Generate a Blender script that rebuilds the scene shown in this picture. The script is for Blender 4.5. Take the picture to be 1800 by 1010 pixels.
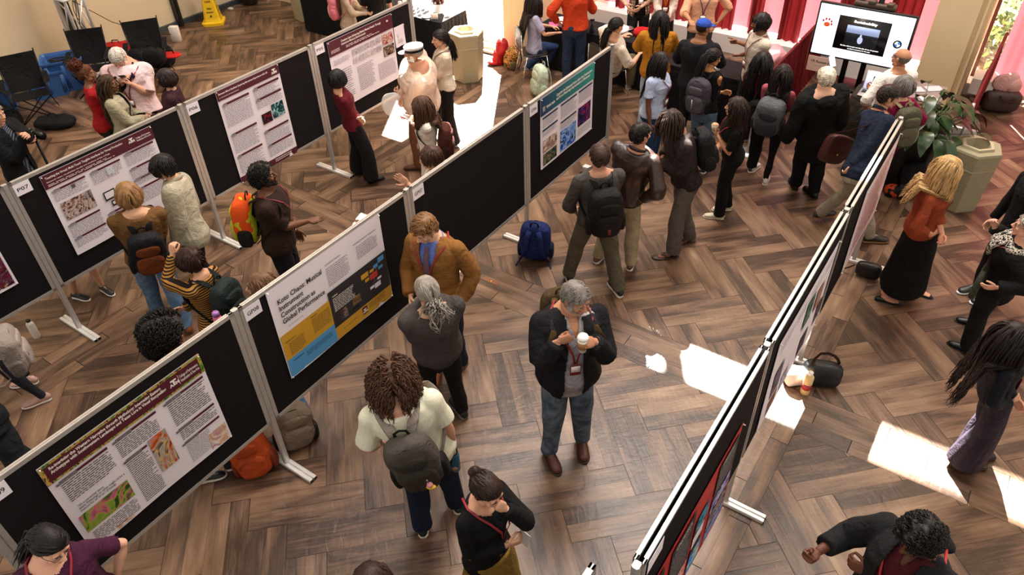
import bpy, math, random
import numpy as np
from mathutils import Vector, Matrix
random.seed(7); RNG = np.random.default_rng(7)
SC = bpy.context.scene
for o in list(bpy.data.objects): bpy.data.objects.remove(o)
A = np.array
def nrm(v):
    v = A(v, float); return v / (np.linalg.norm(v) + 1e-12)
# ---------------------------------------------------------------- camera on the balcony
FPX, PITCH, ROLL, CAMH = 1314.59, 0.69023, -0.032747, 5.2163
FW = A([0, math.cos(PITCH), -math.sin(PITCH)]); RT = A([1., 0, 0]); UPV = np.cross(RT, FW)
CR = math.cos(ROLL) * RT + math.sin(ROLL) * UPV; CU = -math.sin(ROLL) * RT + math.cos(ROLL) * UPV
CAM0 = A([0, 0, CAMH])
cam = bpy.data.cameras.new('camera'); camo = bpy.data.objects.new('camera', cam); SC.collection.objects.link(camo)
cam.sensor_width = 36; cam.lens = FPX / 1800 * 36; cam.clip_start = .05; cam.clip_end = 200
camo.matrix_world = Matrix([[CR[0], CU[0], -FW[0], 0], [CR[1], CU[1], -FW[1], 0], [CR[2], CU[2], -FW[2], CAMH], [0, 0, 0, 1]])
SC.camera = camo
SC.view_settings.view_transform = 'Standard'; SC.view_settings.look = 'None'
SC.view_settings.gamma = 1; SC.view_settings.use_curve_mapping = False
SC.view_settings.exposure = 0.38
# ---------------------------------------------------------------- daylight
def srgb(h):
    h = h.lstrip('#'); h = h if len(h) == 6 else ''.join(x * 2 for x in h); c = [int(h[i:i + 2], 16) / 255 for i in (0, 2, 4)]
    return tuple(x / 12.92 if x <= .04045 else ((x + .055) / 1.055) ** 2.4 for x in c) + (1.,)
W = bpy.data.worlds.new('world'); SC.world = W; W.use_nodes = True
bg = W.node_tree.nodes['Background']; bg.inputs[0].default_value = (1.0, .91, .80, 1); bg.inputs[1].default_value = 0.62
SUN_AZ, SUN_EL = math.radians(85.3), math.radians(48)
SUND = A([math.cos(SUN_AZ) * math.cos(SUN_EL), math.sin(SUN_AZ) * math.cos(SUN_EL), math.sin(SUN_EL)])
def lamp(name, kind, energy, color, loc=(0, 0, 0), to=None, size=1, size_y=None):
    l = bpy.data.lights.new(name, kind); l.energy = energy; l.color = color
    o = bpy.data.objects.new(name, l); SC.collection.objects.link(o); o.location = loc
    if to is not None: o.rotation_euler = (Vector(to) - Vector(loc)).to_track_quat('-Z', 'Y').to_euler()
    if kind == 'AREA':
        l.size = size
        if size_y: l.shape = 'RECTANGLE'; l.size_y = size_y
    return o
so = lamp('sun', 'SUN', 90, (1, .93, .82)); so.data.angle = math.radians(.45)
so.rotation_euler = Vector(-SUND).to_track_quat('-Z', 'Y').to_euler()
# hall ceiling lamps (high above the floor, out of frame)
for x, y, e in ((-5, 4, 35), (0, 3, 60), (5, 4, 80), (-4, 10, 75), (1, 8.5, 75), (6, 9, 75)):
    lamp('ceiling_lamp', 'AREA', e, (1, .84, .66), (x, y, 8.2), (x, y, 0), 1.6)
# added area light overhead, out of view: brightens the floor and gives its sheen
lamp('overhead_fill', 'AREA', 1650, (1.0, .97, .95), (2.4, 11.2, 13.0), (1.6, 5.0, 0), 7.5, 5.0)
# ---------------------------------------------------------------- frames of reference
TH = .954
Uv = A([math.cos(TH), math.sin(TH), 0]); Vv = A([-math.sin(TH), math.cos(TH), 0]); Zv = A([0, 0, 1.])
def uvp(u, v, z=0): return u * Uv + v * Vv + z * Zv          # hall axes (along / across the board rows)
def at(px, py, z=0.):                                          # measured position: photo pixel at a known height
    d = FW + CR * (px - 900) / FPX - CU * (py - 505) / FPX
    return CAM0 + d * (z - CAMH) / d[2]
# ---------------------------------------------------------------- mesh helpers
PEND = []
def reg(o): PEND.append(o); return o
class G:
    def __init__(s): s.V = []; s.F = []; s.M = []; s.n = 0
    def add(s, VF, m=0):
        V, F = VF; V = np.asarray(V, float)
        s.V.append(V); n = s.n
        if isinstance(F, np.ndarray): s.F.extend((F + n).tolist())
        else: s.F.extend([[i + n for i in f] for f in F])
        s.M.extend([m] * len(F)); s.n += len(V); return s
    def build(s, name, mats, parent=None, smooth=True, uv=None):
        if not isinstance(mats, (list, tuple)): mats = [mats]
        V = np.concatenate(s.V)
        if parent is not None:
            V = V - A(parent.get('_b', (0, 0, 0)))
        me = bpy.data.meshes.new(name); me.from_pydata(V.tolist(), [], s.F)
        for m in mats: me.materials.append(m)
        if len(mats) > 1: me.polygons.foreach_set('material_index', s.M)
        if smooth: me.polygons.foreach_set('use_smooth', [True] * len(s.F))
        me.update()
        o = bpy.data.objects.new(name, me)
        if parent is not None:
            o.parent = parent
            if parent.type == 'MESH': o['_b'] = parent.get('_b', (0, 0, 0))
            else: o['_b'] = parent['_b']
        return reg(o)
def thing(name, base, label, cat, group=None):
    o = bpy.data.objects.new(name, None); o.location = base; o.empty_display_size = .1
    o['_b'] = [float(x) for x in base]; o['label'] = label; o['category'] = cat
    if group: o['group'] = group
    return reg(o)
def tag(o, label, cat, group=None):
    o['label'] = label; o['category'] = cat
    if group: o['group'] = group
    return o
def single(g, name, mats, label, cat, group=None, smooth=True):
    V = np.concatenate(g.V); b = A([V[:, 0].mean(), V[:, 1].mean(), V[:, 2].min()])
    g.V = [V - b]; o = g.build(name, mats, None, smooth); o.location = b; o['_b'] = [float(x) for x in b]
    return tag(o, label, cat, group)
def struct(g, name, mats, smooth=False):
    o = g.build(name, mats, None, smooth); o['kind'] = 'structure'; return o
def frame(o, x, y, z): return (A(o, float), A(x, float), A(y, float), A(z, float))
def xf(VF, fr):
    o, x, y, z = fr; V = np.asarray(VF[0]); return (o + V[:, :1] * x + V[:, 1:2] * y + V[:, 2:3] * z, VF[1])
def box(c, h, fr=None):
    c = A(c, float); h = A(h, float) / 2
    V = A([[x, y, z] for x in (-1, 1) for y in (-1, 1) for z in (-1, 1)]) * h + c
    F = [[0, 1, 3, 2], [4, 6, 7, 5], [0, 4, 5, 1], [2, 3, 7, 6], [0, 2, 6, 4], [1, 5, 7, 3]]
    return xf((V, F), fr) if fr else (V, F)
def rbox(c, h, r=.01, fr=None):                               # box with chamfered edges
    c = A(c, float); h = A(h, float) / 2; r = min(r, h.min() * .9)
    V = []; idx = {}
    for sx in (-1, 1):
        for sy in (-1, 1):
            for sz in (-1, 1):
                for ax in range(3):
                    p = A([sx, sy, sz]) * h; q = A([sx, sy, sz]) * r
                    for k in range(3):
                        if k != ax: p[k] -= q[k]
                    idx[(sx, sy, sz, ax)] = len(V); V.append(p + c)
    F = []
    I = lambda s, a: idx[(s[0], s[1], s[2], a)]
    for ax in range(3):
        a, b = [k for k in range(3) if k != ax]
        for s in (-1, 1):
            q = []
            for (sa, sb) in ((-1, -1), (1, -1), (1, 1), (-1, 1)):
                t = [0, 0, 0]; t[ax] = s; t[a] = sa; t[b] = sb; q.append(I(t, ax))
            F.append(q)
        for sa in (-1, 1):
            for sb in (-1, 1):
                t = [0, 0, 0]; t[a] = sa; t[b] = sb; t1 = t[:]; t1[ax] = -1; t2 = t[:]; t2[ax] = 1
                F.append([I(t1, a), I(t2, a), I(t2, b), I(t1, b)])
    for sx in (-1, 1):
        for sy in (-1, 1):
            for sz in (-1, 1): F.append([I((sx, sy, sz), k) for k in range(3)])
    V = A(V)
    for k, f in enumerate(F):                                 # outward winding
        n = np.cross(V[f[1]] - V[f[0]], V[f[2]] - V[f[0]])
        if n @ (V[f].mean(0) - c) < 0: F[k] = f[::-1]
    return xf((V, F), fr) if fr else (V, F)
def beam(p, q, w, h, up=(0, 0, 1), r=0):
    p = A(p, float); q = A(q, float); y = nrm(q - p); x = nrm(np.cross(y, up)) if abs(y @ nrm(up)) < .99 else nrm(np.cross(y, (1, 0, 0))); z = np.cross(x, y)
    f = rbox if r else box
    return f((0, 0, 0), (w, np.linalg.norm(q - p), h), *([r] if r else []), fr=frame((p + q) / 2, x, y, z))
def tube(P, R, n=10, ref=None, cap=True, tilt=None):
    P = A(P, float); k = len(P)
    if np.isscalar(R): R = [(R, R)] * k
    R = [(r, r) if np.isscalar(r) else r for r in R]
    T = np.gradient(P, axis=0) if k > 2 else A([P[1] - P[0]] * 2)
    T /= np.linalg.norm(T, axis=1)[:, None] + 1e-12
    V = []; x = None; a = np.linspace(0, 2 * np.pi, n, endpoint=False)
    for i in range(k):
        t = T[i]
        if ref is not None: x = A(ref[i] if np.ndim(ref) > 1 else ref, float)
        elif x is None:
            x = A([1, 0, 0.]) if abs(t[0]) < .8 else A([0, 1., 0])
        x = x - t * (x @ t); x = nrm(x); y = np.cross(t, x)
        V.append(P[i] + np.cos(a)[:, None] * x * R[i][0] + np.sin(a)[:, None] * y * R[i][1])
    F = []
    for i in range(k - 1):
        for j in range(n):
            j2 = (j + 1) % n; F.append([i * n + j, i * n + j2, (i + 1) * n + j2, (i + 1) * n + j])
    if cap: F.append(list(range(n))[::-1]); F.append([(k - 1) * n + j for j in range(n)])
    return (np.concatenate(V), F)
def ell(c, r, fr=None, nu=14, nv=9, p=2.):
    a = np.linspace(0, 2 * np.pi, nu, endpoint=False); b = np.linspace(-np.pi / 2, np.pi / 2, nv)[1:-1]
    e = 2. / p; sp = lambda t: np.sign(t) * np.abs(t) ** e
    V = [[0, 0, -1]]
    for bb in b:
        for aa in a: V.append([sp(np.cos(bb)) * sp(np.cos(aa)), sp(np.cos(bb)) * sp(np.sin(aa)), sp(np.sin(bb))])
    V.append([0, 0, 1]); V = A(V) * A(r, float) + A(c, float)
    F = [[0, 1 + (j + 1) % nu, 1 + j] for j in range(nu)]
    for i in range(len(b) - 1):
        for j in range(nu):
            j2 = (j + 1) % nu; F.append([1 + i * nu + j, 1 + i * nu + j2, 1 + (i + 1) * nu + j2, 1 + (i + 1) * nu + j])
    o = 1 + (len(b) - 1) * nu; L = len(V) - 1
    F += [[o + j, o + (j + 1) % nu, L] for j in range(nu)]
    return xf((V, F), fr) if fr else (V, F)
def cyl(p, q, r0, r1=None, n=16, cap=True):
    return tube([p, q], [r0, r0 if r1 is None else r1], n, cap=cap)
def lathe(c, prof, n=20, fr=None):
    a = np.linspace(0, 2 * np.pi, n, endpoint=False); V = []
    for r, z in prof: V.append(np.stack([np.cos(a) * r, np.sin(a) * r, np.full(n, z)], 1))
    V = np.concatenate(V); F = []
    for i in range(len(prof) - 1):
        for j in range(n):
            j2 = (j + 1) % n; F.append([i * n + j, i * n + j2, (i + 1) * n + j2, (i + 1) * n + j])
    F.append(list(range(n))[::-1]); F.append([(len(prof) - 1) * n + j for j in range(n)])
    if fr: return xf((V, F), fr)
    return (V + A(c, float), F)
def quad(o, x, y): o = A(o, float); return (A([o, o + x, o + x + y, o + y]), [[0, 1, 2, 3]])
def slab(fr, x0, x1, z0, z1, y0, y1): return box(((x0 + x1) / 2, (y0 + y1) / 2, (z0 + z1) / 2), (x1 - x0, y1 - y0, z1 - z0), fr)
def prism(pts, z0, z1, fr=None):
    n = len(pts); V = [[x, y, z0] for x, y in pts] + [[x, y, z1] for x, y in pts]
    F = [list(range(n))[::-1], list(range(n, 2 * n))] + [[i, (i + 1) % n, n + (i + 1) % n, n + i] for i in range(n)]
    return xf((A(V, float), F), fr) if fr else (A(V, float), F)
def temp(V, F):
    me = bpy.data.meshes.new('t'); me.from_pydata(np.asarray(V).tolist(), [], F if not isinstance(F, np.ndarray) else F.tolist())
    return me
def remesh(parts, vox, sm=6):                                  # union of closed shapes -> one continuous skin
    g = G()
    for p in parts: g.add(p)
    me = temp(np.concatenate(g.V), g.F); ob = bpy.data.objects.new('t', me); SC.collection.objects.link(ob)
    m = ob.modifiers.new('r', 'REMESH'); m.mode = 'VOXEL'; m.voxel_size = vox; m.adaptivity = 0
    if sm: s = ob.modifiers.new('s', 'SMOOTH'); s.factor = .5; s.iterations = sm
    dg = bpy.context.evaluated_depsgraph_get(); ev = ob.evaluated_get(dg); m2 = ev.to_mesh()
    V = np.empty(len(m2.vertices) * 3); m2.vertices.foreach_get('co', V); V = V.reshape(-1, 3)
    F = np.empty(len(m2.loops), int); m2.loops.foreach_get('vertex_index', F); F = F.reshape(-1, 4)
    ev.to_mesh_clear(); bpy.data.objects.remove(ob); bpy.data.meshes.remove(me)
    return V, F
def vnorm(V, F):
    F = np.asarray(F); n = np.cross(V[F[:, 2]] - V[F[:, 0]], V[F[:, 3]] - V[F[:, 1]]); N = np.zeros_like(V)
    for k in range(4): np.add.at(N, F[:, k], n)
    return N / (np.linalg.norm(N, axis=1)[:, None] + 1e-12)
def wob(V, k, seed, oct=5, aniso=(1, 1, 1)):                   # cheap smooth noise, about -1..1
    r = np.random.default_rng(seed); s = 0; P = V * A(aniso)
    P = P + .3 / k * np.sin(P[:, [1, 2, 0]] * k * 1.1 + r.random(3) * 6)
    for i in range(oct):
        d = nrm(r.normal(size=3)) * k * (1 + .5 * r.random()); s = s + np.sin(P @ d + r.random() * 6.28)
    return s / oct * 1.6
def sub(V, F, keep):                                           # faces whose vertices all pass the mask
    F = np.asarray(F); f = F[keep[F].all(1)]; u, inv = np.unique(f, return_inverse=True)
    return V[u], inv.reshape(f.shape)
# ---------------------------------------------------------------- materials
MC = {}
def mat(name, col='#808080', rough=.6, metal=0., var=.0, vs=8., bump=0., bs=40., spec=.5, sheen=0., coat=0., aniso=None, em=None, emc=None):
    key = (name, col, rough, metal, var, vs, bump, bs, spec, coat, em)
    if key in MC: return MC[key]
    m = bpy.data.materials.new(name); m.use_nodes = True; nt = m.node_tree; b = nt.nodes['Principled BSDF']
    c = srgb(col) if isinstance(col, str) else col
    b.inputs['Base Color'].default_value = c; b.inputs['Roughness'].default_value = rough; b.inputs['Metallic'].default_value = metal
    b.inputs['Specular IOR Level'].default_value = spec; b.inputs['Coat Weight'].default_value = coat
    if em: b.inputs['Emission Color'].default_value = srgb(emc or col); b.inputs['Emission Strength'].default_value = em
    if var or bump:
        tc = nt.nodes.new('ShaderNodeTexCoord'); mp = nt.nodes.new('ShaderNodeMapping'); nt.links.new(tc.outputs['Object'], mp.inputs[0])
        if aniso: mp.inputs['Scale'].default_value = aniso
    if var:
        n = nt.nodes.new('ShaderNodeTexNoise'); n.inputs['Scale'].default_value = vs; n.inputs['Detail'].default_value = 4
        nt.links.new(mp.outputs[0], n.inputs[0]); r = nt.nodes.new('ShaderNodeValToRGB')
        r.color_ramp.elements[0].position = .3; r.color_ramp.elements[1].position = .7
        r.color_ramp.elements[0].color = tuple(x * (1 - var) for x in c[:3]) + (1,); r.color_ramp.elements[1].color = tuple(min(1, x * (1 + var)) for x in c[:3]) + (1,)
        nt.links.new(n.outputs[0], r.inputs[0]); nt.links.new(r.outputs[0], b.inputs['Base Color'])
    if bump:
        n = nt.nodes.new('ShaderNodeTexNoise'); n.inputs['Scale'].default_value = bs; n.inputs['Detail'].default_value = 3
        nt.links.new(mp.outputs[0], n.inputs[0]); bp = nt.nodes.new('ShaderNodeBump'); bp.inputs['Strength'].default_value = bump; bp.inputs['Distance'].default_value = .01
        nt.links.new(n.outputs[0], bp.inputs['Height']); nt.links.new(bp.outputs[0], b.inputs['Normal'])
    MC[key] = m; return m
def cloth(col, rough=.85, var=.12, bump=.5, spec=.2):
    m = mat('cloth_' + col.strip('#'), col, rough, 0, var, 9, bump, 90, spec)
    if 'crease' not in m.node_tree.nodes:                      # soft creases under the weave
        nt = m.node_tree; n = nt.nodes.new('ShaderNodeTexNoise'); n.name = 'crease'; n.inputs['Scale'].default_value = 7; n.inputs['Detail'].default_value = 3; n.inputs['Distortion'].default_value = 1.6
        tc = nt.nodes.new('ShaderNodeTexCoord'); nt.links.new(tc.outputs['Object'], n.inputs[0]); bp = nt.nodes.new('ShaderNodeBump'); bp.inputs['Strength'].default_value = .55; bp.inputs['Distance'].default_value = .05
        nt.links.new(n.outputs[0], bp.inputs['Height']); old = [x for x in nt.nodes if x.type == 'BUMP' and x != bp]
        nt.links.new(bp.outputs[0], old[0].inputs['Normal'] if old else nt.nodes['Principled BSDF'].inputs['Normal'])
    return m
def pattern(kind, c1, c2, s=40., c3=None):
    key = (kind, c1, c2, s, c3)
    if key in MC: return MC[key]
    m = mat('p' + kind, c1, .85, var=0, spec=.2).copy(); m.name = 'pattern_' + kind; nt = m.node_tree; b = nt.nodes['Principled BSDF']
    tc = nt.nodes.new('ShaderNodeTexCoord'); A1, A2 = srgb(c1), srgb(c2)
    def mix(fac, a, bb):
        x = nt.nodes.new('ShaderNodeMix'); x.data_type = 'RGBA'; nt.links.new(fac, x.inputs[0])
        for v, i in ((a, 6), (bb, 7)):
            if isinstance(v, tuple): x.inputs[i].default_value = v
            else: nt.links.new(v, x.inputs[i])
        return x.outputs[2]
    def wave(d, sc, lo, dist=0.):
        w = nt.nodes.new('ShaderNodeTexWave'); w.bands_direction = d; w.inputs['Scale'].default_value = sc; w.inputs['Distortion'].default_value = dist
        w.inputs['Detail'].default_value = 1; nt.links.new(tc.outputs['Object'], w.inputs[0]); r = nt.nodes.new('ShaderNodeMath'); r.operation = 'GREATER_THAN'; r.inputs[1].default_value = lo
        nt.links.new(w.outputs[1], r.inputs[0]); return r.outputs[0]
    if kind == 'stripe': out = mix(wave('Z', s, .55, .6), A1, A2)
    elif kind == 'vstripe': out = mix(wave('X', s, .6), A1, A2)
    elif kind == 'plaid':
        o = mix(wave('Z', s, .8), A1, A2); o2 = mix(wave('X', s, .8), o, A2); out = mix(wave('Y', s, .8), o2, A2)
    elif kind == 'check':
        v = nt.nodes.new('ShaderNodeTexChecker'); v.inputs['Scale'].default_value = s; v.inputs['Color1'].default_value = A1; v.inputs['Color2'].default_value = A2
        nt.links.new(tc.outputs['Object'], v.inputs[0]); out = v.outputs[0]
    else:                                                     # 'spots' / 'swirl': noise split over colours
        n = nt.nodes.new('ShaderNodeTexNoise'); n.inputs['Scale'].default_value = s; n.inputs['Detail'].default_value = 3
        n.inputs['Distortion'].default_value = 2.5 if kind == 'swirl' else .3
        nt.links.new(tc.outputs['Object'], n.inputs[0]); r = nt.nodes.new('ShaderNodeValToRGB'); nt.links.new(n.outputs[0], r.inputs[0])
        cs = [c1, c2] + (list(c3) if c3 else []); el = r.color_ramp.elements
        pos = [.36 + .28 * i / max(1, len(cs) - 1) for i in range(len(cs))]
        el[0].position = pos[0]; el[0].color = srgb(cs[0]); el[1].position = pos[1]; el[1].color = srgb(cs[1])
        for p_, cc in zip(pos[2:], cs[2:]): e = el.new(p_); e.color = srgb(cc)
        if kind == 'spots': r.color_ramp.interpolation = 'CONSTANT'
        out = r.outputs[0]
    nt.links.new(out, b.inputs['Base Color']); MC[key] = m; return m
ALU = mat('brushed_aluminium', '#c4c1be', .36, .55, .06, 30)
ALU_W = mat('bright_aluminium', '#e2e0de', .35, .4)
CHROME = mat('chrome', '#d0d0d0', .12, 1.)
BLACKM = mat('black_metal', '#101010', .4, .5)
FELT = mat('black_felt', '#1d1a1c', .95, 0, .15, 60, .3, 300, .1)
PAPER = mat('white_paper', '#e9e3ee', .6, spec=.3)
INK = mat('dark_ink', '#222026', .7)
GREYINK = mat('grey_ink', '#8b8692', .7)
MAROON = mat('maroon_print', '#4f1026', .6)
WHITEP = mat('white_plastic', '#eeeae4', .4)
BLACKP = mat('black_plastic', '#0e0e10', .4)
BLACKC = cloth('#121113')
def text(s, name, m, o, x, z, width=None, height=None, parent=None, bold=0., lift=.0015, align='L'):
    c = bpy.data.curves.new('txt', 'FONT'); c.body = s; c.size = 1; c.offset = bold; c.space_line = 1.0; c.resolution_u = 2
    ob = bpy.data.objects.new('t', c); me = bpy.data.meshes.new_from_object(ob)
    n = len(me.vertices); V = np.empty(n * 3); me.vertices.foreach_get('co', V); V = V.reshape(-1, 3)
    F = [list(p.vertices) for p in me.polygons]
    bpy.data.objects.remove(ob); bpy.data.curves.remove(c); bpy.data.meshes.remove(me)
    lo, hi = V.min(0), V.max(0); V = V - A([lo[0], lo[1], 0])
    sx = sy = None
    if width: sx = width / (hi[0] - lo[0])
    if height: sy = height / (hi[1] - lo[1])
    sx = sx or sy; sy = sy or sx
    x = nrm(x); z = nrm(z); yn = np.cross(z, x)                # paper normal is -y (towards the viewer side)
    w = (hi[0] - lo[0]) * sx
    off = 0 if align == 'L' else (-w / 2 if align == 'C' else -w)
    P = A(o, float) + (V[:, :1] * sx + off) * x + V[:, 1:2] * sy * z
    g = G(); g.add((P, F)); return g.build(name, m, parent, smooth=False)
# ================================================================ the hall
FL = frame((0, 0, 0), Uv, Vv, Zv)
def floor_mat():
    m = bpy.data.materials.new('wood_look_planks'); m.use_nodes = True; nt = m.node_tree; b = nt.nodes['Principled BSDF']; N = nt.nodes.new; L = nt.links.new
    uv = N('ShaderNodeUVMap'); at_ = N('ShaderNodeAttribute'); at_.attribute_name = 'tone'
    mp = N('ShaderNodeMapping'); mp.inputs['Scale'].default_value = (1.0, 16, 1); L(uv.outputs[0], mp.inputs[0])
    n1 = N('ShaderNodeTexNoise'); n1.inputs['Scale'].default_value = 2.2; n1.inputs['Detail'].default_value = 8; n1.inputs['Roughness'].default_value = .62; n1.inputs['Distortion'].default_value = .9; L(mp.outputs[0], n1.inputs[0])
    mp2 = N('ShaderNodeMapping'); mp2.inputs['Scale'].default_value = (.8, 3.2, 1); L(uv.outputs[0], mp2.inputs[0])
    n2 = N('ShaderNodeTexNoise'); n2.inputs['Scale'].default_value = 1.6; n2.inputs['Detail'].default_value = 3; L(mp2.outputs[0], n2.inputs[0])
    add = N('ShaderNodeMath'); add.operation = 'MULTIPLY_ADD'; L(n2.outputs[0], add.inputs[0]); add.inputs[1].default_value = .95
    sc1 = N('ShaderNodeMath'); sc1.operation = 'MULTIPLY_ADD'; L(n1.outputs[0], sc1.inputs[0]); sc1.inputs[1].default_value = .42; sc1.inputs[2].default_value = .19; L(sc1.outputs[0], add.inputs[2])
    ad2 = N('ShaderNodeMath'); ad2.operation = 'MULTIPLY_ADD'; L(at_.outputs['Fac'], ad2.inputs[0]); ad2.inputs[1].default_value = .20; L(add.outputs[0], ad2.inputs[2])
    r = N('ShaderNodeValToRGB'); L(ad2.outputs[0], r.inputs[0]); e = r.color_ramp.elements
    e[0].position = .66; e[0].color = srgb('#3a281d'); e[1].position = 1.36; e[1].color = srgb('#9c7f65')
    for p_, c in ((.84, '#543d2f'), (1.0, '#6a4f3d'), (1.16, '#82654e')):
        q = e.new(min(.999, p_ * .78)); q.color = srgb(c)
    e[0].position = .50
    mr = N('ShaderNodeMath'); mr.operation = 'MULTIPLY'; L(ad2.outputs[0], mr.inputs[0]); mr.inputs[1].default_value = .78
    L(mr.outputs[0], r.inputs[0])
    L(r.outputs[0], b.inputs['Base Color'])
    # hand-scraped ripples across each plank
    mp3 = N('ShaderNodeMapping'); mp3.inputs['Scale'].default_value = (9, 3.5, 1); L(uv.outputs[0], mp3.inputs[0])
    n3 = N('ShaderNodeTexNoise'); n3.inputs['Scale'].default_value = 1.6; n3.inputs['Detail'].default_value = 2; n3.inputs['Distortion'].default_value = 1.; L(mp3.outputs[0], n3.inputs[0])
    s3 = N('ShaderNodeMath'); s3.operation = 'MULTIPLY_ADD'; L(n3.outputs[0], s3.inputs[0]); s3.inputs[1].default_value = 1.4; L(n1.outputs[0], s3.inputs[2])
    bp = N('ShaderNodeBump'); bp.inputs['Strength'].default_value = .35; bp.inputs['Distance'].default_value = .006; L(s3.outputs[0], bp.inputs['Height']); L(bp.outputs[0], b.inputs['Normal'])
    b.inputs['Roughness'].default_value = .36; b.inputs['Specular IOR Level'].default_value = .5
    rr = N('ShaderNodeMapRange'); L(n1.outputs[0], rr.inputs[0]); rr.inputs[3].default_value = .30; rr.inputs[4].default_value = .46; L(rr.outputs[0], b.inputs['Roughness'])
    return m
FLOORM = floor_mat(); GROUT = mat('dark_grout', '#150e09', .9)
def clip(poly, lo, hi):
    for ax in (0, 1):
        for sgn, lim in ((1, lo[ax]), (-1, -hi[ax])):
            out = []
            for i in range(len(poly)):
                a, b = poly[i], poly[(i + 1) % len(poly)]; da, db = sgn * a[ax] - lim, sgn * b[ax] - lim
                if da >= 0: out.append(a)
                if da * db < 0: out.append(a + (b - a) * da / (da - db))
            poly = out
            if len(poly) < 3: return []
    return poly
def planks():
    w = .1555; g = .003; V = []; F = []; UVs = []; tone = []
    def put(poly, o, ax, ay):
        if len(poly) < 3: return
        c = sum(poly) / len(poly); n = len(V); t = random.random(); ru, rv = random.random() * 40, random.random() * 40
        if len(poly) == 4 or True:
            pin = []
            for p_ in poly:
                d = c - p_; L_ = np.linalg.norm(d); pin.append(p_ + d / (L_ + 1e-9) * min(L_ * .5, g * 1.3))
            for p_ in pin: V.append([*p_, 0.0])
            F.append(list(range(n, n + len(pin))))
            UVs.extend([((p_ - o) @ ax + ru, (p_ - o) @ ay + rv) for p_ in pin]); tone.append(t)
    c45 = math.cos(math.pi / 4); ax = A([c45, -c45]); ay = A([c45, c45])   # plank axes inside the hall axes
    anchor = A([(at(1251.5, 525.6) @ Uv), (at(1251.5, 525.6) @ Vv)])
    bu = [(-1.9, 4.85), (5.335, 17.5)]; bv = [(-7.5, .445), (.92, 6.55), (7.02, 15.5)]
    for (u0, u1) in bu:
        for (v0, v1) in bv:
            lo, hi = (u0, v0), (u1, v1)
            for i in range(-60, 60):
                for j in range(-22, 23):
                    o = A([2 * i + 6 * j, -2 * i + 6 * j], float)
                    cc = anchor + (o[0] * ax + o[1] * ay) * w
                    if cc[0] < u0 - 2 or cc[0] > u1 + 2 or cc[1] < v0 - 2 or cc[1] > v1 + 2: continue
                    for (x0, y0, x1, y1, hz) in ((-4, -1, 2, 0, 1), (-4, -2, 2, -1, 1), (0, 0, 1, 6, 0), (1, 0, 2, 6, 0)):
                        r = [anchor + ((o[0] + x) * ax + (o[1] + y) * ay) * w for x, y in ((x0, y0), (x1, y0), (x1, y1), (x0, y1))]
                        put(clip(r, lo, hi), r[0], ax if hz else ay, ay if hz else ax)
    L6 = w * 6
    for (u0, u1) in ((4.85, 5.335),):
        for k in range(3):
            off = (k * .37) % 1 * L6
            for j in range(-10, 20):
                a = u0 + k * (u1 - u0) / 3; r = [A([a, off + j * L6]), A([a + (u1 - u0) / 3, off + j * L6]), A([a + (u1 - u0) / 3, off + (j + 1) * L6]), A([a, off + (j + 1) * L6])]
                put(clip(r, (u0, -7.5), (u1, 15.5)), r[0], A([0, 1.]), A([1., 0]))
    for (v0, v1) in ((.445, .92), (6.55, 7.02)):
        for (u0, u1) in bu:
            for k in range(3):
                off = (k * .41) % 1 * L6
                for j in range(-4, 22):
                    a = v0 + k * (v1 - v0) / 3; r = [A([off + j * L6, a]), A([off + (j + 1) * L6, a]), A([off + (j + 1) * L6, a + (v1 - v0) / 3]), A([off + j * L6, a + (v1 - v0) / 3])]
                    put(clip(r, (u0, v0), (u1, v1)), r[0], A([1., 0]), A([0, 1.]))
    n0 = len(V)
    V += [[-1.9, -7.5, -.002], [17.5, -7.5, -.002], [17.5, 15.5, -.002], [-1.9, 15.5, -.002]]
    F.append([n0, n0 + 1, n0 + 2, n0 + 3]); UVs += [(0, 0)] * 4; tone.append(0)
    P = A(V); P = P[:, :1] * Uv + P[:, 1:2] * Vv + P[:, 2:3] * Zv
    me = bpy.data.meshes.new('floor'); me.from_pydata(P.tolist(), [], F); me.materials.append(FLOORM); me.materials.append(GROUT)
    me.polygons[len(F) - 1].material_index = 1
    uvl = me.uv_layers.new(name='UVMap'); uvl.data.foreach_set('uv', A(UVs, dtype=float).ravel())
    at_ = me.attributes.new('tone', 'FLOAT', 'FACE'); at_.data.foreach_set('value', tone)
    o = reg(bpy.data.objects.new('floor', me)); o['kind'] = 'structure'
planks()
# ---- window wall far end, tall, with a clerestory strip that throws the sun band on the floor
WALLM = mat('cream_plaster', '#e2caa2', .8, 0, .04, 1.5)
WALLM2 = mat('beige_panelling', '#c9b69a', .85, 0, .05, .9)
def wallslab(u0, u1, v0, v1, z0, z1): return slab(FL, u0, u1, z0, z1, v0, v1)
UW = 13.05
g = G()
strip_z = ((UW - 5.32) * 0 + 0, 0)
cotE = 1 / math.tan(SUN_EL); su = SUND @ Uv / math.cos(SUN_EL); sv = SUND @ Vv / math.cos(SUN_EL)   # sun azimuth in hall axes
def back(u, v, uw=UW):                                         # where the sun ray that lands on (u, v) crosses the window wall
    d = (uw - u) / su; return v + sv * d, d * math.tan(SUN_EL)
z_lo = back(5.33, 0)[1]; z_hi = back(4.66, 0)[1]
g.add(wallslab(UW, UW + .25, -8, 6.9, 4.6, z_lo)); g.add(wallslab(UW, UW + .25, -8, 7.1, z_hi, 21))

holes = [(back(5, -1.75)[0], back(5, 1.67)[0]), (back(5, 1.80)[0], back(5, 2.2)[0])]
v = -8
for a, b in holes: g.add(wallslab(UW, UW + .25, v, a, z_lo, z_hi)); v = b
g.add(wallslab(UW, UW + .25, v, 7.1, z_lo, z_hi))
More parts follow.
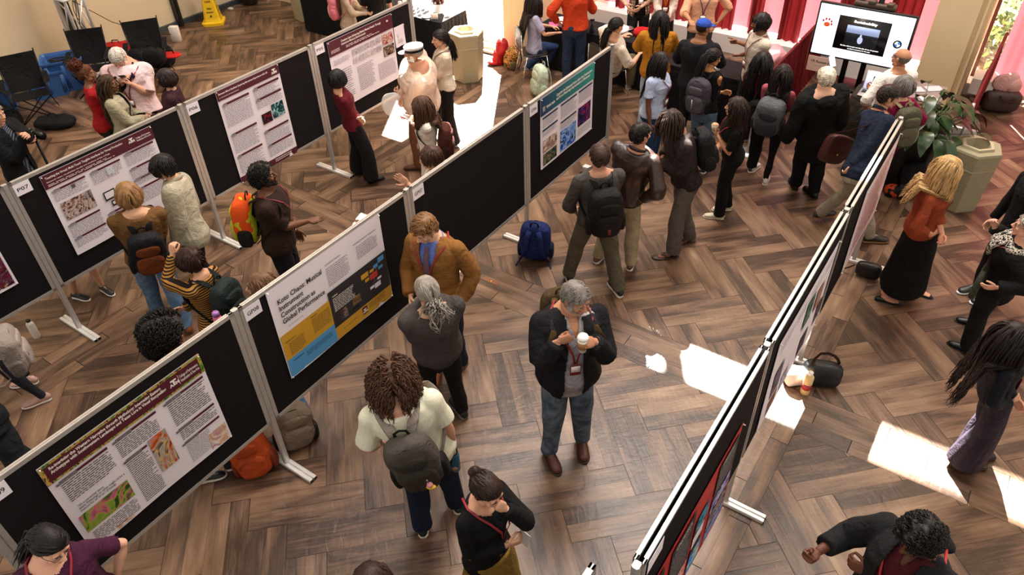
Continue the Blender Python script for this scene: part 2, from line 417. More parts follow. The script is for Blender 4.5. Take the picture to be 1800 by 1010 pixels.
# low sill walls and piers of the bays
g.add(wallslab(UW, UW + .25, 1.1, 6.9, 0, .32)); g.add(wallslab(UW, UW + .25, -8, -3.6, 0, 4.6))
struct(g, 'wall_far', WALLM)
g = G(); g.add(wallslab(10.35, UW + .25, 6.92, 7.34, 0, 5.2)); struct(g, 'wall_pier', WALLM)
g = G(); g.add(wallslab(10.35, 10.6, 9.9, 13.8, 0, 5.2)); 
zl2, zh2 = back(5.33, 0, 10.35)[1], back(4.70, 0, 10.35)[1]; va, vb = back(5, 4.3, 10.35)[0], back(5, 6.05, 10.35)[0]
for a, b, c, d in ((6.92, 13.9, 4.6, zl2), (6.92, 13.9, zh2, 21), (6.92, va, zl2, zh2), (vb, 13.9, zl2, zh2)): g.add(wallslab(10.35, 10.6, a, b, c, d))
g.add(wallslab(10.35, UW + .25, 6.92, 7.17, 5.2, 21)); struct(g, 'wall_door_bay', WALLM)
# freestanding column between the curtained bay and the open pane
g = G(); g.add(wallslab(12.1, 13.2, .56, 1.08, 0, 4.8)); g.add(wallslab(12.16, 13.2, .50, .56, 0, 4.8)); g.add(wallslab(12.13, 13.2, .47, .5, 0, 4.8)); g.add(wallslab(12.2, 13.2, .42, .47, 0, 4.8))
struct(g, 'wall_column', WALLM)
g = G(); g.add(wallslab(12.45, UW, 1.1, 6.9, 0, .30)); g.add(wallslab(12.75, UW, -.2, .42, 0, .18)); struct(g, 'trim_1', mat('white_sill', '#dcdada', .5))
# left wall: beige panelling with black mullions and a steel-blue skirting
g = G(); g.add(wallslab(-2, 11.5, 13.72, 13.9, 0, 21)); struct(g, 'wall_left', WALLM2)
for u in (-.9, 1.5, 3.9, 6.34, 8.34, 10.4):
    g = G(); g.add(wallslab(u - .045, u + .045, 13.6, 13.72, 0, 6)); g.add(wallslab(u - .02, u + .0, 13.58, 13.6, 0, 6)); struct(g, 'trim_2', BLACKP)
g = G(); g.add(wallslab(-2, 11.5, 13.66, 13.72, .0, .09)); struct(g, 'baseboard_left', mat('steel_blue_skirting', '#4c565e', .35, .6))
# glazing
def glass_mat():
    m = bpy.data.materials.new('window_glass'); m.use_nodes = True; nt = m.node_tree; nt.nodes.remove(nt.nodes['Principled BSDF'])
    t = nt.nodes.new('ShaderNodeBsdfTransparent'); gl = nt.nodes.new('ShaderNodeBsdfGlossy'); gl.inputs['Roughness'].default_value = .02
    mx = nt.nodes.new('ShaderNodeMixShader'); mx.inputs[0].default_value = .06; nt.links.new(t.outputs[0], mx.inputs[1]); nt.links.new(gl.outputs[0], mx.inputs[2])
    nt.links.new(mx.outputs[0], nt.nodes['Material Output'].inputs[0]); return m
GLASS = glass_mat(); FRM = mat('bronze_window_frame', '#57453a', .4, .5); FRW = mat('pale_window_frame', '#d9d4cc', .4, .3)
def window(n, u, v0, v1, z0, z1, frm, muls=()):
    g = G(); t = .05
    for a, b, c, d in ((v0, v0 + t, z0, z1), (v1 - t, v1, z0, z1), (v0, v1, z0, z0 + t), (v0, v1, z1 - t, z1)): g.add(wallslab(u - .04, u + .04, a, b, c, d))
    for mv in muls: g.add(wallslab(u - .04, u + .04, mv - t / 2, mv + t / 2, z0, z1))
    o = g.build('window_%d' % n, frm, None, False); o['kind'] = 'structure'
    g = G(); g.add(wallslab(u - .006, u + .006, v0 + t, v1 - t, z0 + t, z1 - t)); g.build('pane', GLASS, o, False)
window(1, UW + .1, 1.1, 6.9, .32, 4.6, FRM, (2.6, 4.1, 5.5))
window(2, UW + .1, -3.6, .42, .12, 4.6, FRM, (-.62, -2.1))
window(3, 10.5, 7.34, 9.35, .14, 4.6, FRW, (8.75,))
g = G(); g.add(wallslab(10.36, 10.6, 9.35, 9.9, 0, 4.6)); struct(g, 'wall_pier', WALLM)  # pier added to narrow the sun falling through the door-bay window
g = G(); g.add(wallslab(10.28, 10.6, 7.34, 9.9, 0, .05)); g.add(wallslab(10.38, 10.6, 7.34, 9.9, .05, .14)); struct(g, 'trim_3', FRW)
g = G(); g.add(wallslab(10.26, 10.285, 7.34, 9.9, 0, .012)); struct(g, 'trim_4', BLACKP)
# outside: pale paving and shrubs against the panes
g = G(); g.add(wallslab(10.62, 40, 7.3, 30, -.1, -.05)); g.add(wallslab(13.35, 40, -30, 7.3, -.1, -.05)); struct(g, 'ground', mat('pale_paving', '#d6d0c4', .9))
GREEN = [mat('leaf_a', '#44593a', .6, var=.3, vs=20), mat('leaf_b', '#6f8a55', .6, var=.25, vs=20), mat('leaf_c', '#97a87c', .6)]
def shrub(c, r, n, seed, lab):
    r_ = np.random.default_rng(seed); g = G(); c = A(c, float)
    for i in range(n):
        d = nrm(r_.normal(size=3)); d[2] = abs(d[2]) if r_.random() < .7 else d[2]; p_ = c + d * A(r) * (.6 + .4 * r_.random())
        a = nrm(r_.normal(size=3)); b = nrm(np.cross(a, d)); L_ = .05 + .05 * r_.random()
        g.add((A([p_ - a * L_, p_ + b * L_ * .4, p_ + a * L_, p_ - b * L_ * .4]), [[0, 1, 2, 3]]), int(r_.integers(3)))
    t = thing('shrub', (c[0], c[1], 0), lab, 'shrub', 'shrubs outside the windows'); g.build('foliage', GREEN, t, False)
    g = G(); g.add(cyl((c[0], c[1], -.05), (c[0], c[1], c[2]), .03, .02, 6)); g.build('stem', mat('bark', '#5a4636', .8), t)
for k, (u, v, z) in enumerate(((14.1, .0, .6), (15.4, .8, .9), (16.8, -.2, 1.3), (17.6, 1.4, 2.0), (15.6, -1.0, .7))):
    shrub(uvp(u, v, z), (.68, .68, .7), 1200, k, 'pale green leafy shrub outside the pane right of the cream column')
# red drapes: translucent panels in the bay, opaque pleats on low rails
def drape_mat(c1, c2, tr):
    m = bpy.data.materials.new('red_drape'); m.use_nodes = True; nt = m.node_tree; b = nt.nodes['Principled BSDF']; b.inputs['Base Color'].default_value = srgb(c1); b.inputs['Roughness'].default_value = .7
    t = nt.nodes.new('ShaderNodeBsdfTranslucent'); t.inputs[0].default_value = c2; mx = nt.nodes.new('ShaderNodeMixShader'); mx.inputs[0].default_value = tr
    nt.links.new(b.outputs[0], mx.inputs[1]); nt.links.new(t.outputs[0], mx.inputs[2]); nt.links.new(mx.outputs[0], nt.nodes['Material Output'].inputs[0]); return m
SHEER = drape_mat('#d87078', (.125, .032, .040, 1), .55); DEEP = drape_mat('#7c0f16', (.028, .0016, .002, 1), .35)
def drape(p, q, z0, z1, amp, pl, seed, spread=1.):
    p = A(p, float); q = A(q, float); L_ = np.linalg.norm(q - p); n = max(8, int(L_ / .02)); d = (q - p) / L_; nn = np.cross(d, Zv); r_ = np.random.default_rng(seed)
    ph = r_.random(4) * 6; K = 7; V = []; s = np.linspace(0, L_, n)
    for k in range(K):
        f = k / (K - 1); z = z0 + (z1 - z0) * f
        off = amp * (np.sin(s / pl * 6.28 + ph[0] + .7 * np.sin(s * 2.1 + ph[1])) + .35 * np.sin(s / pl * 13 + ph[2])) * (1 - .45 * f) + .015 * np.sin(s * 3 + f * 4 + ph[3])
        V.append(p + s[:, None] * d + off[:, None] * nn + A([0, 0, z]))
    V = np.concatenate(V); F = [[k * n + i, k * n + i + 1, (k + 1) * n + i + 1, (k + 1) * n + i] for k in range(K - 1) for i in range(n - 1)]
    return V, F
i = 0; v = 6.85
k_ = 0
for wv, m in ((.42, 1), (.16, 0), (.5, 1), (.13, 0), (.38, 1), (.3, 0), (.42, 1), (.34, 0), (.3, 1), (.18, 0), (.36, 1), (.3, 0), (.55, 1), (.25, 0), (.5, 1), (.4, 0), (.36, 1), (.75, 0)):
    if v - wv < 1.08: wv = v - 1.08
    if wv <= 0.05: break
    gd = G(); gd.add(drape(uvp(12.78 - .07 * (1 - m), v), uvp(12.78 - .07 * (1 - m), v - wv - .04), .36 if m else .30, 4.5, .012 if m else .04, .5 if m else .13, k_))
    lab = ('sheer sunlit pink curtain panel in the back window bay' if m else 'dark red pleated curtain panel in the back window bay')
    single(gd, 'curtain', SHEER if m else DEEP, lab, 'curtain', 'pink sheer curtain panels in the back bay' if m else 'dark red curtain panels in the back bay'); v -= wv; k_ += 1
v = .12
for wv, m in ((.75, 1), (.2, 0), (.7, 1), (.25, 0), (.6, 1)):
    gd = G(); gd.add(drape(uvp(12.82 - .06 * (1 - m), v), uvp(12.82 - .06 * (1 - m), v - wv - .05), .12, 4.5, .03, .35 if m else .15, 50 + k_))
    lab = ('sheer pink curtain over the window behind the brown duffel bag' if m else 'dark red curtain fold in the window right of the cream column')
    single(gd, 'curtain', SHEER if m else DEEP, lab, 'curtain', 'pink sheer curtains right of the column' if m else 'dark red curtains right of the column'); v -= wv; k_ += 1
def low_rail(pts, z, lab, nm='drape_rail'):
    a, b = pts; t = thing(nm, A(a), lab, 'curtain')
    gd = G(); gd.add(drape(a, b, .02, z, .03, .11, int(a[0] * 10) % 90)); gd.build('curtain_panel', DEEP, t)
    g = G(); g.add(cyl(A(a) + [0, 0, z], A(b) + [0, 0, z], .02, n=8)); g.build('rail', DEEP, t)
    for q in (a, b):
        g = G(); g.add(cyl(q, A(q) + [0, 0, z + .03], .02, n=8)); g.add(cyl(q, A(q) + [0, 0, .012], .15, n=16)); g.build('post', ALU, t)
low_rail((uvp(9.3, 2.55), uvp(12.6, 2.55)), 1.03, 'low red pleated drape on a rail behind the demo table')
low_rail((uvp(9.95, .17), uvp(12.65, .15)), 1.03, 'low red pleated drape on a rail beside the potted plant')
# ================================================================ poster boards
BH, BB, BW = 1.76, .56, 1.88
FAB = [mat('felt_warm', '#1a1517', .95, 0, .2, 80, .3, 300, .1)]
def board(u0, u1, v, label, th=.034):
    """one framed panel from u0 to u1; its viewed face looks towards -v"""
    t = thing('poster_board', uvp((u0 + u1) / 2, v, 0), label, 'display board')
    g = G(); g.add(slab(FL, u0 + .03, u1 - .03, BB + .03, BH - .03, v - .012, v + .012)); g.build('panel', FELT, t, False)
    g = G()
    for z in (BB, BH - .032): g.add(slab(FL, u0, u1, z, z + .032, v - th / 2, v - .003)); g.add(slab(FL, u0, u1, z + .004, z + .028, v - .006, v + .006)); g.add(slab(FL, u0, u1, z, z + .032, v + .003, v + th / 2))
    for u in (u0, u1 - .034): g.add(slab(FL, u, u + .034, BB, BH, v - th / 2, v - .004)); g.add(slab(FL, u + .004, u + .03, BB, BH, v - .006, v + .006)); g.add(slab(FL, u, u + .034, BB, BH, v + .004, v + th / 2))
    g.build('frame', ALU, t, False)
    return t
def stand(u, v, label):
    t = thing('board_stand', uvp(u, v, 0), label, 'stand')
    g = G(); g.add(slab(FL, u - .018, u + .018, .03, BH + .004, v - .02, v + .02)); g.add(slab(FL, u - .024, u - .018, .03, BH + .004, v - .014, v + .014)); g.add(slab(FL, u + .018, u + .024, .03, BH + .004, v - .014, v + .014)); g.build('post', ALU, t, False)
    g = G()
    for s in (-1, 1): g.add(rbox((u + s * .021, v, .017), (.034, .64, .034), .004, FL))
    g.add(box((u, v, .014), (.02, .60, .02), FL)); g.build('foot_bar', ALU_W, t, False)
    g = G()
    for s in (-1, 1):
        for e in (-1, 1): g.add(box((u + s * .021, v + e * .321, .016), (.03, .008, .028), FL))
    g.build('end_cap', BLACKP, t, False)
    return t
names = {'A': ['P08', 'P07', 'P06', 'P05'], 'B': ['GP09', 'GP08', 'GP07', 'GP06']}
ROW = {'A': (2.158, 7.09), 'B': (2.148, 3.95), 'C': (1.95, .655)}
for r, n0, n1 in (('A', -1, 3), ('B', -1, 3)):
    b0, v = ROW[r]
    for k in range(n0, n1):
        nm = names[r][k - n0]
        board(b0 + k * BW + .026, b0 + (k + 1) * BW - .026, v, 'black felt poster board in an aluminium frame numbered %s' % nm)
        tg = thing('number_tag', uvp(b0 + k * BW + .12, v - .025, BH - .09), 'white paper tag reading %s pinned to the board corner' % nm, 'paper tag')
        g = G(); g.add(slab(FL, b0 + k * BW + .05, b0 + k * BW + .20, BH - .145, BH - .03, v - .024, v - .022)); g.build('sheet', PAPER, tg, False)
        text(nm, 'number', INK, uvp(b0 + k * BW + .125, v - .0252, BH - .105), Uv, Zv, height=.036, width=.105, parent=tg, bold=.01, align='C')
    for k in range(n0, n1 + 1):
        stand(b0 + k * BW, v, 'aluminium post with flat double foot bar beside board %s' % names[r][min(k - n0, 3)] if k < n1 else 'aluminium end post of the row closing board %s' % names[r][3])
cl = ['nearest double-sided board of the right-hand row with a red poster', 'middle board of the right-hand row with a large white poster', 'board of the right-hand row between two white posters joints', 'far end board of the right-hand row']
cl = ['black board carrying the red poster in the right-hand row', 'black board with the illustrated white poster in the right-hand row', 'farthest black board of the right-hand row']
for k in range(3):
    b0, v = ROW['C']; board(b0 + k * BW + .026, b0 + (k + 1) * BW - .026, v, cl[k], .022)
    board(b0 + k * BW + .026, b0 + (k + 1) * BW - .026, v + .045, 'rear panel backing the ' + ['board with the red poster', 'board with the illustrated white poster', 'farthest board of the right-hand row'][k], .022)
for k in range(4): stand(ROW['C'][0] + k * BW, ROW['C'][1] + .022, ['aluminium stand at the near end of the red poster board', 'aluminium stand between the red and the white poster boards', 'aluminium stand between the two far right-hand boards', 'aluminium stand at the far end of the right-hand row'][k])
board(.0, 1.84, .86, 'neighbouring board whose frame corner shows at the bottom edge')
tg = thing('number_tag', uvp(2.1, ROW['C'][1] - .02, 1.62), 'white paper tag at the near top corner of the red poster board', 'paper tag'); g = G(); g.add(slab(FL, 2.01, 2.19, 1.62, 1.735, ROW['C'][1] - .02, ROW['C'][1] - .018)); g.build('sheet', PAPER, tg, False)
# ---------------------------------------------------------------- posters
def poster(u0, z1, w, h, v, label, sheet=PAPER, name='poster', tilt=0.):
    t = thing(name, uvp(u0 + w / 2, v - .03, z1 - h / 2), label, 'poster')
    g = G(); n = 9; V = []
    for i in range(n):
        f = i / (n - 1); bow = .004 * math.sin(f * 9)
        for z in (z1, z1 - h * .5, z1 - h): V.append(uvp(u0 + f * w, v - .022 - (bow + .005 if z == z1 - h else 0), z))
    F = [[i * 3 + j, i * 3 + j + 1, i * 3 + j + 4, i * 3 + j + 3] for i in range(n - 1) for j in range(2)]
    V2 = [p_ + Vv * .002 for p_ in V]; g.add((A(V + V2), F + [[n * 3 + i for i in f][::-1] for f in F])); g.build('sheet', sheet, t, False)
    for du, dz in ((.012, .012), (w - .012, .012), (.012, h - .012), (w - .012, h - .012)):
        pn = G(); pn.add(cyl(uvp(u0 + du, v - .024, z1 - dz), uvp(u0 + du, v - .042, z1 - dz), .006, .004, 8)); pn.build('push_pin', WHITEP, t)
    t['_w'] = (u0, z1, w, h, v); return t
def pr(t, x0, y0, x1, y1, m, name='panel_print', lift=.0295):       # rectangle in poster fractions, y from the top
    u0, z1, w, h, v = t['_w']; g = G()
    g.add(slab(FL, u0 + x0 * w, u0 + x1 * w, z1 - y1 * h, z1 - y0 * h, v - lift - .0008, v - lift)); return g.build(name, m, t, False)
def ptext(t, s, x, y, wd, ht, m, al='L', lift=.0315, name='lettering', bold=.012):
    u0, z1, w, h, v = t['_w']
    return text(s, name, m, uvp(u0 + x * w, v - lift, z1 - y * h), Uv, Zv, width=wd * w if wd else None, height=ht * h, parent=t, bold=bold, align=al)
def lines(t, x0, y0, x1, y1, n, m=GREYINK, seed=0, name='body_text'):
    u0, z1, w, h, v = t['_w']; r_ = random.Random(seed); g = G(); lh = (y1 - y0) / n
    for i in range(n):
        x = x0; end = x1 - (r_.random() * .25 * (x1 - x0) if r_.random() < .3 else r_.random() * .03 * (x1 - x0)); y = y0 + i * lh
        while x < end:
            wd = (x1 - x0) * (.05 + .11 * r_.random()); wd = min(wd, end - x)
            g.add(quad(uvp(u0 + x * w, v - .0305, z1 - (y + lh * .42) * h), Uv * wd * w, Zv * lh * .36 * h)); x += wd + (x1 - x0) * .022
    g.build(name, m, t, False)
def heading(t, x0, x1, y, s='', seed=0):
    pr(t, x0 + .02, y, x1, y + .022, MAROON, 'heading_bar'); pr(t, x0, y + .006, x0 + .12 * (1 if s else .6), y + .028, GREYINK, 'heading_tag', .0302)
    if s: ptext(t, s, x0 + .006, y + .026, .11, .016, INK)
def atm(t, x, y, sz, m=WHITEP):                                 # block letter mark
    u0, z1, w, h, v = t['_w']; e = sz * .9
    ptext(t, 'T', x, y, None, sz, m, 'C', bold=.06); k = w / h
    ptext(t, 'A', x - sz * .42 / k, y + .002, None, sz * .55, m, 'C', lift=.0318, bold=.04); ptext(t, 'M', x + sz * .45 / k, y + .002, None, sz * .55, m, 'C', lift=.0318, bold=.04)
VA, VB, VC = ROW['A'][1], ROW['B'][1], ROW['C'][1]
SW = lambda *c, s=9: pattern('swirl', c[0], c[1], s, tuple(c[2:]))
# P07
t = poster(2.45, 1.70, 1.19, .905, VA, 'white research poster titled Touching the Virtual with a maroon header, on board P07')
pr(t, 0, 0, 1, .155, MAROON, 'header_band'); ptext(t, 'Touching the Virtual: Multi-Touch Tangible Interfaces for Virtual Production', .03, .062, .68, .034, WHITEP, bold=.02)
ptext(t, 'Research team, visualization faculty and students of the college', .03, .098, .55, .020, WHITEP); lines(t, .03, .115, .62, .145, 2, WHITEP, 3)
atm(t, .79, .085, .055); pr(t, .825, .03, .827, .1, WHITEP, 'rule'); ptext(t, 'College of Performance,\nVisualization & Fine Arts', .835, .10, .14, .05, WHITEP)
for (x0, x1, ys) in ((.03, .32, ((.19, 6), (.62, 8), (.80, 5))), (.36, .64, ((.19, 7), (.72, 5))), (.68, .97, ((.17, 7), (.36, 8), (.50, 3), (.62, 9)))):
    for y, n in ys: heading(t, x0, x1, y); lines(t, x0, y + .035, x1, y + .035 + n * .018, n, GREYINK, int(y * 100 + x0 * 50))
pr(t, .05, .36, .315, .57, SW('#3a2420', '#8d6a62', '#c9bdb5', '#57202a'), 'lab_photo'); pr(t, .25, .36, .315, .45, SW('#d8d4cf', '#222730', s=14), 'inset_photo'); pr(t, .19, .22, .22, .26, INK, 'camera_icon')
for (a, b_, c, d) in ((.395, .47, .50, .58), (.435, .60, .52, .67), (.56, .58, .64, .65)): pr(t, a, b_, c, d, INK, 'device_drawing'); pr(t, a + .01, b_ + .015, c - .01, d - .02, PAPER, 'device_screen', .0302)
pr(t, .50, .22, .56, .31, SW('#cfe0ee', '#eef2f8'), 'blue_diagram')
# P06
t = poster(4.47, 1.735, .90, 1.16, VA, 'tall white research poster about mixed realities with a maroon header and footer, on board P06')
pr(t, 0, 0, 1, .10, MAROON, 'header_band'); pr(t, 0, .93, 1, 1, MAROON, 'footer_band'); ptext(t, 'Between Mixed Realities: Exploring Movement Experience with AR', .03, .05, .78, .024, WHITEP, bold=.02); ptext(t, 'a research presentation', .03, .08, .3, .014, WHITEP); atm(t, .91, .078, .05)
for (x0, x1, ys) in ((.04, .46, ((.14, 14), (.46, 12), (.70, 12))), (.53, .96, ((.13, 6), (.25, 5), (.60, 8), (.76, 7)))):
    for y, n in ys: heading(t, x0, x1, y); lines(t, x0, y + .032, x1, y + .032 + n * .0155, n, GREYINK, int(y * 100 + x0 * 50))
pr(t, .56, .42, .72, .53, SW('#0a0a10', '#1b1420', '#8a1020', s=12), 'stage_photo'); pr(t, .74, .37, .94, .52, SW('#0a1418', '#20505a', '#9fd0cc', s=8), 'projection_photo'); lines(t, .60, .945, .9, .985, 2, WHITEP, 5)
# P05
t = poster(6.17, 1.705, 1.20, .90, VA, 'white research poster titled Creative Care with a maroon header, on board P05')
pr(t, 0, 0, 1, .21, MAROON, 'header_band'); ptext(t, 'Creative Care: Enhancing Elderly Mental Health Through\nImmersive Memory Environments', .5, .125, .62, .085, WHITEP, 'C', bold=.02); lines(t, .25, .145, .78, .185, 2, WHITEP, 8)
ptext(t, 'MI', .90, .09, None, .03, WHITEP, bold=.03); lines(t, .03, .13, .16, .18, 3, WHITEP, 9)
for k in range(5): pr(t, .32 + k * .095, .25, .40 + k * .095, .33, SW('#c9c0c4', '#8f8890', s=15), 'sketch_strip'); pr(t, .32 + k * .095, .37, .40 + k * .095, .45, SW('#d5cdd2', '#9a939a', s=17), 'sketch_strip')
pr(t, .80, .25, .98, .40, SW('#7a1a1e', '#d8b8b0', '#8e2a28', s=9), 'red_photo'); pr(t, .80, .43, .98, .58, SW('#1e1512', '#6f5a4c', '#a89488', s=9), 'sepia_photo')
for (x0, x1, y0, y1, n) in ((.04, .28, .28, .36, 4), (.04, .28, .45, .9, 14), (.36, .62, .52, .9, 14), (.68, .97, .64, .9, 12)): lines(t, x0, y0, x1, y1, n, GREYINK, int(x0 * 90 + y0 * 30))
t = poster(7.385, 1.50, .205, .28, VA, 'small white sheet pinned at the right end of board P05'); pr(t, .3, .35, .72, .65, PAPER, 'blank_square'); lines(t, .2, .74, .8, .84, 3, GREYINK, 4)
# P08, only its lower right corner in frame
t = poster(.70, 1.66, 1.16, .82, VA, 'cropped poster with a dark framed photograph at the left edge of the picture'); pr(t, .45, .2, .98, .97, SW('#2a1830', '#7a2030', '#3a3550', '#b09060', s=6), 'dark_photo')
# GP09
t = poster(.62, 1.645, 1.16, .875, VB, 'white poster titled Re-imagining the Western Narrative with flower and swirling orange artwork, on board GP09')
pr(t, 0, 0, 1, .185, pattern('swirl', '#2f5a20', '#6f8f3a', 12, ('#c9a050', '#3c2418')), 'leafy_border'); pr(t, .022, .022, .978, .165, MAROON, 'header_band', .0302)
ptext(t, 'Re-imagining the Western Narrative through Mythology: Integrating Eastern\nArchetypes with Southwestern Landscape and Texas Lore in Visual Storytelling', .045, .115, .70, .078, WHITEP, bold=.03, lift=.032); lines(t, .045, .125, .55, .15, 1, WHITEP, 2)
atm(t, .80, .118, .06); pr(t, .832, .045, .834, .14, WHITEP, 'rule', .031); ptext(t, 'College of Performance,\nVisualization & Fine Arts', .84, .13, .13, .07, WHITEP, lift=.032)
heading(t, .03, .33, .21, 'INTRODUCTION'); lines(t, .05, .25, .33, .45, 10, INK, 11)
ptext(t, '"(In a perennial tarot,\nJeans Weaving) to what ought to be a\nmascot for all of us." (Huang)', .20, .585, .28, .085, INK, 'C'); pr(t, .035, .61, .335, .80, pattern('swirl', '#2e4a1c', '#7f9a3c', 5.5, ('#93a83f', '#d8608a', '#4a6a30')), 'flower_fence_photo'); lines(t, .05, .83, .33, .97, 8, INK, 12)
heading(t, .36, .64, .21, 'PURPOSE'); lines(t, .37, .25, .63, .41, 9, INK, 13); heading(t, .36, .515, .44, 'METHODS'); lines(t, .37, .48, .51, .96, 24, INK, 14)
pr(t, .525, .42, .645, .80, pattern('swirl', '#8f3a1c', '#d87038', 5.5, ('#8e98a4', '#d8b070', '#59504c')), 'swirling_artwork')
heading(t, .69, .97, .21, 'RESULTS'); lines(t, .71, .25, .97, .50, 12, INK, 15); heading(t, .69, .97, .53, 'DISCUSSION'); lines(t, .71, .57, .97, .67, 5, INK, 16); heading(t, .69, .97, .69, 'REFERENCES'); lines(t, .71, .73, .88, .95, 16, GREYINK, 17)
pr(t, .85, .80, .99, .99, pattern('swirl', '#e8d8de', '#d8b088', 8, ('#b890a0',)), 'watercolour_wash'); pr(t, .16, .95, .28, .995, pattern('swirl', '#e8d8de', '#d8b088', 8, ('#b890a0',)), 'watercolour_wash')
# GP08
t = poster(2.41, 1.738, 1.235, .90, VB, 'Koto Chaos poster in white, charcoal, mustard and blue blocks on board GP08')
MU = mat('mustard_print', '#c8962a', .6); BL = mat('blue_print', '#4f97cf', .6); CH = mat('charcoal_print', '#26242a', .6); RD = mat('red_print', '#c23c34', .6)
pr(t, .005, .50, .43, .785, MU, 'mustard_block'); pr(t, .005, .785, .43, .99, BL, 'blue_block'); pr(t, .43, .42, .995, .845, CH, 'charcoal_block'); pr(t, .43, .845, .995, .99, MU, 'mustard_strip')
ptext(t, 'Koto Chaos: Musical\nInstrument\nConstruction as\nGlobal Performance', .055, .40, .37, .27, INK, bold=.02); ptext(t, 'by the research team', .09, .455, .12, .012, INK)
ptext(t, 'Conceptual Abstract', .46, .14, .14, .018, INK, bold=.02); lines(t, .46, .17, .66, .38, 10, GREYINK, 20); ptext(t, 'Guiding Research Questions', .72, .14, .22, .018, INK, bold=.02); lines(t, .74, .17, .94, .32, 7, GREYINK, 21)
ptext(t, 'Findings', .26, .545, .06, .016, INK, bold=.03); lines(t, .26, .56, .42, .73, 11, INK, 22); ptext(t, 'Methodology', .03, .60, .09, .016, INK, bold=.03); lines(t, .05, .62, .18, .77, 9, INK, 23)
ptext(t, 'Conclusions', .05, .835, .09, .016, INK, bold=.03); lines(t, .16, .84, .40, .90, 5, INK, 24); ptext(t, 'Artifact', .46, .50, .05, .016, WHITEP, bold=.03); lines(t, .46, .52, .66, .68, 9, WHITEP, 25)
pr(t, .455, .695, .565, .81, SW('#2c2624', '#b8aaa4', '#7a2020', s=16), 'workshop_photo'); pr(t, .62, .67, .70, .76, SW('#8a6840', '#c8a070', s=10), 'instrument_photo'); pr(t, .61, .775, .71, .81, SW('#555', '#8a8080', s=14) if 0 else GREYINK, 'caption_strip')
for (x, y, w_, h_, m) in ((.735, .50, .07, .055, MU), (.82, .515, .04, .03, MU), (.765, .575, .04, .035, MU), (.86, .49, .045, .035, BL), (.91, .445, .06, .055, BL), (.905, .545, .045, .03, BL), (.815, .565, .075, .065, RD), (.88, .655, .04, .025, PAPER), (.80, .70, .04, .03, PAPER), (.845, .70, .06, .055, PAPER)): pr(t, x, y, x + w_, y + h_, m, 'flow_box', .0305)
for (x, y, w_, h_) in ((.80, .528, .11, .004), (.85, .54, .003, .13), (.78, .59, .06, .003), (.88, .50, .003, .08), (.83, .67, .07, .003)): pr(t, x, y, x + w_, y + h_, GREYINK, 'flow_line', .030)
pr(t, .69, .86, .74, .945, MAROON, 'logo_square', .0305); atm(t, .715, .93, .045); lines(t, .76, .865, .93, .935, 4, INK, 26); lines(t, .50, .91, .64, .925, 1, INK, 27)
# GP06
def grad(name, c1, c2):
    m = mat(name, c1, .5).copy(); m.name = name; nt = m.node_tree; b = nt.nodes['Principled BSDF']; tc = nt.nodes.new('ShaderNodeTexCoord'); s_ = nt.nodes.new('ShaderNodeSeparateXYZ'); r = nt.nodes.new('ShaderNodeValToRGB')
    nt.links.new(tc.outputs['Generated'], s_.inputs[0]); nt.links.new(s_.outputs[0], r.inputs[0]); r.color_ramp.elements[0].color = srgb(c1); r.color_ramp.elements[1].color = srgb(c2); nt.links.new(r.outputs[0], b.inputs['Base Color']); return m
t = poster(6.165, 1.73, 1.15, .85, VB, 'poster titled Capturing the Ephemeral Image with a navy to teal header, on board GP06')
pr(t, 0, 0, 1, .24, grad('navy_teal_print', '#1c3560', '#2f9488'), 'header_band'); ptext(t, 'Capturing the Ephemeral Image: Using Blue Fluorescence\nand Fog to Photograph Representations of Movement', .27, .17, .68, .10, WHITEP, bold=.03)
ptext(t, 'TEXAS A&M', .09, .17, .15, .035, WHITEP, bold=.03); pr(t, .03, .12, .07, .19, WHITEP, 'seal'); NV = mat('navy_print', '#1b2f50', .6)
for (x0, x1, ys) in ((.03, .30, ((.27, 5), (.44, 3))), (.36, .66, ((.27, 8), (.52, 4))), (.70, .97, ((.27, 7),))):
    for y, n in ys: pr(t, x0, y, x1, y + .025, NV, 'heading_bar'); lines(t, x0, y + .04, x1, y + .04 + n * .022, n, GREYINK, int(y * 100 + x0 * 50))
pr(t, .04, .60, .29, .78, SW('#3a2420', '#a88a80', '#e0d0c8', s=7), 'dancer_photo'); pr(t, .04, .80, .29, .97, SW('#0c0c0c', '#3a5040', '#9a8060', s=8), 'stage_photo'); pr(t, .36, .66, .66, .97, SW('#0c2a8a', '#2f6fd8', '#9fc0f0', '#101830', s=5), 'blue_fog_photo'); pr(t, .70, .52, .95, .80, SW('#120c18', '#33206a', '#a02030', s=8), 'portrait_photo'); lines(t, .70, .84, .97, .95, 5, GREYINK, 30)
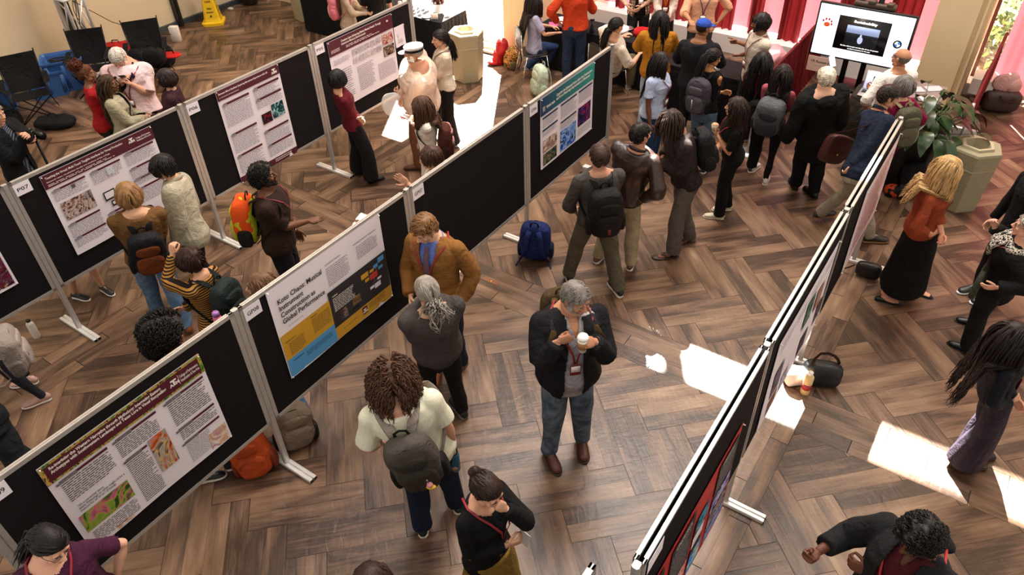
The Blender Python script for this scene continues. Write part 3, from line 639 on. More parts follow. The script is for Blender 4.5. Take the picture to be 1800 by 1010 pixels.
# right-hand row (seen steeply)
RP = mat('poster_red', '#b3262c', .6); DK = mat('poster_charcoal', '#1e1a1e', .6)
t = poster(1.98, 1.36, 1.50, .96, VC, 'red poster with dark text boxes and small game screenshots in the right-hand row', RP)
for k, (x0, y0, x1, y1) in enumerate(((.03, .04, .20, .62), (.27, .06, .50, .62), (.27, .66, .38, .95), (.40, .66, .50, .95), (.54, .30, .66, .60), (.54, .64, .66, .95), (.74, .05, .97, .42), (.74, .46, .97, .62), (.74, .66, .97, .80))): pr(t, x0, y0, x1, y1, DK, 'dark_box'); lines(t, x0 + .015, y0 + .12 * (y1 - y0) + .03, x1 - .02, y1 - .03, max(3, int((y1 - y0) * 18)), GREYINK, 40 + k)
for k, (x0, y0, x1, y1, c) in enumerate(((.56, .28, .68, .44, ('#1c5a78', '#60b0d0')), (.54, .72, .68, .94, ('#2050b0', '#40a0e0', '#e0e0a0')), (.74, .44, .96, .60, ('#2a2a50', '#8a80c0', '#d8d0e0')), (.74, .64, .96, .82, ('#101018', '#b0a0a8')), (.74, .84, .97, .96, ('#3050a0', '#a0b0e0')), (.40, .62, .50, .80, ('#b8383a', '#e8b8b0')))): pr(t, x0, y0, x1, y1, SW(*c, s=10), 'screenshot', .0302)
ptext(t, 'History', .78, .11, .12, .05, WHITEP); ptext(t, 'Characters', .31, .13, .15, .05, WHITEP); ptext(t, 'Storm', .05, .12, .12, .06, WHITEP); pr(t, .54, .48, .66, .60, PAPER, 'white_map', .0303); pr(t, .28, .82, .40, .96, PAPER, 'white_map', .0303)
t = poster(4.05, 1.60, 1.45, .93, VC, 'wide white poster with dark and teal pictures in the right-hand row')
for k, (x0, y0, x1, y1, c) in enumerate(((.10, .45, .24, .75, ('#2a2430', '#8a7a90')), (.10, .80, .25, .96, ('#a07a60', '#503a3a')), (.32, .78, .44, .96, ('#8a90a8', '#c8ccd8')), (.52, .20, .66, .50, ('#2f4a3c', '#6a8a78')), (.74, .30, .86, .55, ('#b08878', '#8a5a50')), (.60, .70, .74, .92, ('#28242a', '#605060')), (.86, .60, .97, .85, ('#302428', '#705060')))): pr(t, x0, y0, x1, y1, SW(*c, s=8), 'picture')
for k in range(4): lines(t, .05 + .24 * k, .08, .25 + .24 * k, .18, 4, GREYINK, 60 + k)
t = poster(6.30, 1.62, 1.28, .92, VC, 'far pinkish white poster with red sketch lines in the right-hand row', mat('pink_paper', '#e6d6da', .6))
lines(t, .1, .1, .9, .9, 12, mat('red_line', '#c06a70', .6), 70)
# ================================================================ people: templates
def chain(P, R, n=8, **k): return tube(P, R, n, **k)
def make_hand(pose):
    c = {'relax': (18, 26, 18), 'grip': (62, 78, 45), 'flat': (4, 6, 4), 'half': (38, 45, 30), 'fist': (80, 95, 60), 'point': (70, 85, 55)}[pose]
    parts = [ell((0, .05, 0), (.040, .052, .015), p=2.8), ell((0, .075, 0), (.040, .022, .013), p=2.8), tube([(0, -.045, 0), (0, .0, 0), (0, .03, 0)], [(.024, .018), (.026, .018), (.034, .015)], 10, ref=(1, 0, 0))]
    for i, (x, L) in enumerate(((-.030, .070), (-.010, .078), (.011, .073), (.030, .057))):
        p = A([x, .086 - abs(x) * .25, 0.]); a = 0.; P = [p - A([0, .02, 0]), p]; sp = (x * 1.6 if pose == 'flat' else x * .6)
        cc = c if not (pose == 'point' and i == 0) else (10, 8, 5)
        for k, f in enumerate((.46, .30, .24)):
            a += math.radians(cc[k] * (1 + .08 * i)); d = nrm([sp, math.cos(a), -math.sin(a)]); P.append(P[-1] + d * L * f)
        parts.append(chain(P, [.0098, .0098, .0088, .0082, .0066]))
    tb = {'grip': (-.25, .75, -.75), 'fist': (.2, .7, -.8), 'half': (-.45, .8, -.5), 'point': (.1, .8, -.6)}.get(pose, (-.75, .7, -.2))
    d1 = nrm(tb); b = A([-.026, .018, -.004]); d2 = nrm(d1 + A([.35, .25, -.15])); d3 = nrm(d2 + A([.3, .25, -.15]))
    P = [b, b + d1 * .042, b + d1 * .042 + d2 * .032, b + d1 * .042 + d2 * .032 + d3 * .024]
    parts.append(chain(P, [.015, .0125, .0108, .0085]))
    return remesh(parts, .0042, 3)
HANDS = {}
def hand(pose):
    if pose not in HANDS: HANDS[pose] = make_hand(pose)
    return HANDS[pose]
def make_head(f):
    w = .97 if f else 1.
    parts = [ell((0, -.014, .032), (.0735 * w, .094, .083), nu=24, nv=16), ell((0, .022, -.02), (.060 * w, .066, .078), nu=20, nv=14),
             ell((0, .035, -.062), (.044 * w, .045, .040)), ell((0, .070, -.090), (.020 * w, .018, .017)),
             tube([(0, .083, .022), (0, .094, .002), (0, .110, -.020), (0, .102, -.030)], [(.008, .010), (.010, .012), (.0145, .013), (.012, .008)], 10, ref=(1, 0, 0)),
             ell((0, .088, -.052), (.022, .012, .008)), ell((0, .086, -.064), (.019, .012, .008))]
    for s in (-1, 1):
        parts += [ell((s * .030, .074, .028), (.024, .012, .009)), ell((s * .040, .066, -.022), (.020, .017, .020)), ell((s * .012, .096, -.025), (.009, .010, .007)),
                  ell((s * .048, .020, -.055), (.016, .034, .026)),
                  ell((s * .077 * w, -.004, -.002), (.010, .017, .030), nu=12), ell((s * .082 * w, -.012, .008), (.008, .015, .020))]
    V, F = remesh(parts, .0042, 3)
    # eye sockets and the line of the mouth
    for s in (-1, 1):
        d = V - A([s * .030, .088, .006]); r = np.linalg.norm(d * A([1, .8, 1.5]), axis=1); V = V - A([0, .010, 0]) * np.exp(-(r / .017) ** 2)[:, None]
    m = np.exp(-((V[:, 2] + .0575) / .0028) ** 2) * (np.abs(V[:, 0]) < .024) * (V[:, 1] > .06); V[:, 1] -= m * .005
    return V, F
HEADS = {}
def head(f):
    if f not in HEADS: HEADS[f] = make_head(f)
    return HEADS[f]
def hairline(V, brow=.062, nape=-.075, ear=.012):
    y = V[:, 1]; z = np.interp(y, [-.12, -.055, -.028, -.005, .012, .030, .055, .075, .12], [nape, nape, -.02, .022, -.008, .030, brow - .018, brow, brow + .004])
    ears = (np.abs(V[:, 0]) > .076) & (y > -.03) & (V[:, 2] < .03)
    return (V[:, 2] > z) & ~ears
def scalp(f, n, seed, brow=.062, nape=-.075):
    V, F = head(f); N = vnorm(V, F); k = np.where(hairline(V, brow, nape))[0]; r = np.random.default_rng(seed); k = r.choice(k, n); return V[k], N[k], r
def strands(P, rad, nside=4, taper=.25, seed=0):                 # P: steps x n x 3
    S, n, _ = P.shape; T = np.gradient(P, axis=0); T /= np.linalg.norm(T, axis=2, keepdims=True) + 1e-9
    r = np.random.default_rng(seed); q = r.normal(size=(1, n, 3)); X = np.cross(T, q); X /= np.linalg.norm(X, axis=2, keepdims=True) + 1e-9; Y = np.cross(T, X)
    w = np.interp(np.linspace(0, 1, S), [0, .15, .7, 1], [.7, 1, .85, taper])[:, None, None] * (np.asarray(rad).reshape(1, -1, 1))
    a = np.arange(nside) * 2 * np.pi / nside; V = np.stack([P + w * (X * np.cos(t) + Y * np.sin(t)) for t in a], 2)   # S,n,side,3
    idx = np.arange(S * n * nside).reshape(S, n, nside); i2 = np.roll(idx, -1, 2)
    F = np.stack([idx[:-1], i2[:-1], i2[1:], idx[1:]], -1).reshape(-1, 4)
    return V.reshape(-1, 3), F
def cap(f, off, seed=1, rough=.0, brow=.062, nape=-.075, freq=90.):
    V, F = head(f); N = vnorm(V, F); k = hairline(V, brow, nape); d = off * np.clip((V[:, 2] + .09) / .08, .35, 1)
    V2, F2 = sub(V + N * (d * (1 + rough * wob(V, freq, seed)))[:, None], F, k); return V2, F2
GRAV = A([0, 0, -1.])
def flow(f, n, L, seed, rad=.006, part=0., back=.6, curl=0., wave=0., droop=1., lift=.006, steps=12, brow=.062, nape=-.075, behind=True, shoulders=-.20, gather=None, fluff=.0, mo=None, stand=.6):
    """locks that leave the scalp, follow the skull and hang; head-local space, z is up"""
    P0, N0, r = scalp(f, n, seed, brow, nape); P = [P0 + N0 * .002]; st = L / steps * (1 + .25 * r.normal(size=(n, 1)).clip(-1, 1))
    side = np.sign(P0[:, :1] - part + 1e-4); d = N0 * stand + np.concatenate([side * .5, np.full((n, 1), -back), np.full((n, 1), .1)], 1)
    d /= np.linalg.norm(d, axis=1, keepdims=True); ph = r.random((n, 1)) * 6.28; C = A([0, -.006, .012]); R = A([.077, .100, .096]) + lift
    for i in range(steps):
        g = GRAV * droop
        if gather is not None and i < steps * .7: to = A(gather) - P[-1]; g = to / (np.linalg.norm(to, axis=1, keepdims=True) + .02) * 1.2
        d = d * .55 + g * .45; d /= np.linalg.norm(d, axis=1, keepdims=True) + 1e-9
        q = P[-1] + d * st
        e = (q - C) / (R + fluff * r.random((n, 1))); l = np.linalg.norm(e, axis=1, keepdims=True); q = np.where(l < 1, C + (q - C) / np.maximum(l, .2), q)
        if mo: e = (q - C) / (A([.077, .100, .096]) + mo); l = np.linalg.norm(e, axis=1, keepdims=True); q = np.where(l > 1, C + (q - C) / l, q)
        if gather is None or i > steps * .7:                     # keep off face, neck and shoulders
            front = (q[:, 1] > .035) & (q[:, 2] < .04) & (np.abs(q[:, 0]) < .07); q[front, 0] = np.sign(q[front, 0] + 1e-5) * .075; q[front, 1] *= .8
            low = q[:, 2] < shoulders
            if behind: q[low, 1] = np.minimum(q[low, 1], -.085 - .03 * r.random(low.sum()))
        if curl: q = q + curl * np.stack([np.sin(i * 1.9 + ph[:, 0]), np.cos(i * 1.9 + ph[:, 0]), np.sin(i * 1.3 + ph[:, 0] * 2)], 1)
        if wave: q = q + wave * np.stack([np.sin(i * .9 + ph[:, 0]), np.cos(i * .8 + ph[:, 0] * 1.3), 0 * ph[:, 0]], 1)
        P.append(q)
    return strands(np.stack(P), rad * (.7 + .6 * r.random(n)), 4, seed=seed)
def hair(kind, f, seed):
    if kind == 'short': return [cap(f, .010, seed, .35), flow(f, 520, .040, seed, .0045, back=.1, droop=.25, lift=.009, steps=5, mo=.016, stand=.1)]
    if kind == 'buzz': return [cap(f, .0045, seed, .2, freq=300.)]
    if kind == 'quiff': return [cap(f, .012, seed, .35), flow(f, 520, .055, seed, .005, part=-.04, back=-.2, droop=.1, lift=.012, steps=6, curl=.002, mo=.026, stand=.3)]
    if kind == 'mop': return [cap(f, .016, seed, .3), flow(f, 480, .11, seed, .006, part=0, back=.1, droop=.7, lift=.012, steps=7, wave=.003, mo=.030, stand=.3)]
    if kind == 'straightbob': return [cap(f, .014, seed, .1), flow(f, 480, .19, seed, .0065, droop=1, lift=.014, steps=10, shoulders=-.5, wave=.002, mo=.04)]
    if kind == 'long': return [cap(f, .012, seed, .1), flow(f, 420, .42, seed, .0068, droop=1, lift=.012, steps=14, wave=.003)]
    if kind == 'vlong': return [cap(f, .012, seed, .1), flow(f, 440, .60, seed, .0075, droop=1, lift=.014, steps=17, wave=.004)]
    if kind == 'wavy': return [cap(f, .014, seed, .2), flow(f, 520, .36, seed, .0062, droop=1., lift=.012, steps=14, wave=.005)]
    if kind == 'curly': return [cap(f, .022, seed, .3), flow(f, 620, .17, seed, .0055, back=.2, droop=.5, lift=.028, steps=12, curl=.013, fluff=.025, shoulders=-.5)]
    if kind == 'curlshort': return [cap(f, .018, seed, .5, freq=120.), flow(f, 700, .08, seed, .0045, back=.1, droop=.1, lift=.014, steps=9, curl=.009, mo=.030, stand=.2)]
    if kind == 'afro': return [cap(f, .035, seed, .25, freq=60.), flow(f, 800, .13, seed, .005, back=.1, droop=.0, lift=.05, steps=7, curl=.012, fluff=.03)]
    if kind == 'bigafro': return [cap(f, .075, seed, .2, freq=45.), flow(f, 1300, .16, seed, .006, back=.1, droop=.05, lift=.06, steps=9, curl=.016, mo=.098, stand=.5)]
    if kind == 'locs': return [cap(f, .010, seed, .3), flow(f, 110, .26, seed, .0085, part=0, back=-.15, droop=.8, lift=.012, steps=12, wave=.004, brow=.07, behind=False, shoulders=-.5)]
    if kind == 'braids': return [cap(f, .010, seed, .2), flow(f, 120, .52, seed, .0085, droop=1, lift=.012, steps=17, wave=.008, curl=.003)]
    if kind in ('pony', 'lowpony', 'bun', 'puff', 'curlpony'):
        g = {'pony': (0, -.125, .02), 'lowpony': (0, -.108, -.06), 'bun': (0, -.10, .055), 'puff': (0, -.075, .10), 'curlpony': (0, -.115, -.045)}[kind]
        r = np.random.default_rng(seed); out = [cap(f, .009, seed, .12), flow(f, 320, .14, seed, .006, gather=g, droop=1, lift=.008, steps=8, mo=.03 if kind in ('bun', 'puff') else None)]
        if kind == 'bun': out += [remesh([ell(A(g) + [0, -.025, .01], (.042, .036, .040))], .006, 2)]; V, F = out[-1]; out[-1] = (V + vnorm(V, F) * (wob(V, 70, seed) * .006)[:, None], F)
        if kind == 'puff': n = 420; q = nrm(r.normal(size=(n, 3)).T).T if 0 else r.normal(size=(n, 3)); q /= np.linalg.norm(q, axis=1, keepdims=True); c = A(g) + [0, -.01, .03]; P = np.stack([c + q * (.02 + .075 * t) + .008 * np.sin(q[:, [1, 2, 0]] * 9 + i * 2) for i, t in enumerate(np.linspace(0, 1, 7))]); out.append(strands(P, .0075, seed=seed)); out.append(ell(c, (.062, .062, .058)))
        if kind in ('pony', 'lowpony', 'curlpony'):
            n = 130; L = {'pony': .30, 'lowpony': .20, 'curlpony': .085}[kind]; q = r.normal(size=(n, 3)) * .012; P = [A(g) + q]
            d = A([0, -.6, .1]) + q * 8
            for i in range(11): d = d * .6 + A([0, 0, -.45]); P.append(P[-1] + d * L / 8 + (.013 if kind == 'curlpony' else .002) * r.normal(size=(n, 3)) + (q * .10 if kind == 'curlpony' else q * .05))
            out.append(strands(np.stack(P), .0065, seed=seed))
        return out
    return []
def shoe_geo(kind):
    up = [(-.072, .020, .03), (-.066, .032, .06), (-.04, .037, .095), (0, .037, .100), (.04, .038, .078), (.09, .043, .062), (.135, .045, .052), (.175, .038, .042), (.198, .018, .026)]
    if kind == 'flat': up = [(y, a * .88, b * (.5 if -.05 < y < .10 else .62)) for y, a, b in up]
    if kind == 'boot': up = [(y, a * 1.05, b * (1.5 if -.07 < y < .03 else 1.1)) for y, a, b in up]
    st = {'flat': .008, 'boot': .04, 'sneaker': .026, 'dress': .014, 'sandal': .02}[kind]
    body = tube([(0, y, st * .6 + b / 2) for y, a, b in up], [(a, b / 2) for y, a, b in up], 14, ref=(1, 0, 0))
    so = [(-.078, .022), (-.06, .037), (-.02, .039), (.04, .040), (.10, .049), (.15, .049), (.19, .036), (.212, .014)]
    sole = tube([(0, y, st / 2) for y, a in so], [(a, st / 2) for y, a in so], 16, ref=(1, 0, 0))
    return body, sole
# ---------------------------------------------------------------- building one person
RM = dict(s=[-.22, -.10, 0, .12, .30, .50, .70, .84, .93, 1.0, 1.06], a=[.070, .092, .098, .093, .083, .087, .100, .101, .082, .046, .034], b=[.052, .066, .072, .067, .061, .064, .070, .062, .050, .042, .036], y=[-.004, -.006, -.006, -.002, 0, .002, .004, .0, -.004, -.006, 0])
RF = dict(s=RM['s'], a=[.074, .096, .101, .092, .073, .076, .088, .090, .070, .040, .030], b=[.056, .068, .074, .065, .053, .058, .070, .058, .046, .037, .032], y=[-.006, -.010, -.010, -.004, 0, .004, .012, .004, -.004, -.006, 0])
PEOPLE = {}
def fold(V, F, amp, seed, k=22., wt=None):
    if wt is not None: amp = amp * wt[:, None]
    N = vnorm(V, F); n = wob(V, k, seed, 6, (1, 1, .55)); n2 = 1 - 2 * np.abs(wob(V, k * .7, seed + 9, 4, (1, 1, .8)))
    return V + N * (amp * (.5 * n + .5 * n2)[:, None])
def ik(a, b, l1, l2, hint):
    d = b - a; L = np.linalg.norm(d); L2 = min(L, (l1 + l2) * .995); dd = d / (L + 1e-9); e = a + dd * L2
    x = (l1 * l1 - l2 * l2 + L2 * L2) / (2 * L2); h = math.sqrt(max(l1 * l1 - x * x, 0)); p = hint - dd * (hint @ dd); p = nrm(p)
    return a + dd * x + p * h, e
def person(key, label, feet, head_px, H=1.72, yaw=0, hy=None, hp=0, hr=0, f=False, w=1., skin='#c99a7c', hairc='#2a1c14', hk='short', top=None, bot=None, shoes=('sneaker', '#222', '#ddd'),
           arms=('down', 'down'), hz=None, pel=None, syaw=0, jacket=None, beard=None, glasses=False, lanyard=None, group=None, extra=None, fyaw=(8, -8), lift=(0, 0), knee=None, vox=.0095):
    """feet: (right, left) photo pixels or world xy; head_px: pixel of the head centre"""
    psi = math.radians(yaw); Fd = A([math.cos(psi), math.sin(psi), 0]); R = A([Fd[1], -Fd[0], 0])
    hz = hz if hz is not None else .93 * H; hc = at(*head_px, hz) if len(head_px) == 2 else A(head_px, float)
    if feet is None: fm = A([hc[0], hc[1], 0]) - Fd * .02; ft = [fm + R * .11 + Fd * .03, fm - R * .11 - Fd * .02]
    else: ft = [at(*q, .0) if len(q) == 2 else A([q[0], q[1], 0.]) for q in feet]
    fm = (ft[0] + ft[1]) / 2; base = A([fm[0], fm[1], 0])
    T = RF if f else RM; gw = w * H
    hcol = math.radians(hy if hy is not None else yaw); hF = A([math.cos(hcol), math.sin(hcol), 0]); hR = A([hF[1], -hF[0], 0]); pt = math.radians(hp)
    hF2 = hF * math.cos(pt) + Zv * math.sin(pt); hU = np.cross(hR, hF2); ro = math.radians(hr); hR, hU = hR * math.cos(ro) + hU * math.sin(ro), hU * math.cos(ro) - hR * math.sin(ro)
    hs = H / 1.78 * (1.0 if not f else 1.02) ** .5 * 1.04; hfr = frame(hc, hR * hs, hF2 * hs, hU * hs)
    neck = hc - hU * .080 * H * .9 - hF2 * .012 - Zv * .012 * H
    pz = .525 * H
    if pel is None: pc = A([fm[0] * .75 + neck[0] * .25, fm[1] * .75 + neck[1] * .25, pz])
    else: pc = A(pel, float)
    sp = neck - pc; SU = nrm(sp); SL = np.linalg.norm(sp) - .004
    sa = math.radians(yaw + syaw); sF0 = A([math.cos(sa), math.sin(sa), 0]); sR = A([sF0[1], -sF0[0], 0])
    bow = -R * 0
    def spine(s):
        q = pc + sp * s + (Fd * .0 - Zv * 0) if s <= 1 else neck + (hc - neck) * (s - 1) * 1.6
        return q
    def axis(s):
        k = min(max(s, 0), 1); r = nrm(R * (1 - k) + sR * k); u = SU if s > -.05 else Zv
        r = nrm(r - u * (r @ u)); return r, np.cross(u, r)            # right, forward
    def ring(s, off=0., sa_=1.):
        a = np.interp(s, T['s'], T['a']) * gw * sa_ + off; b = np.interp(s, T['s'], T['b']) * gw * (1 + .5 * (w - 1)) * sa_ + off; r, fo = axis(s)
        return spine(s) + fo * np.interp(s, T['s'], T['y']) * H, a, b, r, fo
    def surf(s, phi, off=0.):                                      # phi 0 = chest centre, +90 = right side
        c, a, b, r, fo = ring(s, off); t = math.radians(phi); return c + r * a * math.sin(t) + fo * b * math.cos(t)
    # joints
    SJ = []; HJ = []
    r1, f1 = axis(.86)
    for sg in (1, -1):
        SJ.append(spine(.855) + r1 * sg * (.104 if not f else .090) * H * (.62 + .38 * w) - f1 * .006)
        HJ.append(pc + R * sg * .052 * H - Zv * .01 * H)
    UA, FA = .172 * H, .148 * H; TH_, SH = .243 * H, .243 * H
    limbs = []
    for i, sg in enumerate((1, -1)):
        sp_ = arms[i]; hd = 'relax'; palm = None; hint = None; fdir = None
        presets = {'down': ((.05, .045, -.325), (.2, -.9, .1)), 'front': ((.15, -.085, -.255), (.6, -.5, -.5)), 'phone': ((.20, -.085, -.17), (.5, -.3, -.8)), 'hip': ((.02, .035, -.235), (1, -.6, 0)), 'cross': ((.125, -.17, -.16), (.6, -.2, -.8)),
                   'pocket': ((.055, .03, -.27), (.7, -.8, 0)), 'back': ((-.10, -.04, -.26), (.8, -.5, 0)), 'desk': ((.22, .0, -.17), (.5, -.5, -.5)), 'chin': ((.10, -.09, .045), (.3, .3, -1)), 'strap': ((.10, -.03, -.10), (.5, -.2, -1)), 'swingf': ((.14, .02, -.27), (.2, -1, 0)), 'swingb': ((-.13, .05, -.28), (.2, -1, 0)), 'out': ((.24, .05, -.15), (.5, -.3, -.8))}
        if isinstance(sp_, str): sp_ = dict(t=sp_)
        t_ = sp_['t']
        if isinstance(t_, str):
            q, hh = presets[t_]; tgt = SJ[i] + f1 * q[0] * H + r1 * sg * q[1] * H + Zv * q[2] * H; hint = r1 * sg * hh[0] + f1 * hh[1] + Zv * hh[2]
            hd = {'down': 'relax', 'front': 'half', 'phone': 'half', 'hip': 'half', 'cross': 'half', 'chin': 'fist', 'strap': 'grip', 'out': 'flat'}.get(t_, 'relax')
            palm = {'down': -r1 * sg, 'front': -f1, 'phone': -r1 * sg * .4 + Zv * .7, 'hip': -r1 * sg, 'cross': -f1, 'chin': -f1, 'strap': -f1, 'desk': -Zv, 'pocket': -r1 * sg, 'out': Zv}.get(t_, -r1 * sg)
        else:
            if len(t_) == 4:                                       # pixel on a plane in front of / beside the chest
                d0 = FW + CR * (t_[0] - 900) / FPX - CU * (t_[1] - 505) / FPX; nn_ = f1 if t_[2] == 'f' else r1 * sg; o_ = spine(.8) + nn_ * t_[3]; tgt = CAM0 + d0 * (((o_ - CAM0) @ nn_) / (d0 @ nn_))
            else: tgt = at(*t_)
            hint = r1 * sg * .5 - f1 * .4 - Zv * .8; palm = -r1 * sg
        if 'hint' in sp_: h_ = sp_['hint']; hint = r1 * sg * h_[0] + f1 * h_[1] + Zv * h_[2]
        if 'palm' in sp_: p_ = sp_['palm']; palm = r1 * sg * p_[0] + f1 * p_[1] + Zv * p_[2]
        hd = sp_.get('hand', hd)
        el, wr = ik(SJ[i], tgt, UA, FA, hint); fdir = nrm(wr - el)
        if 'dir' in sp_: d_ = sp_['dir']; fdir = nrm(fdir * .35 + r1 * sg * d_[0] + f1 * d_[1] + Zv * d_[2])
        pn = palm - fdir * (palm @ fdir); pn = nrm(pn); limbs.append((SJ[i], el, wr, fdir, pn, hd))
    legs = []
    for i, sg in enumerate((1, -1)):
        ya = math.radians(yaw + fyaw[i]); fd = A([math.cos(ya), math.sin(ya), 0]); an = ft[i] + Zv * (.05 * H + lift[i]) - fd * .01
        kh = fd + R * sg * .12 if knee is None else fd * knee[0] + Zv * knee[1]
        dl = np.linalg.norm(an - HJ[i]); seg = dl * .5012 if .42 * H < dl < .53 * H else TH_
        kn, an2 = ik(HJ[i], an, seg, seg, kh); legs.append((HJ[i], kn, an2, fd))
    th = thing('person', base, label, 'person', group)
    P_ = dict(thing=th, surf=surf, ring=ring, axis=axis, spine=spine, SJ=SJ, limbs=limbs, legs=legs, H=H, hfr=hfr, hc=hc, F=f1, R=r1, neck=neck, pc=pc, w=w, f=f, U=SU); PEOPLE[key] = P_
    GRAV[:] = (-(Zv @ hR), -(Zv @ hF2), -(Zv @ hU))
    SK = mat('skin_' + skin.strip('#'), skin, .55, 0, .06, 12, .15, 150, .35)
    # --- one continuous body
    S = [-.22, -.1, 0, .12, .3, .5, .7, .84, .93, 1.0, 1.06, 1.3]
    def trunk(off, lo, hi, sc_=None):
        ss = [s for s in S if lo < s < hi]; ss = [lo] + ss + [hi]; P = []; Rr = []; X = []
        for s in ss:
            c, a, b, r, fo = ring(max(s, -.22), off)
            if s < -.22: c = spine(s) + (c - spine(-.22))
            if sc_: k = sc_(s); a += k; b += k
            P.append(c); Rr.append((a, b)); X.append(r)
        return tube(P, Rr, 18, ref=A(X))
    m = 1 + .5 * (w - 1); af = .86 if f else 1.
    lk = (.66 if bot.get('wid', 1) < .95 else .82) if bot and bot.get('k') != 'skirt' else 1.; body = [trunk(-.005 if top else 0, -.22, 1.3)]
    for (sj, el, wr, fd_, pn, hd) in limbs:
        body += [tube([sj, (sj + el) / 2, el, el + (wr - el) * .3, wr], [A((.028, .028)) * H * m * af, .027 * H * m * af, .0215 * H * m * af, .024 * H * m * af, (.0150 * H * af, .0135 * H * af)], 10), ell(sj, [.028 * H * m * af] * 3), tube([neck - Zv * .01, sj], [.03 * H, .024 * H * m * af], 8)]
    for (hj, kn, an, fd_) in legs:
        body += [tube([hj, (hj * .5 + kn * .5), kn, kn + (an - kn) * .35, an], [q_ * lk for q_ in (.050 * H * m, .044 * H * m, .031 * H * m, .032 * H * m, .020 * H)], 10), ell(hj, [.050 * H * m * lk] * 3)]
        if shoes[0] in ('flat', 'sandal'): body += [tube([an - Zv * .01, an - Zv * .03 * H + fd_ * .05, an - Zv * .038 * H + fd_ * .12, an - Zv * .04 * H + fd_ * .17], [(.034, .034), (.036, .028), (.040, .018), (.032, .013)], 10, ref=np.cross(fd_, Zv))]
    V, F = remesh(body, .010, 4); g = G(); g.add((V, F))
    g.add(xf(head(f), hfr))
    for i, (sj, el, wr, fd_, pn, hd) in enumerate(limbs):
        hV, hF_ = hand(hd); k = H / 1.78 * (.93 if f else 1.0); hV = hV * k
        if i == 1: hV = hV * A([-1, 1, 1]); hF_ = hF_[:, ::-1]
        g.add(xf((hV, hF_), frame(wr, np.cross(fd_, -pn), fd_, -pn)))
    # features
    eyec = mat('eye_white', '#d8d0c8', .3); iris = mat('iris', '#1c120c', .2); lip = mat('lip_' + skin.strip('#'), tuple(c * k for c, k in zip(srgb(skin)[:3], (.85, .5, .5))) + (1,), .5)
    HM = mat('hair_' + hairc.strip('#'), hairc, .5, 0, .35, 30, .3, 120, .3, aniso=(1, 1, .3))
    for s in (-1, 1):
        g.add(ell((s * .030, .0755, .005), (.0125, .009, .0068), hfr), 1); g.add(ell((s * .030, .0825, .005), (.0052, .003, .0052), hfr, 8, 6), 2)
        g.add(tube([(s * .016, .089, .021), (s * .030, .0895, .026), (s * .045, .080, .021)], [(.003, .0022), (.0038, .0024), (.002, .0015)], 6) if 0 else xf(tube([(s * .014, .088, .020), (s * .030, .0885, .0255), (s * .046, .078, .021)], [.0024, .003, .0014], 6), hfr), 4)
        g.add(xf(tube([(s * .018, .0835, .010), (s * .030, .0865, .0135), (s * .043, .078, .009)], [.0014, .0018, .001], 6), hfr), 4)
    g.add(ell((0, .0925, -.0535), (.021, .008, .0042), hfr, 12, 7), 3); g.add(ell((0, .0915, -.0625), (.017, .008, .0048), hfr, 12, 7), 3)
    g.build('body', [SK, eyec, iris, lip, HM], th)
    # --- hair, beard, glasses
    sd = sum(map(ord, key)) % 997
    if hk and hk != 'none':
        gg = G()
        for VF in (hair(hk, f, sd) if hk != 'fringe' else [cap(f, .006, sd, .3, brow=.03)]):
            VF = (np.asarray(VF[0]), VF[1])
            if hk == 'fringe': k = VF[0][:, 2] < .045; VF = sub(VF[0], VF[1], k)
            gg.add(xf(VF, hfr))
        gg.build('hair', HM, th)
    if beard:
        hV, hF_ = head(f); N = vnorm(hV, hF_); k = (hV[:, 2] < -.035) & (hV[:, 1] > .0) & (hV[:, 2] > -.118) & ~((np.abs(hV[:, 0]) < .022) & (np.abs(hV[:, 2] + .058) < .011) & (hV[:, 1] > .07)) | ((np.abs(hV[:, 0]) > .045) & (hV[:, 2] < .0) & (hV[:, 2] > -.06) & (hV[:, 1] > .0) & (hV[:, 1] < .045))
        b2 = sub(hV + N * (beard[1] * (1 + .4 * wob(hV, 200, 3)))[:, None], hF_, k); gg = G(); gg.add(xf(b2, hfr)); gg.build('beard', mat('beard_' + beard[0].strip('#'), beard[0], .8, 0, .3, 60), th)
    if glasses:
        gg = G()
        for s in (-1, 1):
            a = np.linspace(0, 6.283, 13); gg.add(xf(tube([(s * .031 + .022 * math.cos(t), .094 - abs(.022 * math.cos(t)) * .1, .004 + .017 * math.sin(t)) for t in a], .0016, 5, cap=False), hfr)); gg.add(xf(tube([(s * .053, .090, .008), (s * .074, .05, .010), (s * .079, -.002, .008)], .0016, 5), hfr))
        gg.add(xf(tube([(-.010, .097, .008), (.010, .097, .008)], .0016, 5), hfr)); gg.build('glasses', BLACKP, th)
    # --- clothes
    def sleeves(frac, off, wid=1., fl=0.):
        out = []
        for (sj, el, wr, fd_, pn, hd) in limbs:
            L1, L2 = np.linalg.norm(el - sj), np.linalg.norm(wr - el); tot = frac * (L1 + L2)
            r0, r1_, r2 = .030 * H * m * af + off * wid, .026 * H * m * af + off * wid, .019 * H * af + off * wid
            P = [sj]; Q = [r0]
            if tot <= L1: P += [sj + (el - sj) * tot / L1 * .5, sj + (el - sj) * tot / L1]; Q += [r0 * .98, r0 * .98 + fl]
            else:
                e = el + (wr - el) * (tot - L1) / L2; P += [(sj + el) / 2, el - (el - sj) * .08, el + (wr - el) * .08, (el * .4 + e * .6), e]; Q += [(r0 + r1_) / 2, r1_ * 1.06, r1_ * 1.06, (r1_ * .4 + r2 * .6), r2 + (r1_ - r2) * (1 - (tot - L1) / L2) + fl]
            out += [tube(P, Q, 12), ell(sj, [r0 * .97] * 3)]
        return out
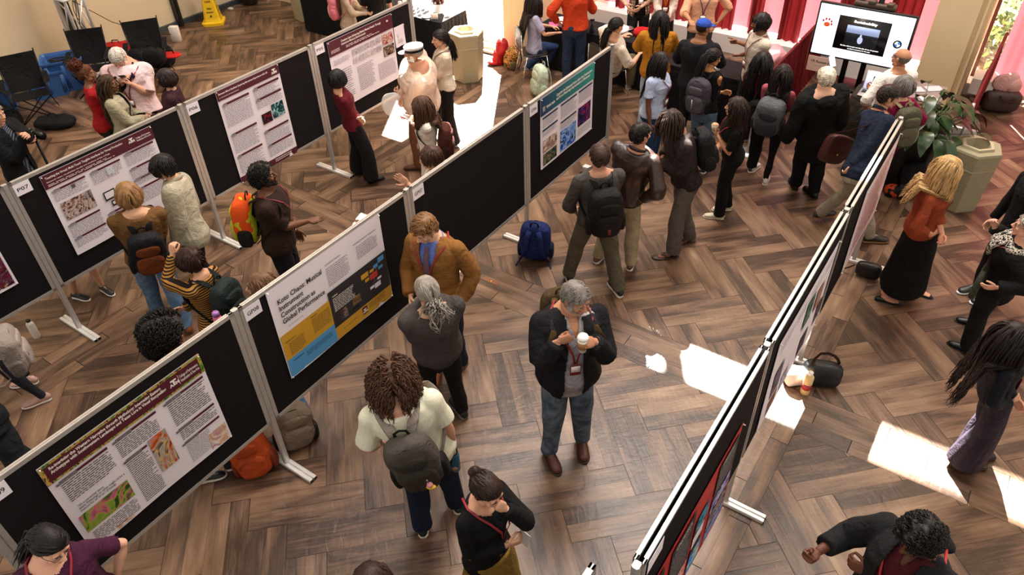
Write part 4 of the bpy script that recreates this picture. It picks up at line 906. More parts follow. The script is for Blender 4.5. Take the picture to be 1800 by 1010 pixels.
    def garment(name, spec, extra_off=0.):
        off = spec.get('off', .013) + extra_off; lo = spec.get('hem', -.10); fl = spec.get('flare', .0); sl = spec.get('sl', .97)
        sc_ = lambda s: fl * max(0, .35 - s) + (spec.get('puff', 0) if .1 < s < .6 else 0)
        neckw = spec.get('neck', .985)
        parts = [trunk(off, lo, neckw, sc_)]
        for (sj, el, wr, fd_, pn, hd) in limbs: parts.append(tube([spine(.93) + (sj - spine(.93)) * .2, sj], [.030 * H + off * .5, .028 * H * m * af + off * .8], 10))
        if sl > 0: parts += sleeves(sl, off * 1.05, spec.get('wid', 1.), spec.get('cuff', 0.))
        V, F = remesh(parts, vox, 5); V = fold(V, F, spec.get('amp', .0045) * 2.3, sd + len(name), spec.get('fk', 19.))
        keep = np.ones(len(V), bool)
        if 'open' in spec or 'vee' in spec or 'scoop' in spec:
            d = V - pc; s = (d @ SU) / SL; c = pc + s[:, None] * sp; q = V - c; rr, ff = axis(.6); x = q @ rr; y = q @ ff
            if 'open' in spec: o0, o1 = spec['open']; wd_ = np.interp(s, [lo, .35, .95], [o0, (o0 + o1) / 2 * .9, o1]); keep &= ~((np.abs(x + spec.get('ox', 0)) < wd_) & (y > .02))
            if 'vee' in spec: keep &= ~((np.abs(x) < np.clip((s - spec['vee']) * SL * .33, 0, .07)) & (y > 0.0))
            if 'scoop' in spec: keep &= ~((s > spec['scoop']) & (np.hypot(x, y) < .105) & (y > -.04))
            V, F = sub(V, F, keep)
        gg = G(); gg.add((V, F)); mt = spec['c'] if not isinstance(spec['c'], str) else cloth(spec['c'])
        o = gg.build(name, mt, th)
        if 'open' in spec or 'vee' in spec or 'scoop' in spec:
            md = o.modifiers.new('thick', 'SOLIDIFY'); md.thickness = .005; md.offset = -1
        return o
    if bot:
        mt = bot['c'] if not isinstance(bot['c'], str) else cloth(bot['c']); wd = bot.get('wid', 1.)
        if bot.get('k') == 'skirt':
            z1 = bot.get('z', .3 * H); P = []; Rr = []; zz = pc[2] + .05
            mid = (legs[0][1] + legs[1][1]) / 2; low = (ft[0] + ft[1]) / 2
            c0, a0, b0, r0, f0 = ring(.02, .012)
            for t in np.linspace(0, 1, 7):
                z = zz + (z1 - zz) * t; k = (pc[2] - z) / pc[2]; c = pc * (1 - max(k, 0)) + A([low[0], low[1], 0]) * max(k, 0); c = A([c[0], c[1], z])
                P.append(c); Rr.append((np.interp(t, [0, .2, 1], [a0 * .93, a0 * 1.04, a0 * bot.get('flare', 1.35)]), np.interp(t, [0, .2, 1], [b0 * .95, b0 * 1.08, b0 * bot.get('flare', 1.35) * 1.1])))
            parts = [tube(P, Rr, 20, ref=R)]
        else:
            parts = [trunk(.005, -.22, .10)]; e = bot.get('len', 1.)
            for (hj, kn, an, fd_) in legs:
                k0 = .054 * H * m; k1 = .038 * H * m * wd; k2 = (.029 if wd < .95 else .036) * H * wd * bot.get('flare', 1.)
                end = kn + (an - kn) * e - (Zv * .012 * H if e >= 1 else 0)
                parts += [tube([hj, hj * .5 + kn * .5, kn, kn + (end - kn) * .4, end], [k0, (k0 + k1) * .54, k1 * 1.04, (k1 * .5 + k2 * .5) * 1.05, k2], 12), ell(hj, [k0] * 3)]
        V, F = remesh(parts, vox, 4); V = fold(V, F, bot.get('amp', .006) * 2., sd + 5, 20., np.clip((pc[2] - .05 - V[:, 2]) / .25, .08, 1))
        gg = G(); gg.add((V, F)); gg.build('skirt' if bot.get('k') == 'skirt' else 'trousers', mt, th)
    if top: garment(top.get('n', 'shirt'), dict(top, amp=.0008, off=.008) if jacket else top)
    if jacket: garment(jacket.get('n', 'jacket'), jacket, .010)
    for ou, jacket_ in ((top, None), (jacket, 1)):
      if ou and ou.get('collar'):
        gg = G(); cc = ou['collar'] if isinstance(ou['collar'], str) else None
        pts = []
        op = ou.get('cgap', 22)
        nb = spine(.99); ra, fa = axis(.9); ou_ = .012 + (.010 if jacket_ else 0)
        for t in np.linspace(op, 360 - op, 17): k = math.cos(math.radians(t)); pts.append(nb + ra * (.041 * H + ou_) * math.sin(math.radians(t)) + fa * ((.041 * H + ou_) * k + .006) + Zv * (.012 - .034 * (k + .4)))
        gg.add(tube(pts, [(.006, .018)] * len(pts), 8, ref=A([(p_ - neck) for p_ in pts]))); gg.build('collar', cloth(cc) if cc else (ou['c'] if not isinstance(ou['c'], str) else cloth(ou['c'])), th)
    ou = jacket or top
    if ou and ou.get('lapel'):
        for s_ in (1, -1):
            gg = G(); o_ = .018 + ou.get('off', .01); gg.add(tube([surf(a_, s_ * p_, o_) for a_, p_ in ((.98, 62), (.92, 42), (.80, 30), (.64, 22), (.48, 16))], [(.012, .004), (.022, .005), (.030, .005), (.024, .005), (.006, .003)], 8, ref=A([r1] * 5))); gg.build('lapel', ou['c'] if not isinstance(ou['c'], str) else cloth('#222226'), th)
    if ou and ou.get('hood'):
        gg = G(); c = surf(.96, 180, .03); V, F = remesh([ell(c + Zv * .01, (.10, .055, .05)) if 0 else ell((0, 0, 0), (.115, .06, .055), frame(c, r1, f1, Zv))], .010, 3); gg.add((fold(V, F, .006, sd), F)); gg.build('hood', ou['c'] if not isinstance(ou['c'], str) else cloth(ou['c']), th)
    # --- shoes
    if shoes:
        for (hj, kn, an, fd_), l_ in zip(legs, lift):
            gp = A([an[0], an[1], l_]) + fd_ * .01; x_ = A([fd_[1], -fd_[0], 0]); k = H / 1.74 * (.92 if f else 1.03); y_ = fd_
            z_ = Zv
            if l_ > .05: y_ = nrm(fd_ - Zv * .8); z_ = np.cross(x_, y_); gp = an - z_ * .05 * H
            fr = frame(gp, x_ * k, y_ * k, z_ * k); bd, sl_ = shoe_geo(shoes[0]); gg = G()
            if shoes[0] == 'sandal': gg.add(xf(sl_, fr)); gg.add(xf(tube([(-.042, .06, .02), (-.02, .075, .055), (0, .11, .05), (.02, .075, .055), (.042, .06, .02)], [(.012, .003)] * 5, 6, ref=(0, 1, 0)), fr)); gg.build('sandal', mat('sandal_leather', shoes[1], .5), th); continue
            gg.add(xf(bd, fr)); so_ = gg.build('shoe', mat('shoe_' + shoes[1].strip('#'), shoes[1], .45, spec=.5), th); g2 = G(); g2.add(xf(sl_, fr)); g2.build('sole', mat('sole_' + shoes[2].strip('#'), shoes[2], .6), so_)
            if shoes[0] == 'sneaker': g3 = G(); [g3.add(xf(tube([(-.016, y, .098 - (y - .02) * .42), (0, y, .105 - (y - .02) * .42), (.016, y, .098 - (y - .02) * .42)], .003, 5), fr)) for y in (.03, .045, .06, .075)]; g3.build('laces', mat('laces', '#d8d4cc', .7), so_)
    # --- lanyard with badge
    if lanyard:
        off = .018 + (.010 if jacket and not ('open' in jacket) else 0) + (top.get('off', .01) if top else 0); lc = mat('lanyard_' + lanyard.strip('#'), lanyard, .6); gg = G(); s_end = .40
        for s in (-1, 1):
            pts = [surf(a_, s * p_, off + o_) for a_, p_, o_ in ((.985, 150, .004), (1.0, 95, .004), (.955, 48, .004), (.86, 24, .002), (.7, 12, .0), (.55, 5, .0), (s_end, 1.5, .0))]
            gg.add(tube(pts, [(.0075, .002)] * len(pts), 6, ref=A([r1] * len(pts))))
        gg.build('lanyard', lc, th)
        c = surf(s_end, 0, off + .006); gg = G(); gg.add(rbox((0, 0, -.055), (.085, .006, .11), .003, frame(c, r1, f1, Zv))); gg.build('badge', mat('badge_maroon', '#6e1420', .5), th)
        gg = G(); gg.add(box((0, .004, -.045), (.07, .002, .06), frame(c, r1, f1, Zv))); gg.build('name_card', WHITEP, th)
    if extra: extra(P_)
    return P_
# ================================================================ people: cast
D = lambda *t, **k: dict(t=t, **k)
person('center', 'person in a black blazer over a grey shirt holding a white-lidded coffee cup', ((965, 800), (1022, 778)), (1012, 524), H=1.85, yaw=-80, hy=-52, hp=-20, w=1.30, skin='#c08a6e', hairc='#77716c', hk='short', beard=('#a09890', .004),
  top=dict(c='#a49fa8', hem=-.28, sl=0, vee=.80, collar='#c4bfc8', cgap=30), jacket=dict(c='#17171b', hem=-.26, off=.018, open=(.085, .055), amp=.005, n='blazer', lapel=1), bot=dict(c=pattern('swirl', '#3f4c5c', '#6b7886', 5), wid=1.1), shoes=('dress', '#4a1d12', '#2a1810'),
  arms=(D(982, 600, 'f', .21, hand='fist', palm=(0, -1, 0), dir=(-.8, .1, .1)), D(1045, 600, 'f', .27, hand='grip', palm=(-1, 0, 0), dir=(-.7, .5, .2))), lanyard='#8a1420')
person('cardigan', 'person in a mustard cardigan, blue shirt and striped tie facing the grey-ponytailed visitor', ((770, 660), (812, 645)), (747, 402), H=1.82, yaw=-112, hy=-130, hp=-32, w=1.12, skin='#d9a98c', hairc='#7a5636', hk='quiff',
  top=dict(c='#5b6fb4', hem=-.1, sl=0, collar='#5b6fb4', cgap=25), jacket=dict(c='#84592c', hem=-.14, vee=.52, off=.014, n='cardigan', amp=.006), bot=dict(c='#1b2236'), shoes=('dress', '#8a4a22', '#4a2a18'), arms=(D(722, 520, 'f', .2, hand='half'), 'pocket'), lanyard='#8a1420')
person('pony', 'person with a grey curly ponytail in a charcoal blazer seen from behind', ((812, 728), (758, 722)), (750, 510), H=1.74, yaw=112, hy=118, hp=-12, w=1.16, skin='#c99a80', hairc='#8d867e', hk='curlpony', jacket=dict(c='#453f40', hem=-.30, off=.016, amp=.005, n='blazer'), top=dict(c='#3a3536', sl=0),
  bot=dict(c='#141316'), shoes=('sneaker', '#1a1a1c', '#6a6662'), arms=('cross', 'cross'))
person('curly', 'person with long brown curls in a cream check shirt carrying a water bottle', ((803, 890), (745, 930)), (690, 668), H=1.80, yaw=100, hp=-20, w=1.26, hk='curly', hairc='#4a3022', skin='#d09a80', top=dict(c=pattern('plaid', '#e6e4d6', '#d9d9c0', 22), hem=-.16, sl=.42, off=.018, cuff=.012), bot=dict(c='#151c30', wid=1.15),
  shoes=('sneaker', '#15161a', '#d8cfc4'), arms=(D(815, 815, 'f', -.02, hand='grip', palm=(-1, 0, 0), dir=(0, 0, -.8), hint=(1, -.6, 0)), D(672, 775, 'f', .12)))
person('chin', 'person with a dark bun in a black sweater resting a hand on the chin', None, (856, 862), H=1.66, f=True, yaw=-38, hy=-42, hp=-22, skin='#d8a488', hairc='#2a1a16', hk='bun', w=1.04, top=dict(c='#101013', hem=-.12, scoop=.93, off=.014), bot=dict(c='#85692f', k='skirt', z=.35, flare=1.3), shoes=('flat', '#222', '#222'),
  arms=(D(893, 957, 'f', .19, hand='half', palm=(0, -1, 0)), D(888, 893, 'f', .17, hand='fist', palm=(0, -1, 0), dir=(-.5, -.2, .8), hint=(.6, .3, -1))), lanyard='#8a1c30')
person('bottomhead', 'person cut off at the bottom edge, only brown hair and a floral shoulder showing', None, (655, 1022), H=1.66, f=True, yaw=70, hk='long', hairc='#2e1d18', top=dict(c=pattern('spots', '#20242a', '#38553c', 30, ('#d8d0c8', '#a83a4a')), sl=.4), bot=dict(c='#222'), arms=('down', 'down'))
person('purple', 'person in a plum T-shirt and glasses looking down at the lower left corner', None, (88, 958), H=1.70, f=True, yaw=-62, hy=-30, hp=-28, hr=14, w=1.18, skin='#dca88e', hairc='#141013', hk='lowpony', top=dict(c='#421a34', hem=-.1, sl=.42, scoop=.90), bot=dict(c='#222'), glasses=True, lanyard='#8a1428', arms=('down', D(205, 1015, .95)))
person('pointing', 'person in an open black hooded jacket and dark red shirt stretching out one arm', None, (1616, 944), H=1.80, yaw=-150, hy=-158, hp=-28, w=1.16, skin='#5f3826', hairc='#120e0d', hk='curlshort', glasses=True, top=dict(c='#43101a', sl=0, vee=.86), jacket=dict(c='#1b1c1f', off=.018, open=(.10, .07), hem=-.2, sl=.88, hood=1, amp=.006), bot=dict(c='#1a1a1a'), lanyard='#a01c24',
  arms=(D(1436, 970, 1.22, hand='fist', palm=(0, 0, 1)), D(1525, 1005, 1.2, hand='half')))
person('navy', 'person with long black hair, navy top and wide aubergine trousers beside the sunlit patch', ((1692, 818), (1706, 795)), (1786, 592), H=1.64, f=True, yaw=-20, hp=-10, skin='#c99478', hairc='#170d0d', hk='vlong', top=dict(c='#14151f', hem=-.02), bot=dict(c='#2b2432', wid=1.45, flare=1.6), shoes=('boot', '#0d0c0c', '#15120f'),
  arms=(D(1776, 706, .93, hand='half'), D(1784, 700, .93, hand='half')), lanyard='#a01c24')
person('scarf', 'person in a black coat and zebra-pattern scarf gesturing with a raised hand', ((1712, 572), (1697, 618)), (1806, 398), H=1.62, f=True, yaw=140, hy=150, w=1.15, skin='#d09c84', hairc='#7d736c', hk='short', glasses=True, top=dict(c='#1a1519', sl=0), jacket=dict(c='#0d0c0e', hem=-.45, off=.02, n='coat', flare=.03), bot=dict(c='#0d0c0e', wid=1.2), shoes=('dress', '#0c0c0c', '#0c0c0c'),
  arms=(D(1748, 398, 1.28, hand='half', dir=(0, .1, .8)), D(1752, 505, 1.0)), lanyard='#8a2a30')
person('blonde', 'person with long blonde hair in a rust blouse and long black skirt', ((1550, 528), (1606, 513)), (1666, 298), H=1.76, f=True, yaw=-30, hy=-22, hp=-25, w=1.06, skin='#d99c80', hairc='#b28e5e', hk='wavy', top=dict(c='#8f3f24', hem=-.02, off=.016, sl=.82, puff=.012, collar=1), bot=dict(c='#0c0b0d', k='skirt', z=.17, flare=1.35), shoes=('flat', '#1a1718', '#222'),
  arms=(D(1640, 412, .97, hand='half', dir=(-.6, .3, 0)), D(1656, 416, .97, hand='half', dir=(-.6, .1, -.2))), lanyard='#8a2a30')
person('edge', 'person in black clothes cut off by the right edge behind the scarf wearer', None, (1838, 292), H=1.7, yaw=180, hk='short', top=dict(c='#0e0e10'), bot=dict(c='#0e0e10'))
person('walker', 'person in a navy shirt and khaki chinos walking with a leather satchel', ((1438, 388), (1528, 425)), (1562, 170), H=1.80, yaw=5, hy=-12, hp=-12, skin='#c08c70', hairc='#241a16', hk='short', top=dict(c='#1c2336', hem=-.14, collar='#1c2336', sl=.95), bot=dict(c='#938878'), shoes=('sneaker', '#2c2824', '#7a5228'), lift=(.05, 0),
  arms=(D(1492, 300, 'r', .02, hand='half'), 'swingf'), lanyard='#8a1428', pel=tuple(at(1508, 300, .93)))
person('whitehair', 'person with white hair in a long black coat seen from behind', ((1428, 345), (1396, 330)), (1452, 136), H=1.76, yaw=92, w=1.28, skin='#d8a890', hairc='#d9cfbd', hk='short', top=dict(c='#0c0c0d', sl=0), jacket=dict(c='#0b0b0c', hem=-.62, off=.024, flare=.05, n='coat', hood=1, amp=.008), bot=dict(c='#0d0d0f', wid=1.2), shoes=('dress', '#0c0c0c', '#0c0c0c'), arms=('down', 'down'))
person('pinktop', 'person in a dusty pink top and black leggings wearing a large grey backpack', ((1345, 322), (1324, 300)), (1376, 130), H=1.64, f=True, yaw=58, hp=-5, skin='#b07a5c', hairc='#1a1110', hk='wavy', top=dict(c='#a8525e', hem=-.12), bot=dict(c='#0f0e10', wid=.78), shoes=('sneaker', '#c8b8b4', '#e0dad4'), arms=('phone', 'phone'))
person('blackbag', 'person with long black hair in a dark red top beside the grey backpack wearer', None, (1341, 106), H=1.62, f=True, yaw=62, hairc='#120d0d', hk='vlong', skin='#a87458', top=dict(c='#471020'), bot=dict(c='#111'), arms=('phone', 'phone'))
person('girl', 'person in a black T-shirt and black trousers holding a snack cup, chunky cream sneakers', ((1276, 369), (1262, 384)), (1293, 188), H=1.62, f=True, yaw=172, hy=165, skin='#c08a68', hairc='#251612', hk='wavy', top=dict(c='#0e0e10', hem=-.02, sl=.42), bot=dict(c='#0e0d10', wid=1.1), shoes=('sneaker', '#cdc3ac', '#d8d0bc'), arms=('cross', D(1262, 238, 'r', .0, hand='grip', palm=(0, 0, 1))), lanyard='#8a1428')
person('locs', 'person with brown locs, dark jacket and wide grey trousers holding a phone', ((1210, 425), (1180, 452)), (1180, 214), H=1.80, yaw=188, hy=195, hp=-38, skin='#7d513a', hairc='#2c1f1a', hk='locs', top=dict(c='#2a2322', sl=0), jacket=dict(c=pattern('swirl', '#1d1817', '#33292a', 14), off=.020, hem=-.04, amp=.007), bot=dict(c='#5a524e', wid=1.25), shoes=('sandal', '#3a2418', '#2a1a12'),
  arms=(D(1166, 276, 1.17, hand='half'), D(1160, 286, 1.15, hand='half')))
person('leather', 'person in a glossy brown leather jacket and khaki trousers', ((1108, 470), (1052, 458)), (1126, 236), H=1.77, yaw=62, hy=28, w=1.12, skin='#b8866a', hairc='#17110f', hk='short', top=dict(c='#222', sl=0), jacket=dict(c=mat('brown_leather', '#2a1613', .40, 0, .2, 12, .5, 30, .6), off=.020, hem=-.02, amp=.009, collar=1), bot=dict(c='#a39677', wid=1.1), shoes=('sneaker', '#6a4630', '#e0dad0'),
  arms=(D(1130, 350, 'f', -.04, hand='relax', hint=(1, -.6, 0)), 'phone'))
person('greyshirt', 'person in a dark grey shirt and olive trousers with a big black backpack', ((1086, 516), (1000, 490)), (1054, 274), H=1.79, yaw=100, w=1.10, skin='#c08c74', hairc='#3d2a22', hk='short', top=dict(c='#46413f', hem=-.06, sl=.75, off=.014), bot=dict(c='#5a5344', wid=1.1), shoes=('sneaker', '#1a1a1c', '#e0d8cc'), arms=('phone', D(1012, 372, 'f', .12, hint=(1, -.5, -.3))))
person('polo', 'person in a pale blue polo and jeans with a maroon lanyard', None, (1162, 108), H=1.63, f=True, yaw=-35, hy=-18, hp=-12, w=1.2, skin='#6e4430', hairc='#17100f', hk='long', top=dict(c='#b3bfdd', hem=-.04, sl=.36, collar=1, cuff=.006), bot=dict(c='#1f3a60'), lanyard='#6e1428', glasses=True, arms=('down', 'down'))
person('tank', 'person in a black sleeveless top and faded jeans with a grey school backpack', None, (1254, 102), H=1.66, f=True, yaw=48, hy=30, hp=-15, skin='#b27b50', hairc='#130e0e', hk='pony', top=dict(c='#0d0d10', hem=.02, sl=0), bot=dict(c='#566c84', wid=.85), arms=('cross', 'cross'))
person('bluecap', 'person in a royal blue cap and black sweater with a tan shoulder bag', None, (1236, 50), H=1.76, yaw=66, hy=30, hp=-10, w=1.26, skin='#8a5c40', hairc='#1a1412', hk='buzz', top=dict(c='#14141a', off=.018), bot=dict(c='#15151a'), arms=('desk', 'desk'))
person('mustardtee', 'person with straight black hair in a mustard T-shirt at the sticker table', None, (1160, 34), H=1.70, yaw=82, w=1.16, skin='#c8a078', hairc='#120e0d', hk='long', top=dict(c='#a46c19', hem=-.16, sl=.44, off=.02, cuff=.012), bot=dict(c='#8ea2b2'), arms=('desk', 'desk'))
person('peach', 'person in a peach shirt and lanyard standing behind the sticker table', None, (1243, -36), H=1.76, yaw=-100, hp=-25, w=1.16, skin='#b07c5c', hairc='#2a1a14', hk='short', beard=('#2a1a14', .004), top=dict(c='#e2ac8c', collar=1, sl=.62, off=.016), bot=dict(c='#333'), lanyard='#5a3050', arms=('desk', 'hip'))
person('white_demo', 'person in a cream shirt explaining beside the open laptop', None, (1337, 40), H=1.76, yaw=188, hy=182, hp=-8, skin='#7c5038', hairc='#15100f', hk='mop', beard=('#15100f', .004), top=dict(c='#cfc5b6', hem=-.16, sl=.6, off=.018, collar=1), bot=dict(c='#222'), lanyard='#6e1428', arms=(D(1296, 74, 1.18, hand='point', palm=(-1, 0, 0)), D(1290, 101, 1.02, hand='flat', palm=(0, 0, 1))))
person('plaid', 'person in an open plaid overshirt with a bright badge behind the table', None, (1130, -62), H=1.74, yaw=-92, skin='#d0a488', hairc='#3a2a20', hk='short', top=dict(c='#101012', sl=0), jacket=dict(c=pattern('plaid', '#cdbba6', '#6a4a38', 7), off=.016, open=(.10, .06), hem=-.25, sl=.62), bot=dict(c='#222'), lanyard='#3a1018', arms=(D(1102, 10, 'f', .18), D(1126, 13, 'f', .18)))
person('redvest', 'person in a pale cardigan over a red top behind the table', None, (1174, -46), H=1.66, f=True, yaw=-95, skin='#a87458', hairc='#1a1210', hk='long', top=dict(c='#b8281c', sl=0), jacket=dict(c='#d8c8bc', off=.014, open=(.07, .05), hem=-.1, sl=.9), bot=dict(c='#222'), lanyard='#c8a040', arms=('front', 'front'))
person('magenta', 'person with grey hair and magenta sleeves wearing an olive backpack, hands on hips', None, (1588, 150), H=1.66, f=True, yaw=100, hy=112, w=1.1, skin='#c89880', hairc='#67625e', hk='straightbob', top=dict(c='#78103a', off=.016), bot=dict(c='#3a0f20'), arms=('hip', 'hip'))
person('bald', 'person with a bald crown in a white shirt facing the large screen', None, (1584, 103), H=1.74, yaw=100, hy=120, skin='#b07c5c', hairc='#6a625c', hk='fringe', w=1.12, top=dict(c='#d9d2cc', off=.018, sl=.6), bot=dict(c='#222'), arms=('phone', 'hip'))
person('pinkpack', 'person in a beige jacket behind the first board row wearing a pink backpack', None, (604, -34), H=1.66, f=True, yaw=-5, skin='#cf9c80', hairc='#6a3a20', hk='long', top=dict(c='#b09a84'), bot=dict(c='#222'), arms=('phone', 'phone'))
person('blacktee', 'person in a black T-shirt at the glassware table behind board P05', None, (655, -42), H=1.7, yaw=120, skin='#c08c70', hk='short', top=dict(c='#0f0f12', sl=.4), bot=dict(c='#15151a'), arms=('down', 'phone'))
person('capman', 'person in a white officer cap and pale pink overshirt with brown trousers', ((762, 268), (738, 298)), (728, 94), H=1.80, yaw=182, hy=178, hp=-5, w=1.42, skin='#b88468', hairc='#9a928a', hk='fringe', beard=('#e0dcd6', .006), top=dict(c='#d6bfae', sl=0), jacket=dict(c='#d3baa8', off=.028, hem=-.30, sl=.93, wid=1.4, collar=1, amp=.005, n='overshirt'), bot=dict(c='#68432e', wid=1.2), shoes=('dress', '#5a3420', '#3a2214'),
  arms=('cross', D(702, 165, 'r', .05, hand='grip')))
person('creamtop', 'person with a low black ponytail in a cream blouse and wide black trousers', None, (773, 68), H=1.64, f=True, yaw=192, hy=195, hp=-10, skin='#d2a080', hairc='#17100f', hk='lowpony', top=dict(c='#cdc0ac', hem=-.02, off=.016, collar=1), bot=dict(c='#161214', wid=1.4, flare=1.3), lanyard='#4a2030', arms=('cross', 'cross'))
person('maroontop', 'person with black hair in a maroon sweater and wide black trousers reading poster P05', ((655, 320), (632, 305)), (594, 138), H=1.60, f=True, yaw=22, hy=48, hp=-5, skin='#cf9c7c', hairc='#130e0e', hk='straightbob', top=dict(c='#5d1520', hem=-.02, off=.014), bot=dict(c='#121014', wid=1.4, flare=1.3), shoes=('dress', '#0d0c0c', '#0d0c0c'), arms=(D(634, 212, 'r', -.05, hand='relax'), D(630, 208, 'r', -.12)))
person('brownpack', 'person with wavy brown hair in a white top looking at a phone, brown backpack', None, (740, 187), H=1.62, f=True, yaw=180, hy=185, hp=-22, skin='#cf9c80', hairc='#4d3222', hk='wavy', top=dict(c='#ded3c8', sl=.45), bot=dict(c='#d0c6b8', wid=1.2), lanyard='#8a1428', arms=(D(716, 205, 1.12, hand='half'), D(716, 214, 1.1, hand='half')))
person('behindgp07', 'person with chin-length brown hair gesturing behind board GP07', None, (757, 277), H=1.68, yaw=192, hy=190, hp=-12, skin='#cf9a7c', hairc='#3f291e', hk='mop', top=dict(c='#d8ccc0', sl=.9), bot=dict(c='#222'), arms=('front', D(716, 322, 1.5, hand='flat', palm=(1, 0, .3), dir=(0, .6, .5))))
person('browntee', 'person in a dark brown T-shirt gesturing with an open palm at board P06', None, (463, 310), H=1.80, yaw=2, hy=12, hp=8, skin='#6a4430', hairc='#120e0d', hk='curlshort', beard=('#120e0d', .006), w=1.1, top=dict(c='#2e1e1a', hem=-.10, sl=.46, off=.018, cuff=.01), bot=dict(c='#121216', wid=1.15), lanyard='#7a1420',
  arms=(D(542, 388, 1.10, hand='flat', palm=(.2, 0, 1), dir=(0, .8, .1)), 'down'))
person('behindgp08', 'person with light brown hair mostly hidden behind board GP08', ((538, 742), (520, 705)), (457, 502), H=1.62, f=True, yaw=205, hy=195, hairc='#6a4a34', hk='long', skin='#cf9c80', top=dict(c='#56606e'), bot=dict(c='#4a6a94', wid=1.1, len=.9), shoes=('dress', '#5a2a1a', '#2a1810'))
person('striped', 'person in a mustard and black striped top with one hand in dark hair', None, (334, 458), H=1.64, f=True, yaw=160, hy=165, hp=-20, skin='#cf9c80', hairc='#2c1612', hk='mop', top=dict(c=pattern('stripe', '#a87838', '#1a1412', 14), hem=-.1, off=.016), bot=dict(c='#121214'), arms=('cross', D(303, 446, 1.52, hand='half', dir=(-.2, 0, .8), hint=(.6, .6, -1))))
person('brownsweater', 'person in a brown sweater and blue jeans with chin-length blond hair at board P07', ((332, 580), (285, 560)), (226, 343), H=1.78, yaw=118, hy=122, hp=-20, w=1.1, hairc='#8a6540', hk='straightbob', skin='#d0a080', top=dict(c='#6a4b2a', hem=-.08, off=.016, amp=.007), bot=dict(c=pattern('swirl', '#4d6888', '#6e88a6', 5), wid=1.1), shoes=('dress', '#7a4020', '#4a2814'), arms=('cross', 'cross'))
person('sageshirt', 'person with black hair in a loose sage overshirt leaning towards poster P07', None, (286, 294), H=1.76, yaw=188, hy=195, hp=-22, skin='#cf9f7f', hairc='#14100f', hk='mop', top=dict(c='#cfc8b8', sl=0), jacket=dict(c='#a9a28e', off=.020, hem=-.18, wid=1.3, amp=.004, collar=1, n='overshirt'), bot=dict(c='#15151a'), arms=('down', 'down'), pel=tuple(at(338, 412, .93)))
person('skirt', 'person hidden behind board P07 but for a black skirt, bare legs and white-toed sneakers', ((137, 524), (185, 512)), tuple(at(161, 518, 0) + A([-.05, 0, 1.38])), H=1.5, f=True, yaw=-25, hk='short', top=dict(c='#222'), bot=dict(c='#17181c', k='skirt', z=.42, flare=1.3), shoes=('sneaker', '#1b1b1d', '#e4ded4'))
person('cameraman', 'person in a black jacket at the left edge holding a camera on a monopod', None, (-10, 200), H=1.76, yaw=-12, hp=-10, skin='#cf9c80', hairc='#8a8078', hk='short', top=dict(c=pattern('vstripe', '#20242c', '#5a606c', 30), sl=0), jacket=dict(c='#111214', off=.02, open=(.05, .04)), bot=dict(c='#1c2234'), arms=(D(44, 248, 'r', .0, hand='half', dir=(0, .8, 0)), D(48, 238, 'r', -.1, hand='half')))
person('redtop', 'person in a red top with a high auburn puff of curls', None, (152, 130), H=1.64, f=True, yaw=25, skin='#8a5a40', hairc='#5e3018', hk='puff', top=dict(c='#a51b20'), bot=dict(c='#222'), arms=('cross', 'cross'))
person('braids', 'person with long golden-tipped braids, glasses and a beige jacket', None, (192, 147), H=1.60, f=True, yaw=8, hy=5, skin='#7c5038', hairc='#3f2c1c', hk='braids', glasses=True, top=dict(c='#161614', sl=0), jacket=dict(c='#a59c82', off=.018, open=(.04, .03)), bot=dict(c='#1a1a1a'), arms=('phone', 'phone'))
person('pinktee', 'person with white hair and beard in a pale pink T-shirt looking down at a phone', None, (208, 102), H=1.80, yaw=-78, hy=-88, hp=-42, w=1.5, skin='#cf9880', hairc='#c6beb2', hk='short', beard=('#d8d0c6', .007), top=dict(c='#dfc2c6', hem=-.14, sl=.5, off=.024, amp=.008, cuff=.014), bot=dict(c='#7a6c58'), lanyard='#8a1428', arms=(D(216, 144, 'f', .27, hand='half'), D(228, 146, 'f', .28, hand='half')))
person('masked', 'person with a dark bob and a black face mask in a plum jacket', None, (292, 137), H=1.62, f=True, yaw=188, hy=180, skin='#cf9c84', hairc='#2c1f20', hk='straightbob', top=dict(c='#7a2a20', sl=0), jacket=dict(c='#3c2229', off=.016, open=(.04, .03)), bot=dict(c='#222'), arms=('phone', 'phone'))
person('afro', 'person with a large black afro in a houndstooth top behind board GP09', ((412, 820), (360, 845)), (293, 590), H=1.66, f=True, yaw=25, hy=28, hp=5, skin='#7c5038', hairc='#15100f', hk='bigafro', glasses=True, top=dict(c=pattern('check', '#d8d4d0', '#1c1a1c', 45), sl=.5), bot=dict(c='#1c1c22'), shoes=('sneaker', '#1b1b22', '#d8d0c8'), lanyard='#8a1428')
person('leftwalker', 'person walking out at the left edge in charcoal trousers and pale pink sneakers', ((78, 705), (58, 668)), tuple(at(78, 705, 0) + A([-.38, -.22, 1.5])), H=1.66, f=True, yaw=200, hk='long', top=dict(c='#2a2a30'), bot=dict(c='#1e1e26', wid=.85), shoes=('sneaker', '#b58d82', '#d8cac2'), pel=tuple(at(78, 705, 0) + A([-.2, -.1, .86])))
person('leftdark', 'person in dark green-black clothes cut off by the left edge above board GP09', ((95, 900), (130, 850)), tuple(at(110, 880, 0) + A([-.5, .2, 1.66])), H=1.78, yaw=170, hk='short', top=dict(c='#14181a'), bot=dict(c='#1b1f22', wid=1.2), pel=tuple(at(110, 880, 0) + A([-.25, .05, .94])))

